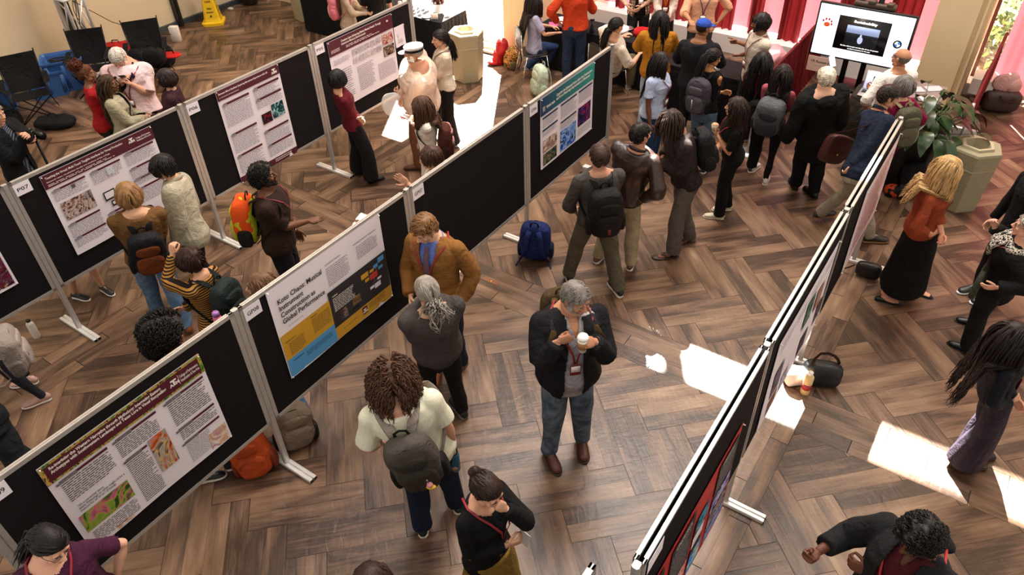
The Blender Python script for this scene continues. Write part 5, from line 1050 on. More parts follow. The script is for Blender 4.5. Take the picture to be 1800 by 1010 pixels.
person('seatlilac', 'person seated at the table in a lilac T-shirt with very long dark hair', ((928, 122), (962, 118)), (941, 2, ) , hz=1.24, H=1.64, f=True, yaw=12, hp=-15, skin='#cf9c7c', hairc='#1f1613', hk='vlong', top=dict(c='#a5a3bd', sl=.42), bot=dict(c='#2a3c60'), shoes=('sneaker', '#a8a29c', '#d8d2ca'), arms=('desk', 'desk'), pel=tuple(at(940, 84, .50)), knee=(1, .35))
person('orangesweater', 'person in an orange-red sweater and dark jeans, hand on hip at the table', None, (1012, -36), H=1.76, yaw=85, w=1.12, skin='#cf9c80', hk='short', top=dict(c='#b83a18', off=.02, hem=-.02, amp=.008), bot=dict(c='#26324a', wid=1.1), arms=('desk', 'hip'))
person('seatwhite', 'person seated in a cream T-shirt and khaki trousers with a black ponytail', ((1107, 155), (1078, 142)), (1084, 46), hz=1.26, H=1.74, yaw=28, hp=-20, w=1.15, skin='#cf9c7c', hairc='#151010', hk='lowpony', top=dict(c='#d0c4b4', sl=.48, off=.02), bot=dict(c='#665844', wid=1.2), shoes=('sneaker', '#cfc6b6', '#d8d2ca'), arms=('desk', 'desk'), pel=tuple(at(1072, 112, .50)), knee=(1, .35))
# ================================================================ bags
def sup(c, h, p=3.2, nu=20, nv=14, fr=None): return ell(c, h, fr, nu, nv, p)
def straps_on(P, top_c, low_c, wdt=.024, spread=.5, off=.034):
    out = []
    for s, sj in ((1, P['SJ'][0]), (-1, P['SJ'][1])):
        n = P['neck']; mid = n * (1 - spread) + sj * spread; H = P['H']; sf = P['surf']
        pts = [top_c + P['R'] * s * .06, mid - P['F'] * .06 + P['U'] * (.018 + off - .034), mid + P['U'] * (.036 + off - .034) + P['F'] * .01, sf(.88, s * 34, off + .006), sf(.72, s * 44, off), sf(.55, s * 66, off), sf(.42, s * 100, off), low_c + P['R'] * s * .12]
        pp = []                                                    # smooth
        for i in range(len(pts) - 1): pp += [pts[i], (pts[i] + pts[i + 1]) / 2]
        pp.append(pts[-1]); pp = A(pp); q = pp.copy(); q[1:-1] = (pp[:-2] + 2 * pp[1:-1] + pp[2:]) / 4; out.append(q)
    return out
def pack(fr, w, h, d, c, label, c2=None, c3=None, straps=None, group=None, kind='day', seed=1, strapc=None, extra=None, scol=None, base=None):
    """fr: centre, right, outward (away from the wearer), up"""
    o, x, y, z = fr; base = o - z * h / 2 if base is None else base
    t = thing('backpack', base, label, 'backpack', group); c2 = c2 or c; m1 = c if not isinstance(c, str) else cloth(c, .7); m2 = cloth(c2, .7) if isinstance(c2, str) else c2; k = cloth(c3 or '#141414', .7)
    body = [sup((0, 0, 0), (w / 2, d / 2, h / 2), 3.4, fr=fr), sup((0, -.01, h * .1), (w * .44, d * .42, h * .42), 2.6, fr=fr)]
    V, F = remesh(body, .009, 4); V = fold(V, F, .006, seed, 26); g = G(); g.add((V, F)); bo = g.build('body', m1, t)
    g = G(); V, F = remesh([sup((0, d * .42, -h * .17), (w * .38, d * .24, h * .25), 3.2, fr=fr)], .008, 4); g.add((fold(V, F, .005, seed + 1, 30), F)); g.build('front_pocket', m2, t)
    g = G(); V, F = remesh([sup((0, d * .40, h * .20), (w * .33, d * .17, h * .13), 3., fr=fr)], .008, 3); g.add((V, F)); g.build('upper_pocket', m2, t)
    for s in (-1, 1):
        g = G(); V, F = remesh([sup((s * w * .49, 0, -h * .24), (w * .09, d * .33, h * .2), 2.8, fr=fr)], .008, 3); g.add((V, F)); g.build('side_pocket', k, t)
    g = G(); g.add(xf(tube([(-.045, -d * .25, h * .47), (-.04, -d * .25, h * .56), (0, -d * .25, h * .60), (.04, -d * .25, h * .56), (.045, -d * .25, h * .47)], [(.006, .011)] * 5, 8, ref=(0, 1, 0)), fr)); g.build('handle', k, t)
    a = np.linspace(-.15, math.pi + .15, 15)
    for yy, ww, hh, zc in ((d * .30, w * .455, h * .47, .0), (d * .60, w * .30, h * .13, -h * .10)):
        g = G(); g.add(xf(tube([(math.cos(q) * ww, yy, zc + math.sin(q) * hh * (1 if zc == 0 else .8)) for q in a], .004, 6), fr)); g.build('zip', k, t)
    if straps is not None:
        for s in straps:
            g = G(); n_ = len(s); g.add(tube(s, [(scol[1] if scol else .026, .006)] * (n_ - 5) + [(.012, .004)] * 5, 8, ref=A([x] * n_))); so_ = g.build('strap', cloth(strapc or c3 or '#141414'), t)
            g = G(); g.add(rbox((0, 0, 0), (.034, .03, .012), .003, frame(s[n_ - 6], x, nrm(s[n_ - 5] - s[n_ - 6]), nrm(np.cross(x, s[n_ - 5] - s[n_ - 6]))))); g.build('buckle', BLACKP, so_)
    else:
        for s in (-1, 1):
            g = G(); g.add(xf(tube([(s * .05, -d * .45, h * .42), (s * .07, -d * .62, h * .30), (s * .09, -d * .72, h * .05), (s * .12, -d * .66, -h * .2), (s * w * .46, -d * .48, -h * .42)], [(.03, .007), (.03, .007), (.028, .007), (.014, .004), (.012, .004)], 8, ref=(1, 0, 0)), fr)); g.build('strap', cloth(strapc or c2 if isinstance(c2, str) else '#141414'), t)
            g = G(); g.add(xf(tube([(s * w * .46, -d * .48, -h * .42), (s * w * .55, -d * .8, -h * .47), (s * w * .5, -d * 1.15, -h * .49)], [(.011, .002)] * 3, 6, ref=(1, 0, 0)), fr)); g.build('loose_webbing', cloth(c2 if isinstance(c2, str) else '#222'), t)
    if extra: extra(t, fr)
    return t
def worn(key, w, h, d, c, label, up=.0, spread=.5, off=.034, **k):
    P = PEOPLE[key]; Uu = P['U']; F = P['F']; R = P['R']; bk = P['surf'](.55, 180, .02); o = bk - F * (d / 2 + .005) + Uu * (up)
    tl = nrm(Uu); y = -nrm(F - tl * (F @ tl)); x = np.cross(y, tl); fr = frame(o, x, y, tl)
    st = straps_on(P, o + tl * h * .44 - y * d * .4, o - tl * h * .42 - y * d * .4, spread=spread, off=off)
    return pack(fr, w, h, d, c, label, straps=st, **k)
def charm(t, fr):
    o, x, y, z = fr; p = o + y * .145 - z * .12 - x * .055
    g = G(); g.add(tube([p + z * .075, p + z * .04], .004, 6)); g.add(ell(p + z * .08, (.008, .004, .010))); g.build('clip', CHROME, t)
    g = G(); g.add(ell(p + z * .02, (.022, .020, .022))); g.build('pink_pompom_charm', mat('pink_rubber', '#e49aa8', .5), t); g = G(); g.add(ell(p - z * .008, (.034, .02, .012))); g.build('yellow_charm_base', mat('yellow_rubber', '#e8c030', .5), t)
worn('curly', .34, .52, .20, '#4a4441', 'grey-brown backpack with wide padded straps and a pink and yellow charm', c2='#37322f', c3='#161514', strapc='#8f837c', scol=(0, .036), extra=charm, up=-.03, off=.058, spread=.6)
worn('center', .32, .46, .17, '#4a3a24', 'olive-brown backpack mostly hidden behind the coffee drinker', c2='#33281a', c3='#4a3a22', strapc='#4a3820', up=.02, off=.052)
worn('greyshirt', .34, .54, .22, '#151416', 'large black backpack with small red marks on a dark grey shirt', c2='#121113', up=-.04, extra=lambda t, fr: [None for z0 in (0,) if G().add(box((0, .150, -.13), (.03, .004, .07), fr)).build('red_mark', mat('red_mark', '#6a1418', .5), t)])
worn('locs', .30, .46, .20, '#17161a', 'black backpack with a gold charm on the person with locs', c2='#1b1a1e', strapc='#1b1a1c', up=-.03, extra=lambda t, fr: G().add(ell((-.05, .145, -.02), (.016, .008, .022), fr)).build('gold_charm', mat('gold', '#c8963a', .3, .8), t))
worn('pinktop', .34, .52, .24, '#55585c', 'large heather-grey backpack on the pink top wearer', c2='#33353c', c3='#26272b', up=-.02)
worn('tank', .30, .46, .19, '#3f3942', 'grey and black school backpack with a silver zip line on a sleeveless top', c2='#4d4750', c3='#111', up=-.02, extra=lambda t, fr: G().add(box((0, .145, -.05), (.008, .004, .12), fr)).build('zip_pull', ALU_W, t))
worn('brownsweater', .32, .48, .18, '#131317', 'black roll-top backpack with a rust-brown lower pocket on a brown sweater', c2='#6a3416', c3='#121214', up=-.04)
def flask(t, fr):
    o, x, y, z = fr; p = o + x * .19 + y * .03 - z * .06
    g = G(); g.add(lathe(p, [(.030, -.09), (.036, -.085), (.037, .06), (.03, .085)], 16)); g.build('pink_bottle', mat('pink_bottle', '#d86a8c', .35), t); g = G(); g.add(lathe(p, [(.031, .085), (.031, .115), (.02, .13)], 14)); g.build('lilac_lid', mat('lilac_lid', '#a878b8', .4), t)
worn('striped', .30, .46, .18, '#1d2828', 'dark green leather-look backpack carrying a pink bottle on a striped top', c2='#1a2424', c3='#141a1a', extra=flask, up=-.02)
worn('browntee', .33, .50, .22, pattern('spots', '#d8501c', '#b8c028', 3.2, ('#15160f', '#d8501c')), 'orange, lime and black colour-block backpack on a brown T-shirt', c2=mat('lime_fabric', '#a9b42a', .7), c3='#1a1a12', up=-.05)
worn('brownpack', .27, .40, .16, '#4a231c', 'small maroon-brown backpack on the white top wearer', c2='#3f1d18', c3='#2a1512', up=-.05)
worn('pinkpack', .30, .44, .16, '#d87a86', 'pink backpack on a beige jacket behind board P05', c2='#e0a0a4', c3='#c86a78')
worn('magenta', .30, .48, .18, '#4a4838', 'olive-grey backpack with tan webbing on magenta sleeves', c2='#565240', c3='#8f8468', up=-.02)
# shoulder bags and satchels
def satchel(o, x, y, z, w, h, d, col, label, strap=None, flap=True, cat='bag', name='shoulder_bag', tex=None, sc='#2a1a12'):
    fr = frame(o, x, y, z); t = thing(name, A(o) - A(z) * h / 2, label, cat); m = tex or mat('leather_' + col.strip('#'), col, .42, 0, .15, 14, .3, 40, .5)
    V, F = remesh([sup((0, 0, 0), (w / 2, d / 2, h / 2), 3.6, fr=fr)], .008, 4); V = fold(V, F, .006, int(w * 100), 24); g = G(); g.add((V, F)); g.build('body', m, t)
    if flap: g = G(); V, F = remesh([sup((0, d * .32, h * .12), (w * .49, d * .25, h * .36), 4, fr=fr)], .008, 3); g.add((V, F)); g.build('flap', m, t); g = G(); g.add(ell((0, d * .6, -h * .16), (.012, .008, .012), fr)); g.build('clasp', mat('brass', '#b8903c', .3, .9), t)
    if strap is not None:
        pp = []
        for i in range(len(strap) - 1): pp += [A(strap[i]), (A(strap[i]) + A(strap[i + 1])) / 2]
        pp.append(A(strap[-1])); pp = A(pp); q = pp.copy(); q[1:-1] = (pp[:-2] + 2 * pp[1:-1] + pp[2:]) / 4
        g = G(); g.add(tube(q, [(.014, .004)] * len(q), 8)); g.build('strap', cloth(sc), t)
    return t
P = PEOPLE['walker']; o = at(1468, 262, .98); satchel(o, P['F'], P['R'], nrm(Zv + P['F'] * .25), .32, .36, .15, '#3a1411', 'dark oxblood leather satchel swinging behind the walking person', [o + Zv * .15 - P['F'] * .15, P['surf'](.7, 150, .03), P['neck'] * .5 + P['SJ'][0] * .5 + Zv * .03, P['surf'](.72, 40, .03), P['surf'](.35, 80, .04), o + Zv * .15 + P['F'] * .15], sc='#3f1814')
P = PEOPLE['bluecap']; o = P['surf'](.0, 118, .09); satchel(o, P['F'], P['R'], Zv, .34, .30, .10, '#6e3a1e', 'tan leather shoulder bag hanging beside the blue cap wearer', [o + Zv * .13 - P['F'] * .12, P['surf'](.55, 140, .03), P['surf'](.9, 200, .03), P['neck'] * .45 + P['SJ'][1] * .55 + Zv * .035, P['surf'](.8, -30, .03), P['surf'](.45, 40, .03), o + Zv * .13 + P['F'] * .12], sc='#54606a')
P = PEOPLE['scarf']; o = at(1722, 492, .92); satchel(o, P['R'], P['F'], nrm(Zv + P['R'] * .25), .27, .24, .06, '#2f3226', 'dark olive flat crossbody bag on the black coat', [o + Zv * .11, P['surf'](.5, -30, .05), P['surf'](.85, 20, .05), P['neck'] * .5 + P['SJ'][0] * .5 + Zv * .04, P['surf'](.6, 160, .05)], flap=False, tex=cloth('#2f3226'))
g = G(); V, F = remesh([tube([P['surf'](.97, a_, .022 + .01 * math.sin(a_ / 20)) - Zv * .01 for a_ in range(0, 361, 30)], .036, 10), tube([P['surf'](.95, 12, .05), P['surf'](.72, 10, .05), P['surf'](.5, 8, .045)], [(.05, .022)] * 3, 10, ref=P['R']), tube([P['surf'](.95, -14, .05), P['surf'](.75, -14, .05), P['surf'](.6, -12, .045)], [(.05, .022)] * 3, 10, ref=P['R'])], .009, 3); g.add((fold(V, F, .008, 3, 30), F)); g.build('scarf', pattern('spots', '#1a1816', '#c8c0b4', 38, ('#1a1816', '#c8c0b4')), P['thing'])
P = PEOPLE['blackbag']; o = P['surf'](.15, 150, .12); satchel(o, P['R'], -P['F'], Zv, .36, .34, .14, '#131114', 'black slouchy tote on the shoulder of the dark red top wearer', [o + Zv * .15 - P['R'] * .12, P['neck'] * .4 + P['SJ'][0] * .6 + Zv * .03, P['surf'](.6, 60, .03), o + Zv * .15 + P['R'] * .12], flap=False, tex=cloth('#131114'))
P = PEOPLE['leftwalker']; o = at(20, 612, .98); pack(frame(o, A([.5, -.85, 0]), A([.85, .5, 0]), Zv), .34, .42, .18, '#8d827c', 'light grey-taupe bag worn by the person leaving at the left edge', c2='#9a8e88', c3='#6d645e')
P = PEOPLE['pinktee']; g = G(); pp = [P['surf'](.15, 80, .05), P['surf'](.35, 45, .05), P['surf'](.6, 12, .052), P['surf'](.85, -22, .05), P['neck'] * .5 + P['SJ'][1] * .5 + Zv * .045, P['surf'](.8, -150, .05)]; g.add(tube(pp, [(.026, .006)] * 6, 8)); tag_o = single(g, 'sling_strap', cloth('#17161a'), 'black sling strap across the pale pink T-shirt', 'strap')
# free-standing bags on the floor
def lean(px, py, yaw, tiltb, h, roll=0.):
    b = at(px, py, 0); a = math.radians(yaw); y = A([math.cos(a), math.sin(a), 0]); x = A([y[1], -y[0], 0]) * -1; x = np.cross(y, Zv); z = nrm(Zv - y * math.tan(math.radians(tiltb)) + x * math.tan(math.radians(roll))); x = nrm(np.cross(y, z)); y = np.cross(z, x)
    return frame(b + z * h / 2, x, y, z), b
fr, b = lean(942, 452, 78, 4, .50); pack(fr, .36, .50, .22, '#1c2a5c', 'navy blue backpack with its straps towards the camera, leaning on the GP06 stand', c2='#1a2550', c3='#131a38', strapc='#1e2c60', base=b)
fr, b = lean(458, 828, -75, 10, .46, 8); pack(fr, .32, .46, .22, '#a8431a', 'burnt orange backpack slumped under board GP09', c2='#9c3c16', c3='#6a2810', base=b)
fr, b = lean(524, 782, -60, 12, .42, -6); pack(fr, .34, .42, .20, '#6e5f50', 'taupe backpack with black zips beside the orange one', c2='#665748', c3='#15120f', base=b)
fr, b = lean(948, 168, 200, 3, .50); pack(fr, .32, .50, .20, '#b7c3ae', 'mint green backpack standing behind the end of board GP06', c2='#aebba6', c3='#9aa894', base=b)
fr, b = lean(898, 118, 190, 8, .34); pack(fr, .32, .34, .2, pattern('spots', '#2c2a20', '#a8762c', 26, ('#7a2c28', '#c8b890')), 'flower-print backpack under a red jacket beside the cream pier', c2=pattern('spots', '#2c2a20', '#a8762c', 22, ('#7a2c28', '#c8b890')), c3='#5a4a2a', base=b)
fb = at(884, 112, 0); g = G(); V, F = remesh([sup((0, 0, .30), (.10, .14, .14), 2.4), sup((-.06, .0, .12), (.10, .12, .14), 2.4), sup((-.16, -.02, .05), (.12, .10, .05), 2.2)], .010, 3); g.add((fold(V, F, .02, 8, 22) + fb, F)); single(g, 'jacket', cloth('#8e1218', .5), 'shiny red jacket heaped over the flower-print backpack', 'jacket')
fr, b = lean(1602, 345, -60, 14, .46); pack(fr, .33, .46, .2, '#121315', 'black backpack on the floor behind the far end of the right-hand row', c2='#1a1b1e', c3='#2c2e33', base=b)
g = G(); V, F = remesh([sup((0, 0, .07), (.15, .10, .08), 2.3), sup((.1, .05, .05), (.12, .07, .05), 2.2)], .010, 3); g.add((fold(V, F, .015, 4, 26) + at(1572, 342, 0), F)); single(g, 'cloth_bundle', pattern('spots', '#141416', '#a8381c', 9, ('#3a1a18',)), 'black and orange bundle on the floor beside the black backpack', 'clothing')
b = at(1522, 487, 0); satchel(b + Zv * .10, nrm(A([.85, -.5, 0])), nrm(A([-.5, -.85, 0])), Zv, .26, .19, .11, '#100f11', 'small black handbag on the floor under the right-hand row', [b + A([-.13, .07, .12]), b + A([-.22, .10, .04]), b + A([-.26, .16, .01]), b + A([-.2, .2, .01])], flap=False)
b = at(1438, 672, 0); satchel(b + Zv * .13, nrm(A([.95, -.3, 0])), nrm(A([-.3, -.95, 0])), nrm(A([.1, .15, 1])), .36, .24, .14, '#15151a', 'black open tote slumped at the foot of the illustrated poster board', [b + A([-.12, 0, .24]), b + A([-.05, .05, .36]), b + A([.1, .02, .33]), b + A([.14, 0, .24])], flap=False)
b = at(1398, 672, 0); g = G(); V, F = remesh([sup((0, 0, .09), (.12, .08, .10), 3.)], .009, 2); g.add((fold(V, F, .012, 5, 24) + b, F)); single(g, 'paper_bag', mat('white_bag', '#e0dad6', .6), 'crumpled white bag beside the black tote', 'bag')
def bottle(px, py, r, h, c, label, lid='#111', z=0., glassy=False, band=None, off=(0, 0, 0)):
    b = at(px, py, z) + A(off); t = thing('bottle', b, label, 'bottle'); g = G(); g.add(lathe(b, [(r * .9, 0), (r, .01), (r, h * .78), (r * .55, h * .9)], 18)); g.build('body', mat('bottle_' + c.strip('#'), c, .35, spec=.5), t)
    g = G(); g.add(lathe(b, [(r * .55, h * .88), (r * .58, h), (r * .5, h * 1.01)], 16)); g.build('lid', mat('lid_' + lid.strip('#'), lid, .4), t)
    if band: g = G(); g.add(lathe(b, [(r * 1.01, h * .25), (r * 1.01, h * .5)], 18)); g.build('label', mat('band_' + band.strip('#'), band, .5), t)
    return t
bottle(1414, 690, .042, .27, '#e2c48a', 'pale yellow drink bottle with a white cap in front of the black tote', '#eee', band='#a8343c')
bottle(66, 592, .038, .24, '#d8d2c6', 'white tumbler with a black lid on the floor near the left edge', '#0f0f0f')
P = PEOPLE['curly']; wr = P['limbs'][0][2]; b = wr + A([0, 0, -.31]) + P['F'] * .01; t = thing('bottle', b, 'teal blue insulated bottle hanging from the curly-haired visitor\'s hand', 'bottle'); g = G(); g.add(lathe(b, [(.034, 0), (.038, .01), (.038, .17), (.024, .19)], 18)); g.build('body', mat('teal_bottle', '#15506a', .35), t); g = G(); g.add(lathe(b, [(.027, .185), (.028, .215)], 14)); g.add(tube([b + A([-.026, 0, .2]), b + A([-.02, 0, .245]), b + A([.02, 0, .245]), b + A([.026, 0, .2])], .006, 6)); g.build('lid', BLACKP, t); g = G(); g.add(cyl(b + A([0, -.0375, .05]), b + A([0, -.040, .05]), .022, n=14)); g.build('sticker', mat('brown_sticker', '#9a7a60', .5), t)
# brown duffel with a pale jacket
b = at(1752, 193, 0); t = satchel(b + Zv * .16, nrm(A([.95, -.25, 0])), nrm(A([-.25, -.95, 0])), Zv, .52, .32, .26, '#3a2420', 'dark brown duffel bag on the red-lit floor under the sheer curtain', [b + A([-.12, -.12, .28]), b + A([-.08, -.18, .22]), b + A([.05, -.19, .2]), b + A([.12, -.12, .27])], flap=False, tex=mat('duffel_fabric', '#3a2420', .55, 0, .2, 20, .4, 60))
g = G(); V, F = remesh([sup((-.02, .03, .42), (.19, .07, .15), 2.2), sup((.1, .0, .36), (.1, .08, .12), 2.2)], .010, 3); g.add((fold(V, F, .03, 5, 16) + b, F)); single(g, 'jacket', cloth('#c0958e'), 'pale pink folded jacket on top of the brown duffel', 'jacket')
# ================================================================ things in hands
P = PEOPLE['center']; i = 1; sj, el, wr, fd, pn, hd = P['limbs'][1]; c = wr + fd * .085 + pn * .045; b = c - Zv * .07
t = thing('coffee_cup', b, 'paper coffee cup with a white lid and brown sleeve held by the black blazer wearer', 'cup'); g = G(); g.add(lathe(b, [(.029, 0), (.041, .125)], 20)); g.build('cup', WHITEP, t); g = G(); g.add(lathe(b, [(.0335, .03), (.0395, .095)], 20)); g.build('sleeve', mat('kraft_sleeve', '#a8794c', .8), t); g = G(); g.add(lathe(b, [(.043, .122), (.043, .132), (.038, .136), (.036, .146), (.01, .146)], 20)); g.build('lid', WHITEP, t)
g = G(); g.add(tube([wr - fd * .03 + (np.cross(fd, pn) * math.cos(a_) + pn * math.sin(a_)) * .033 for a_ in np.linspace(0, 6.283, 13)], [(.010, .003)] * 13, 6, ref=fd, cap=False)); g.build('watch', mat('watch_band', '#2a2a2e', .4), P['thing'])
g = G(); ps = P['surf'](.66, -38, .045); g.add(prism([(-.02, -.015), (.02, -.005), (.028, .035), (.0, .02), (-.018, .04)], 0, .006, frame(ps, P['R'], P['U'], P['F']))); g.build('pocket_square', pattern('spots', '#e0dce4', '#30407a', 40, ('#a02030',)), P['thing'])
def phone(key, label, px=None, off=(0, 0, 0), col='#15151a', scr='#9aa6b4', lit=0):
    P = PEOPLE[key]; a, b_ = P['limbs'][0], P['limbs'][1]; c = (a[2] + a[3] * .09 + b_[2] + b_[3] * .09) / 2 + Zv * .02 + A(off) if px is None else at(*px)
    t = thing('phone', c, label, 'phone'); y = nrm(P['F'] * .8 + Zv * .45); x = P['R']; z = np.cross(x, y)
    g = G(); g.add(rbox((0, 0, 0), (.074, .15, .009), .003, frame(c, x, y, z))); g.build('case', mat('case_' + col.strip('#'), col, .4), t); g = G(); g.add(box((0, 0, .0052), (.066, .138, .001), frame(c, x, y, z))); g.build('screen', mat('screen_' + scr.strip('#') + str(lit), scr, .2, em=lit or None), t)
phone('locs', 'phone held by the person with locs'); phone('pinktee', 'dark phone held by the pale pink T-shirt wearer'); phone('brownpack', 'red-cased phone of the white top wearer', col='#a0202a')
phone('whitehair', 'glowing phone held up beyond the white-haired visitor', px=(1463, 108, 1.45), lit=1.5, scr='#f4f4ff', col='#222')
P = PEOPLE['girl']; wr = P['limbs'][1][2]; b = wr + P['limbs'][1][3] * .08 - Zv * .02; t = thing('snack_cup', b, 'clear snack cup in the hand of the black T-shirt wearer', 'cup'); g = G(); g.add(lathe(b, [(.03, 0), (.042, .08)], 16)); g.build('cup', mat('clear_cup', '#b8a898', .2), t); g = G(); g.add(ell(b + Zv * .08, (.038, .038, .02))); g.build('snack', mat('nuts', '#c09468', .8, var=.4, vs=60), t)
P = PEOPLE['chin']; c = at(921, 945, 1.02); g = G(); g.add(rbox((0, 0, 0), (.085, .004, .12), .001, frame(c, nrm(A([.6, -.6, 0])), nrm(A([.6, .6, 0])), nrm(A([.2, 0, 1]))))); single(g, 'white_card', WHITEP, 'white card hanging at the elbow of the black sweater wearer', 'card', smooth=False)
# tie
P = PEOPLE['cardigan']; sf = P['surf']; g = G(); g.add(tube([sf(.96, 0, .035), sf(.92, 0, .038), sf(.8, 0, .036), sf(.62, 0, .036), sf(.50, 0, .036)], [(.016, .010), (.018, .008), (.024, .005), (.032, .005), (.034, .005)], 8, ref=P['R'])); g.build('tie', pattern('vstripe', '#2a1c2c', '#8a6a74', 60), P['thing'])
for k_, s_ in enumerate((.40, .25)): g = G(); g.add(ell(sf(s_, 0, .038), (.009,) * 3)); g.build('button', BLACKP, P['thing'])
# caps
def cap_hat(key, c, brim, band=None, officer=False):
    P = PEOPLE[key]; fr = P['hfr']; m = cloth(c); g = G()
    if officer:
        V, F = remesh([ell((0, -.005, .085), (.105, .118, .032), nu=24), tube([(0, -.005, .035), (0, -.005, .085)], [(.088, .106), (.094, .112)], 20, ref=(1, 0, 0))], .006, 3); g.add(xf((V, F), fr))
    else: V, F = remesh([ell((0, -.010, .050), (.089, .108, .075), nu=24)], .006, 2); k = V[:, 2] > .035; V, F = sub(V, F, k); g.add(xf((V, F), fr))
    o = g.build('cap', m, P['thing']); g = G(); a = np.linspace(-1.05, 1.05, 9); pts = [(math.sin(t) * .085, .07 + math.cos(t) * .035, .035) for t in a] + [(math.sin(t) * .072, .085 + math.cos(t) * .095, .030 if officer else .045) for t in a[::-1]]
    V = A(pts); V2 = V + A([0, 0, -.004]); n = len(pts); F = [list(range(n)), list(range(n, 2 * n))[::-1]] + [[i, (i + 1) % n, n + (i + 1) % n, n + i] for i in range(n)]; g.add(xf((np.concatenate([V, V2]), F), fr)); g.build('brim', cloth(brim), P['thing'])
    if band: g = G(); g.add(xf(tube([(math.sin(t) * .0915, -.005 + math.cos(t) * .109, .050) for t in np.linspace(0, 6.283, 25)], [(.004, .016)] * 25, 6, ref=(1, 0, 0) if 0 else A([[math.sin(t), math.cos(t), 0] for t in np.linspace(0, 6.283, 25)]), cap=False), fr)); g.build('band', cloth(band), P['thing'])
cap_hat('bluecap', '#2c4ba4', '#2c4ba4'); cap_hat('capman', '#dcd8d6', '#e4e2e2', '#15151a', True)
P = PEOPLE['masked']; g = G(); g.add(ell((0, .082, -.05), (.048, .032, .042), P['hfr'], 14, 10)); g.build('face_mask', BLACKC, P['thing'])
P = PEOPLE['capman']; c = at(690, 182, 1.05); g = G(); V, F = remesh([sup((0, 0, 0), (.13, .05, .16), 2.4)], .009, 3); g.add((fold(V, F, .02, 8, 20) + c, F))
def clear_mat():
    m = mat('clear_plastic_film', '#ffffff', .15).copy(); m.node_tree.nodes['Principled BSDF'].inputs['Alpha'].default_value = .35; return m
CLEAR = clear_mat(); single(g, 'plastic_bag', CLEAR, 'clear crinkled plastic bag held by the officer cap wearer', 'bag')
# camera on a monopod
c = at(55, 236, 1.28); x = nrm(A([.9, -.3, 0])); yv = nrm(A([.3, .9, 0])); t = thing('camera', c, 'black camera with a long lens in the hands at the left edge', 'camera'); g = G(); g.add(rbox((0, 0, 0), (.07, .14, .10), .012, frame(c, x, yv, Zv))); g.add(rbox((0, 0, .06), (.05, .06, .04), .01, frame(c, x, yv, Zv))); g.build('body', BLACKP, t); g = G(); g.add(cyl(c + x * .03, c + x * .17, .042, .045, 20)); g.build('lens', BLACKM, t)
t = thing('monopod', A([c[0] + .03, c[1], 0]), 'black monopod standing under the camera', 'camera support'); g = G(); g.add(cyl(A([c[0] + .03, c[1], 0]), c + A([.02, 0, -.05]), .012, .016, 10)); g.build('leg', BLACKM, t); g = G(); g.add(cyl(A([c[0] + .03, c[1], .0]), A([c[0] + .03, c[1], .03]), .018, .014, 10)); g.build('foot', BLACKP, t)
# ================================================================ furniture
def clothed_table(u0, u1, v0, v1, z, c, ct, label, name='draped_table'):
    t = thing(name, uvp((u0 + u1) / 2, (v0 + v1) / 2), label, 'table'); n = 96; per = []
    L = [(u0, v0), (u1, v0), (u1, v1), (u0, v1)]
    for i in range(4):
        a, b = A(L[i]), A(L[(i + 1) % 4])
        for k in range(n // 4): per.append(a + (b - a) * k / (n // 4))
    V = []
    for k, (z_, e) in enumerate(((z, 0), (z - .03, .006), (z * .6, .012), (z * .3, .02), (.02, .03))):
        for i, p_ in enumerate(per):
            d = p_ - A([(u0 + u1) / 2, (v0 + v1) / 2]); d = d / (np.abs(d).max() + 1e-6); w_ = e * (1 + 1.2 * math.sin(i * 1.9)) if e > .01 else e; V.append(uvp(p_[0] + d[0] * w_, p_[1] + d[1] * w_, z_))
    m_ = len(per); F = [[k * m_ + i, k * m_ + (i + 1) % m_, (k + 1) * m_ + (i + 1) % m_, (k + 1) * m_ + i] for k in range(4) for i in range(m_)]
    g = G(); g.add((A(V), F)); g.build('cloth', cloth(c), t); g = G(); g.add(slab(FL, u0, u1, z - .02, z + .001, v0, v1)); g.build('table_top', cloth(ct), t, False); return t
clothed_table(9.42, 10.12, 7.95, 11.3, .76, '#121114', '#2a272b', 'long black-draped refreshment table behind the first board row')
clothed_table(10.30, 10.82, 4.45, 6.55, .74, '#131216', '#1a191c', 'black-draped sticker table below the back window bay')
clothed_table(9.82, 10.42, 2.92, 4.3, .75, '#141216', '#1a181a', 'black-draped demo table carrying the laptop')
T1 = lambda u, v, z=.761: uvp(u, v, z)
GL = mat('drinking_glass', '#f4f4f4', .05, spec=.8).copy(); GL.node_tree.nodes['Principled BSDF'].inputs['Alpha'].default_value = .55
def wineglass(p, label, group): t = single(G().add(lathe(p, [(.032, 0), (.030, .004), (.005, .01), (.004, .075), (.022, .095), (.036, .13), (.030, .17)], 14)), 'wine_glass', GL, label, 'glass', group)
r_ = random.Random(3)
for i in range(16): wineglass(T1(9.50 + (i % 4) * .11 + r_.random() * .03, 8.52 + (i // 4) * .12 + r_.random() * .03), 'stemmed glass in the cluster on the refreshment table', 'stemmed glasses on the refreshment table')
p = T1(9.80, 8.28); t = thing('drink_dispenser', p, 'tall dispenser of dark red drink on a clear base', 'dispenser'); g = G(); g.add(lathe(p, [(.09, 0), (.085, .02), (.06, .03), (.06, .14), (.10, .16)], 20)); g.build('base', GL, t); g = G(); g.add(lathe(p, [(.10, .16), (.11, .18), (.115, .46), (.1, .48)], 24)); g.build('tank', mat('dark_red_drink', '#3c0a0a', .15), t); g = G(); g.add(lathe(p, [(.117, .46), (.117, .49), (.04, .51)], 20)); g.build('lid', ALU, t); g = G(); g.add(cyl(p - Uv * .11 + Zv * .2, p - Uv * .16 + Zv * .2, .012, n=8)); g.build('tap', CHROME, t)
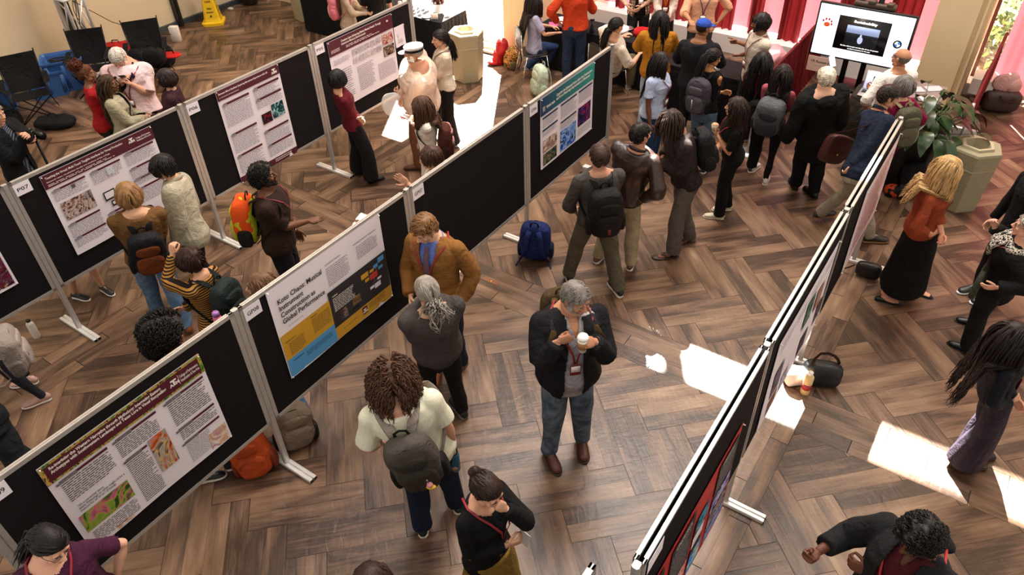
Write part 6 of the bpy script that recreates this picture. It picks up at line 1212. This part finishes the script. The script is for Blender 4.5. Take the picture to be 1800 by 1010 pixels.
p = T1(9.52, 8.32); single(G().add(lathe(p, [(.05, 0), (.085, .012), (.09, .016), (.05, .008)], 20)), 'plate', WHITEP, 'small white plate at the front edge of the refreshment table', 'plate')
p = T1(9.50, 8.14); single(G().add(rbox(p + Zv * .05, (.12, .03, .09), .004)), 'card_holder', mat('frosted_card', '#d8c8c0', .5), 'small frosted card stand beside the plate', 'card')
p = T1(9.72, 8.04); single(G().add(lathe(p, [(.025, 0), (.04, .005), (.045, .07), (.03, .075)], 16)), 'candle_glass', GL, 'small glass votive at the corner of the refreshment table', 'glass')
p = T1(9.7, 9.7); t = thing('flower_arrangement', p, 'green leafy centrepiece on the refreshment table', 'plant'); g = G(); rr = np.random.default_rng(4)
for i in range(260): d = nrm(rr.normal(size=3)) * A([1, 1, .8]); d[2] = abs(d[2]); q = p + Zv * .12 + d * .17 * (.6 + .4 * rr.random()); a = nrm(rr.normal(size=3)) * .03; b2 = nrm(np.cross(a, d)) * .018; g.add((A([q - a, q + b2, q + a, q - b2]), [[0, 1, 2, 3]]))
g.build('leaves', mat('bright_leaf', '#6f9a2c', .5, var=.3, vs=30), t, False); g = G(); g.add(lathe(p, [(.05, 0), (.08, .1), (.07, .13)], 16)); g.build('vase', mat('vase', '#2a3a4a', .4), t)
p = T1(9.55, 10.1); single(G().add(lathe(p, [(.10, 0), (.15, .02), (.17, .035), (.12, .03)], 24)), 'cake_plate', WHITEP, 'round white serving plate near the leafy centrepiece', 'plate')
p = T1(9.6, 9.35); single(G().add(lathe(p, [(.05, 0), (.07, .03), (.06, .1), (.04, .12)], 18)), 'coffee_mug', WHITEP, 'white bowl-shaped mug right of the leafy centrepiece', 'mug')
# hexagonal stone-look litter bins
def hexbin(u, v, label, h=.80, r=.29, rot=0., c='#8f866b'):
    b = uvp(u, v); t = thing('litter_bin', b, label, 'litter bin'); m = mat('tan_stone_' + c.strip('#'), c, .7, 0, .08, 30, .2, 120); fr = frame(b, Uv, Vv, Zv)
    H6 = lambda rr: [(rr * math.cos(rot + k * math.pi / 3), rr * math.sin(rot + k * math.pi / 3)) for k in range(6)]
    V = []; 
    prof = [(.80 * r, 0), (.84 * r, .02), (.96 * r, h * .72), (.98 * r, h * .725), (.965 * r, h * .74), (r, h * .97), (.97 * r, h), (.66 * r, h), (.64 * r, h + .03), (.50 * r, h + .03), (.42 * r, h - .18)]
    for rr, z in prof: V += [[x, y, z] for x, y in H6(rr)]
    F = [[k * 6 + i, k * 6 + (i + 1) % 6, (k + 1) * 6 + (i + 1) % 6, (k + 1) * 6 + i] for k in range(7) for i in range(6)]
    g = G(); g.add(xf((A(V), F), fr)); g.build('shell', m, t, False)
    F = [[k * 6 + i, k * 6 + (i + 1) % 6, (k + 1) * 6 + (i + 1) % 6, (k + 1) * 6 + i] for k in range(7, len(prof) - 1) for i in range(6)] + [[(len(prof) - 1) * 6 + i for i in range(6)]]
    u_ = sorted({i for f in F for i in f}); F = [[u_.index(i) for i in f] for f in F]; g = G(); g.add(xf((A(V)[u_], F), fr)); g.build('rim', mat('tan_stone_rim', '#a39a80', .55), t, False); return t
hexbin(9.28, 7.32, 'tan hexagonal litter bin beside the refreshment table', rot=.3); hexbin(9.42, -.04, 'tan hexagonal litter bin next to the potted plant', rot=.2); hexbin(9.9, 11.75, 'cream hexagonal litter bin at the far end of the refreshment table', rot=.3, c='#a89c7c')
# chairs of the two seated people
def side_chair(px, py, yaw, label):
    P0 = at(px, py, .46); P0 = A([P0[0], P0[1], 0]); a = math.radians(yaw); f_ = A([math.cos(a), math.sin(a), 0]); r2 = A([f_[1], -f_[0], 0]); fr = frame(P0, r2, f_, Zv); t = thing('stacking_chair', P0, label, 'chair')
    g = G(); V, F = remesh([sup((0, 0, .445), (.22, .22, .018), 4, fr=fr)], .01, 2); g.add((V, F)); g.build('seat', BLACKP, t); g = G(); V, F = remesh([sup((0, -.235, .68), (.21, .018, .17), 4, fr=fr)], .01, 2); g.add((V, F)); g.build('backrest', BLACKP, t)
    for s in (-1, 1):
        for pts in ([(s * .22, -.16, .44), (s * .235, -.26, 0)], [(s * .22, .16, .44), (s * .235, .24, 0)]): g = G(); g.add(xf(tube(pts, .010, 8), fr)); g.build('leg', CHROME, t)
        g = G(); g.add(xf(tube([(s * .21, .17, .43), (s * .215, -.2, .43), (s * .215, -.24, .52), (s * .2, -.25, .80)], .010, 8), fr)); g.build('frame_tube', CHROME, t)
side_chair(938, 88, 12, 'black plastic chair with chrome legs under the lilac T-shirt sitter'); side_chair(1070, 116, 28, 'black plastic chair with chrome legs under the cream T-shirt sitter')
def empty_chair(): pass
# things on the sticker table
S = lambda u, v: uvp(10.32 + (u - 10.05) * .75, v, .742)
def heap(u, v, r, c, label, name='fabric_pile', cat='cloth', h=.06, seed=1, m=None):
    g = G(); V, F = remesh([sup((0, 0, h * .6), (r, r * .7, h), 2.2), sup((r * .5, r * .3, h * .5), (r * .6, r * .6, h * .7), 2.2)], .010, 2); g.add((fold(V, F, .012, seed, 34) + S(u, v), F)); single(g, name, m or cloth(c), label, cat)
heap(10.30, 6.15, .22, '#e6e2e6', 'white tissue pile in front of the lilac T-shirt sitter', seed=2); heap(10.35, 5.35, .24, '#e6e0dc', 'white paper and fabric pile in the middle of the sticker table', seed=3); heap(10.5, 4.9, .14, '#b81c20', 'red cloth beside the cream T-shirt sitter', seed=4, h=.08); heap(10.3, 4.62, .16, '#d8d0cc', 'clear bag of supplies on the sticker table', seed=5); heap(10.15, 4.75, .12, '#d83a78', 'hot pink craft felt on the sticker table', h=.025, seed=6)
single(G().add(rbox(S(10.1, 6.3) + Zv * .01, (.22, .16, .02), .004)), 'craft_sheet', mat('pink_sheet', '#d85a9a', .6), 'bright pink craft sheet at the lilac sitter\'s hands', 'paper')
p = S(10.08, 5.62); t = thing('bottle', p, 'black spray bottle standing on the sticker table', 'bottle'); g = G(); g.add(lathe(p, [(.035, 0), (.04, .01), (.036, .12), (.014, .15), (.014, .19)], 16)); g.build('body', BLACKP, t); g = G(); g.add(rbox(p + Zv * .205, (.07, .025, .03), .005)); g.build('nozzle', BLACKP, t)
single(G().add(lathe(S(10.62, 5.2), [(.07, 0), (.10, .03), (.09, .035), (.05, .015)], 20)), 'tray', mat('silver_tray', '#c8c8cc', .2, .9), 'round silver tray at the back of the sticker table', 'tray')
# laptop (two)
def laptop(c, fx, label, scr=True, sz=.34):
    fy = np.cross(Zv, fx); t = thing('laptop', c, label, 'laptop')            # fx: right of the user, keyboard towards -fy
    g = G(); g.add(rbox((0, -.12, .008), (sz, .24, .016), .005, frame(c, fx, fy, Zv))); ba = g.build('base', mat('laptop_silver', '#b4b0ae', .35, .7), t); g = G(); g.add(box((0, -.09, .0165), (sz * .86, .10, .001), frame(c, fx, fy, Zv))); g.build('keyboard', BLACKP, ba)
    up = nrm(Zv * .95 + fy * .30); n = np.cross(fx, up); fr = frame(c + up * .0, fx, n, up); g = G(); g.add(rbox((0, 0, .125), (sz, .010, .24), .004, fr)); li = g.build('lid', mat('laptop_silver', '#b4b0ae', .35, .7), t)
    if scr:
        g = G(); g.add(box((0, .0056, .125) if (n @ -fy) > 0 else (0, -.0056, .125), (sz * .93, .001, .215), fr)); g.build('screen', mat('laptop_screen', '#b9bfe0', .2, em=.8), li); g = G(); s_ = .0064 if (n @ -fy) > 0 else -.0064; g.add(box((0, s_, .125), (sz * .45, .001, .11), fr)); g.build('video_window', mat('video_dark', '#1a1a22', .3), li)
    return t
laptop(uvp(10.12, 3.72, .752), nrm(Uv * .35 + Vv * .94), 'silver laptop seen from behind its lid on the demo table', scr=False, sz=.38)
# orientation: its lid back faces the visitors
single(G().add(rbox(uvp(9.98, 3.42, .752) + Zv * .035, (.13, .11, .07), .006)), 'tissue_box', WHITEP, 'white box beside the silver laptop on the demo table', 'box')
single(G().add(lathe(uvp(10.3, 3.1, .752), [(.03, 0), (.032, .01), (.032, .14), (.014, .18), (.014, .2)], 14)), 'water_bottle', GL, 'clear water bottle at the back of the demo table', 'bottle')
g = G(); q = uvp(10.25, 4.05, .752); V, F = remesh([sup((0, 0, .05), (.05, .04, .05), 2.2), sup((0, 0, .12), (.035, .03, .035), 2.2), tube([(-.02, 0, .14), (-.03, 0, .19)], [.014, .003], 8), tube([(.02, 0, .14), (.03, 0, .19)], [.014, .003], 8)], .006, 2); g.add((V + q, F)); single(g, 'gadget', BLACKP, 'small black horned gadget behind the laptop', 'gadget')
g = G(); V, F = remesh([sup((0, 0, .62), (.28, .22, .25), 2.8)], .014, 3); V2 = fold(V, F, .03, 6, 16); g.add((V2 + uvp(10.9, 2.95), F)); single(g, 'clear_bag', mat('pink_clear_film', '#d898a0', .2, spec=.8), 'shiny pink translucent bag beside the low drape', 'bag')
g = G(); g.add(slab(FL, 10.65, 11.15, 0, .38, 2.66, 3.25)); single(g, 'storage_box', mat('grey_box', '#8a8484', .6), 'grey box under the shiny translucent bag', 'box', smooth=False)
# screen on a cart
u0, vc, zc = 10.8, 1.76, 1.29; xr = -Vv; t = thing('display_screen', uvp(u0 + .25, vc), 'large flat screen on a black cart showing a slide with a video', 'screen'); fr = frame(uvp(u0, vc, zc), xr, -Uv, nrm(Zv)); K = .62
g = G(); g.add(rbox((0, -.03, 0), (1.25, .05, .73), .008, fr)); g.build('bezel', BLACKP, t); g = G(); g.add(box((0, -.002, 0), (1.20, .002, .68), fr)); sc_ = g.build('panel', mat('slide_white', '#eef0ff', .2, em=.95), t)
def sc(x0, z0, x1, z1, m, n_='slide_block', y=.0012): g = G(); g.add(box(((x0 + x1) / 2, y, (z0 + z1) / 2), (x1 - x0, .001, z1 - z0), fr)); return g.build(n_, m, sc_)
sc(-.33, -.22, .34, .23, mat('slide_black', '#07070c', .3), 'video_frame'); sc(-.20, -.14, .22, .12, mat('video_hall', '#20242c', .3, em=.3), 'video_picture', .0022); sc(-.20, .02, .22, .12, mat('video_lights', '#8fa0c8', .3, em=.7), 'video_windows', .003)
g = G(); g.add(xf(ell((0, .004, -.06), (.035, .002, .05)), fr)); g.add(xf(ell((0, .004, .0), (.014, .002, .018)), fr)); g.build('video_presenter', mat('presenter_white', '#a8b4d8', .3, em=.8), sc_)
def stext(s, x, z, w, h, m, n_='lettering', b=.02): return text(s, n_, m, uvp(u0, vc, zc) + xr * x - Uv * .0055 + Zv * z, xr, Zv, width=w, height=h, parent=sc_, align='C', bold=b)
LW = mat('slide_text_white', '#ffffff', .3, em=1.0); stext('Sustainability', .02, .15, .30, .045, LW, b=.04); stext('But the rollercoaster and the idea of one of operator', .02, -.175, .50, .022, LW, b=.03); stext('so that is necessary for the user', .02, -.205, .30, .02, LW, b=.03)
OR = mat('paw_orange', '#c8502a', .4, em=.6); RDm = mat('paw_red', '#a82a34', .4, em=.6); g = G(); g.add(xf(ell((-.47, .003, .075), (.042, .001, .032)), fr)); g.build('paw_pad', OR, sc_)
for k, (dx, dz) in enumerate(((-.055, .035), (-.022, .06), (.018, .062), (.052, .038), (.06, .0))): g = G(); g.add(xf(ell((-.47 + dx, .003, .085 + dz), (.013, .001, .018)), fr)); g.build('paw_toe', RDm, sc_)
cx, cz = .47, -.02
for q in range(4):
    a0 = q * math.pi / 2; pts = [(0, 0)] + [(.036 * math.cos(a0 + j * math.pi / 16), .036 * math.sin(a0 + j * math.pi / 16)) for j in range(9)]; g = G(); g.add(prism(pts, 0, .001, frame(uvp(u0, vc, zc) + xr * cx + Zv * cz - Uv * .006, xr, Zv, -Uv))); g.build('roundel_quarter', mat('roundel_blue', '#3a7ac8', .4, em=.6) if q % 2 == 0 else LW, sc_)
g = G(); a = np.linspace(0, 6.283, 25); g.add(tube([uvp(u0, vc, zc) + xr * (cx + .045 * math.cos(q)) + Zv * (cz + .045 * math.sin(q)) - Uv * .006 for q in a], [(.010, .001)] * 25, 6, ref=A([xr * math.cos(q) + Zv * math.sin(q) for q in a]), cap=False)); g.build('roundel_ring', mat('roundel_dark', '#10141c', .4), sc_)
for k in range(3): lz = .30 - k * .03; g = G(); [g.add(box((-.42 + j * .085, .0015, lz), (.07, .001, .008), fr)) for j in range(11)]; g.build('faint_text', mat('faint_slide_text', '#c4c8e4', .4, em=.7), sc_)
for s in (-1, 1): g = G(); g.add(rbox((s * .12, -.10, -.35), (.07, .05, 1.75), .006, fr)); g.build('post', BLACKM, t)
g = G(); g.add(rbox((0, -.12, -.75), (.62, .42, .05), .01, fr)); g.build('shelf', BLACKM, t); g = G(); g.add(rbox((0, -.12, -1.2), (.75, .60, .06), .01, fr)); g.build('base', BLACKM, t)
for s in (-1, 1):
    for e in (-1, 1): g = G(); g.add(ell((s * .33, -.12 + e * .25, -1.255), (.035, .02, .035), fr)); g.build('castor', BLACKP, t)
g = G(); g.add(rbox((.06, -.08, .40), (.52, .12, .06), .01, fr)); g.add(rbox((.02, -.06, .44), (.10, .1, .05), .006, fr)); g.add(rbox((.25, -.06, .44), (.08, .1, .04), .006, fr)); g.build('media_shelf', mat('brown_shelf', '#4a3c30', .5), t)
# sign
c = uvp(10.72, 2.18, .83); t = thing('sign_card', c, 'cream card reading VR Research hanging under the large screen', 'sign'); g = G(); g.add(box((0, 0, 0), (.34, .006, .21), frame(c, xr, -Uv, Zv))); g.build('card', mat('cream_card', '#d8b8a8', .6), t, False); text('VR Research', 'lettering', INK, c - Uv * .0045 + Zv * .02, xr, Zv, width=.27, height=.035, parent=t, align='C', bold=.01); text('Interactive Lab', 'lettering', GREYINK, c - Uv * .0045 - Zv * .03, xr, Zv, width=.15, height=.016, parent=t, align='C')
# tall stand with open laptop
b = uvp(10.02, 1.28); t = thing('tall_plinth', b, 'dark fabric-covered plinth under the open laptop', 'table'); g = G(); g.add(rbox((0, 0, .45), (.50, .42, .90), .02, frame(b, xr, Uv, Zv))); g.build('plinth', cloth('#2e2822'), t)
laptop(uvp(10.06, 1.28, .90), xr, 'open laptop on the plinth repeating the slide of the large screen', sz=.36)
g = G(); g.add(rbox(uvp(10.75, .95, .75), (.5, .4, .02), .005)); b = uvp(10.75, .80); t = thing('side_table', b, 'small table with glossy pink-lit leaflets behind the bald visitor', 'table'); g = G(); g.add(slab(FL, 10.45, 11.05, .72, .74, .55, 1.1)); g.build('table_top', mat('glossy_top', '#8a7a7a', .15), t, False)
for a_, c_ in ((10.5, .6), (11.0, .6), (10.5, 1.05), (11.0, 1.05)): g = G(); g.add(cyl(uvp(a_, c_), uvp(a_, c_, .72), .015, n=8)); g.build('leg', BLACKM, t)
for k, (a_, c_) in enumerate(((10.55, .7), (10.75, .9), (10.9, .7))): single(G().add(rbox(uvp(a_, c_, .747), (.21, .15, .01), .002)), 'leaflet', mat('leaflet', '#c8c4cc', .2), 'glossy leaflet on the small side table', 'paper', 'leaflets on the side table', smooth=False)
# potted plant
b = uvp(9.58, .62); t = thing('potted_plant', b, 'big leafy green plant in a tall black pot before the cream column', 'plant'); g = G(); g.add(lathe(b, [(.20, 0), (.22, .02), (.29, .72), (.30, .74), (.27, .75), (.26, .68)], 28)); g.build('pot', mat('black_pot', '#0d0c0d', .35), t); g = G(); g.add(lathe(b, [(.26, .68), (.05, .70)], 20)); g.build('soil', mat('soil', '#241a14', .95), t)
rr = np.random.default_rng(12); LF = mat('variegated_leaf', '#22381a', .35, 0, .5, 14, coat=.2)
for i in range(80):
    a = rr.random() * 6.283; el_ = rr.uniform(.25, 1.45); L_ = rr.uniform(.22, .58); d = A([math.cos(a) * math.cos(el_), math.sin(a) * math.cos(el_), math.sin(el_)]); s0 = b + A([math.cos(a) * .08, math.sin(a) * .08, .72]); pts = [s0, s0 + d * L_ * .6, s0 + d * L_]
    g = G(); g.add(tube(pts, [.007, .005, .004], 6)); st = g.build('stem', mat('stem', '#5a7040', .6), t)
    tip = pts[-1]; hd_ = nrm(A([math.cos(a), math.sin(a), 0])); sd_ = np.cross(hd_, Zv); LL = rr.uniform(.20, .30); V = []; n = 8
    for j in range(n):
        f_ = j / (n - 1); w_ = .062 * math.sin(math.pi * min(1, f_ * .93 + .07)) ** .8 * (1 if f_ < .97 else .2); dz = -.9 * f_ * f_ * LL * (1.3 - math.sin(el_) * .6); c_ = tip + hd_ * f_ * LL * .85 + Zv * (dz + .05 * f_)
        V += [c_ - sd_ * w_ + Zv * .012, c_, c_ + sd_ * w_ + Zv * .012]
    V = A(V); V = np.concatenate([V, V - Zv * .002]); F = []
    for j in range(n - 1):
        for q in (0, 1): F.append([j * 3 + q, j * 3 + q + 1, j * 3 + q + 4, j * 3 + q + 3]); F.append([3 * n + j * 3 + q + 3, 3 * n + j * 3 + q + 4, 3 * n + j * 3 + q + 1, 3 * n + j * 3 + q])
    g = G(); g.add((V, F)); g.build('leaf', LF, st)
single(G().add(slab(FL, 9.95, 10.0, .0, .72, .02, .3)), 'leaning_panel', WHITEP, 'white panel standing between the plant and the litter bin', 'panel', smooth=False)
single(G().add(slab(FL, 12.35, 12.75, .19, .42, .05, .35)), 'white_box', WHITEP, 'white box on the sill right of the cream column', 'box', smooth=False)
# ================================================================ far left corner
def tub(px, py, yaw, label, w=.62, d=.44, h=.42, c='#36609f'):
    b = at(px, py, 0); a = math.radians(yaw); fr = frame(b, (math.cos(a), math.sin(a), 0), (-math.sin(a), math.cos(a), 0), Zv); t = thing('storage_tub', b, label, 'storage tub')
    R4 = lambda s, z: [(x * w / 2 * s, y * d / 2 * s, z) for x, y in ((-.9, -1), (.9, -1), (1, -.9), (1, .9), (.9, 1), (-.9, 1), (-1, .9), (-1, -.9))]
    prof = [(.80, 0), (.98, h - .04), (1.06, h - .035), (1.08, h), (1.0, h), (.95, h - .04), (.77, .02)]; V = []
    for s, z in prof: V += R4(s, z)
    F = [[k * 8 + i, k * 8 + (i + 1) % 8, (k + 1) * 8 + (i + 1) % 8, (k + 1) * 8 + i] for k in range(len(prof) - 1) for i in range(8)] + [list(range(8))[::-1], [(len(prof) - 1) * 8 + i for i in range(8)]]
    g = G(); g.add(xf((A(V, ), F), fr)); g.build('tub', mat('blue_plastic', c, .45, 0, .05, 10), t, False)
    for k in (-.5, 0, .5): g = G(); g.add(xf(tube([(k * w * .7, -d * .42, .06), (k * w * .8, -d * .50, h - .06)], [(.03, .008)] * 2, 6, ref=(1, 0, 0)), fr)); g.build('rib', mat('blue_plastic', c, .45, 0, .05, 10), t)
    return b, fr
b1, f1_ = tub(92, 165, 28, 'blue plastic tub of adapters, left of the pair by the wall'); b2_, f2_ = tub(112, 150, 25, 'taller blue plastic tub of coiled cables by the wall', w=.66, d=.5, h=.52) if 0 else tub(128, 152, 22, 'taller blue plastic tub of coiled cables by the wall', w=.60, d=.48, h=.52)
b3, f3 = tub(8, 190, 25, 'blue tub at the very left edge filled with cables', w=.5, d=.4, h=.36)
def coil(fr, z, r, n, label, seed, gcount=1):
    rr = np.random.default_rng(seed); pts = [((r + .03 * math.sin(i * .9)) * math.cos(i * .5), (r * .6 + .03 * math.cos(i * .7)) * math.sin(i * .5), z + .02 * math.sin(i * .33) + i * .0012) for i in range(n)]; g = G(); g.add(xf(tube(pts, .007, 6), fr)); single(g, 'cable', BLACKP, label, 'cable')
coil(f2_, .42, .17, 60, 'black cable coiled in the taller blue tub', 1); coil(f3, .28, .12, 50, 'black cable coiled in the tub at the left edge', 2)
for k, (x, y, c_) in enumerate(((-.12, .02, '#cfc6a8'), (.0, .05, '#b9b09a'), (.1, -.02, '#d8d4cc'), (.16, .08, '#26262a'))):
    o, x_, y_, z_ = f1_; q = o + x_ * x + y_ * y + Zv * .33; single(G().add(rbox(q, (.06, .09, .20), .008)), 'adapter', mat('adapter_' + c_.strip('#'), c_, .5), ['cream adapter box, leftmost in the shorter blue tub', 'khaki adapter box in the middle of the shorter blue tub', 'pale grey adapter box in the shorter blue tub', 'black adapter box in the shorter blue tub'][k], 'adapter')
def camp_chair(px, py, yaw, label, s=1.):
    b = at(px, py, 0); a = math.radians(yaw); f_ = A([math.cos(a), math.sin(a), 0]); r2 = A([f_[1], -f_[0], 0]); fr = frame(b, r2 * s, f_ * s, Zv * s); t = thing('camp_chair', b, label, 'chair'); BK = cloth('#121113')
    def sheet(c4, sag, nm):
        n = 7; V = []; c4 = A(c4, float)
        for i in range(n):
            for j in range(n):
                p_, q_ = i / (n - 1), j / (n - 1); w_ = c4[0] * (1 - p_) * (1 - q_) + c4[1] * p_ * (1 - q_) + c4[2] * p_ * q_ + c4[3] * (1 - p_) * q_; V.append(w_ + A(sag) * 16 * p_ * (1 - p_) * q_ * (1 - q_))
        V = A(V); m_ = n * n; V = np.concatenate([V, V - A([0, .004, .004])]); F = [[i * n + j, i * n + j + 1, (i + 1) * n + j + 1, (i + 1) * n + j] for i in range(n - 1) for j in range(n - 1)]; F += [[m_ + k for k in q[::-1]] for q in F]
        g = G(); g.add(xf((V, F), fr)); g.build(nm, BK, t)
    sheet([(-.26, .24, .42), (.26, .24, .42), (.24, -.2, .38), (-.24, -.2, .38)], (0, 0, -.05), 'seat'); sheet([(-.24, -.2, .40), (.24, -.2, .40), (.27, -.34, .92), (-.27, -.34, .92)], (0, -.05, 0), 'backrest')
    for x in (-1, 1):
        sheet([(x * .34, .22, .60), (x * .26, .22, .60), (x * .26, -.24, .62), (x * .34, -.24, .62)], (0, 0, -.01), 'armrest')
        for pts in ([(x * .28, -.36, .95), (x * .25, -.18, .38), (x * -.28, .24, .02)], [(x * .30, .24, .61), (x * .26, .24, .40), (x * -.28, .26, .02)], [(x * .27, .22, .42), (x * .30, -.28, .02)]): g = G(); g.add(xf(tube(pts, .009, 7), fr)); g.build('leg', BLACKM, t)
camp_chair(72, 208, -60, 'black folding camp chair in front of the blue tubs'); camp_chair(178, 160, -75, 'black folding camp chair under the lighting truss'); camp_chair(276, 142, -70, 'black folding camp chair heaped with bags left of the cone'); camp_chair(2, 238, -40, 'black folding camp chair cropped by the left edge')
def softbag(px, py, sz, c, label, seed=1, z=0., name='gear_bag', cat='bag'):
    b = at(px, py, z); t = thing(name, b, label, cat); g = G(); V, F = remesh([sup((0, 0, sz[2] / 2), (sz[0] / 2, sz[1] / 2, sz[2] / 2), 3.)], .011, 3); g.add((fold(V, F, .012, seed, 20) + b, F)); g.build('body', cloth(c), t); g = G(); g.add(tube([b + A([-.07, 0, sz[2] * .96]), b + A([-.05, 0, sz[2] + .05]), b + A([.05, 0, sz[2] + .05]), b + A([.07, 0, sz[2] * .96])], [(.010, .005)] * 4, 6)); g.build('handle', cloth('#141414'), t); return t
softbag(288, 118, (.46, .34, .40), '#121114', 'black gear bag at the right of the gear heap', 1); softbag(214, 104, (.58, .4, .30), '#a81c1c', 'red soft bag against the wall behind the gear', 2); softbag(300, 100, (.34, .26, .06), '#b0201f', 'flat red pouch between the black gear bags', 3, z=.42); softbag(276, 112, (.34, .24, .26), '#131214', 'black camera bag on top of the gear heap', 4, z=.50); softbag(100, 222, (.60, .36, .16), '#111012', 'black bag lying flat between the first two camp chairs', 5); softbag(20, 225, (.4, .3, .3), '#141416', 'black cloth heap at the left edge under the tub', 6); softbag(255, 132, (.36, .26, .46), '#151417', 'black rucksack leaning on the third camp chair', 7, z=.05)
b = at(312, 72, 0); single(G().add(rbox(b + Zv * .14, (.16, .10, .28), .006)), 'carton', mat('white_carton', '#d8cfc8', .6), 'small white carton beside the black gear bag', 'box'); single(G().add(ell(at(406, 18, 0) + Zv * .03, (.06, .04, .035))), 'door_stop', mat('cream_plastic', '#b8b0a0', .5), 'small cream lump on the floor by the left skirting', 'door stop')
b = at(440, 6, 0); single(G().add(lathe(b, [(.14, 0), (.16, .02), (.17, .4), (.15, .41)], 20)), 'floor_bin', mat('dark_brown_bin', '#1e1412', .5), 'round dark bin near the top edge', 'bin')
# lighting truss on its base
b = at(172, 128, 0); t = thing('lighting_truss', b, 'aluminium box truss tower standing by the left wall', 'truss'); fr = frame(b, Uv, Vv, Zv); q4 = ((-.15, -.15), (.15, -.15), (.15, .15), (-.15, .15))
for x, y in q4: g = G(); g.add(xf(cyl((x, y, .02), (x, y, 3.2), .025, n=10), fr)); g.build('upright', ALU_W, t)
for k in range(5):
    z0 = .05 + k * .62
    for i in range(4): a_, c_ = q4[i], q4[(i + 1) % 4]; g = G(); g.add(xf(cyl((*a_, z0), (*c_, z0), .016, n=8), fr)); g.build('ring_tube', ALU_W, t); g = G(); g.add(xf(cyl((*(a_ if k % 2 else c_), z0), (*(c_ if k % 2 else a_), z0 + .62), .012, n=8), fr)); g.build('brace', ALU_W, t)
g = G(); g.add(xf(box((0, 0, 1.30), (.38, .38, .03)), fr)); g.build('clamp_plate', ALU_W, t); g = G(); g.add(xf(rbox((0, 0, .01), (.6, .6, .02), .004), fr)); g.build('base_plate', ALU, t)
for k in range(3): rr = np.random.default_rng(k); pts = [b + Uv * (.06 * math.sin(i * .7 + k)) + Vv * (-.12 + .04 * math.cos(i * .5 + k)) + Zv * (1.5 - i * .1) for i in range(14)]; single(G().add(tube(pts, .006, 6)), 'cable', BLACKP, 'black cable looping down inside the truss tower', 'cable', 'cables inside the truss tower')
pts = [b + Vv * -.1 + Zv * 1.25, b + Uv * .5 - Vv * .1 + Zv * .75, b + Uv * 1.1 - Vv * .1 + Zv * .35, b + Uv * 1.5 - Vv * .1 + Zv * .2]; single(G().add(tube(pts, .006, 6)), 'cable', BLACKP, 'black cable drooping from the truss towards the red bag', 'cable')
# wet floor cone
b = at(377, 40, 0); t = thing('floor_cone', b, 'tall yellow wet floor cone near the left wall', 'warning cone'); fr = frame(b, nrm(Uv + Vv), nrm(Vv - Uv), Zv); Y = mat('yellow_plastic', '#e0b614', .45); V = []
for s, z in ((.20, 0), (.205, .05), (.165, .07), (.15, .12), (.055, .92), (.03, .95)): V += [(x * s, y * s, z) for x, y in ((-1, -.8), (-.8, -1), (.8, -1), (1, -.8), (1, .8), (.8, 1), (-.8, 1), (-1, .8))]
F = [[k * 8 + i, k * 8 + (i + 1) % 8, (k + 1) * 8 + (i + 1) % 8, (k + 1) * 8 + i] for k in range(5) for i in range(8)] + [[40 + i for i in range(8)], list(range(8))[::-1]]; g = G(); g.add(xf((A(V), F), fr)); g.build('cone', Y, t, False)
for fx, fn in ((fr[1], -fr[2]), (-fr[2], -fr[1])) if 0 else ((fr[1], -fr[2]), (-fr[2], -fr[1])):
    for k, (s_, z_) in enumerate((('CAUTION', .64), ('WET', .50), ('FLOOR', .43), ('PISO', .30), ('MOJADO', .23), ('!', .16))): sl = nrm(Zv * .8 - fn * .095); r0 = .155 - (z_ - .12) * .119; text(s_, 'lettering', INK, b + fn * (r0 + .004) + Zv * z_, fx, sl, height=.036, width=.035 * max(1.2, len(s_) * .62), parent=t, align='C', bold=.03)
# small floor box lid in the plank band
b = at(863, 494, 0); t = thing('floor_socket', b, 'brass and wood floor socket cover set into the plank band', 'floor socket'); g = G(); g.add(slab(FL, b @ Uv - .03, b @ Uv + .03, .001, .004, b @ Vv - .10, b @ Vv + .10)); g.build('cover', mat('reddish_cover', '#7a4a34', .4), t, False); g = G(); g.add(lathe(b + Zv * .004, [(.018, 0), (.018, .003), (.005, .004)], 14)); g.build('flap_ring', mat('brass', '#b8903c', .3, .9), t)
# black floor mat under the near end of the right-hand row
g = G(); u_, v_ = at(1225, 1005, 0) @ Uv, at(1225, 1005, 0) @ Vv; g.add(slab(FL, 2.0, 3.05, 0, .02, -.1, .45)); single(g, 'floor_cloth', cloth('#0e0d0f'), 'black cloth-covered slab on the floor below the red poster', 'cloth', smooth=False)
# ================================================================ link everything
for o in PEND:
    SC.collection.objects.link(o)
for o in bpy.data.objects:
    for k in ('_b', '_w'):
        if k in o: del o[k]
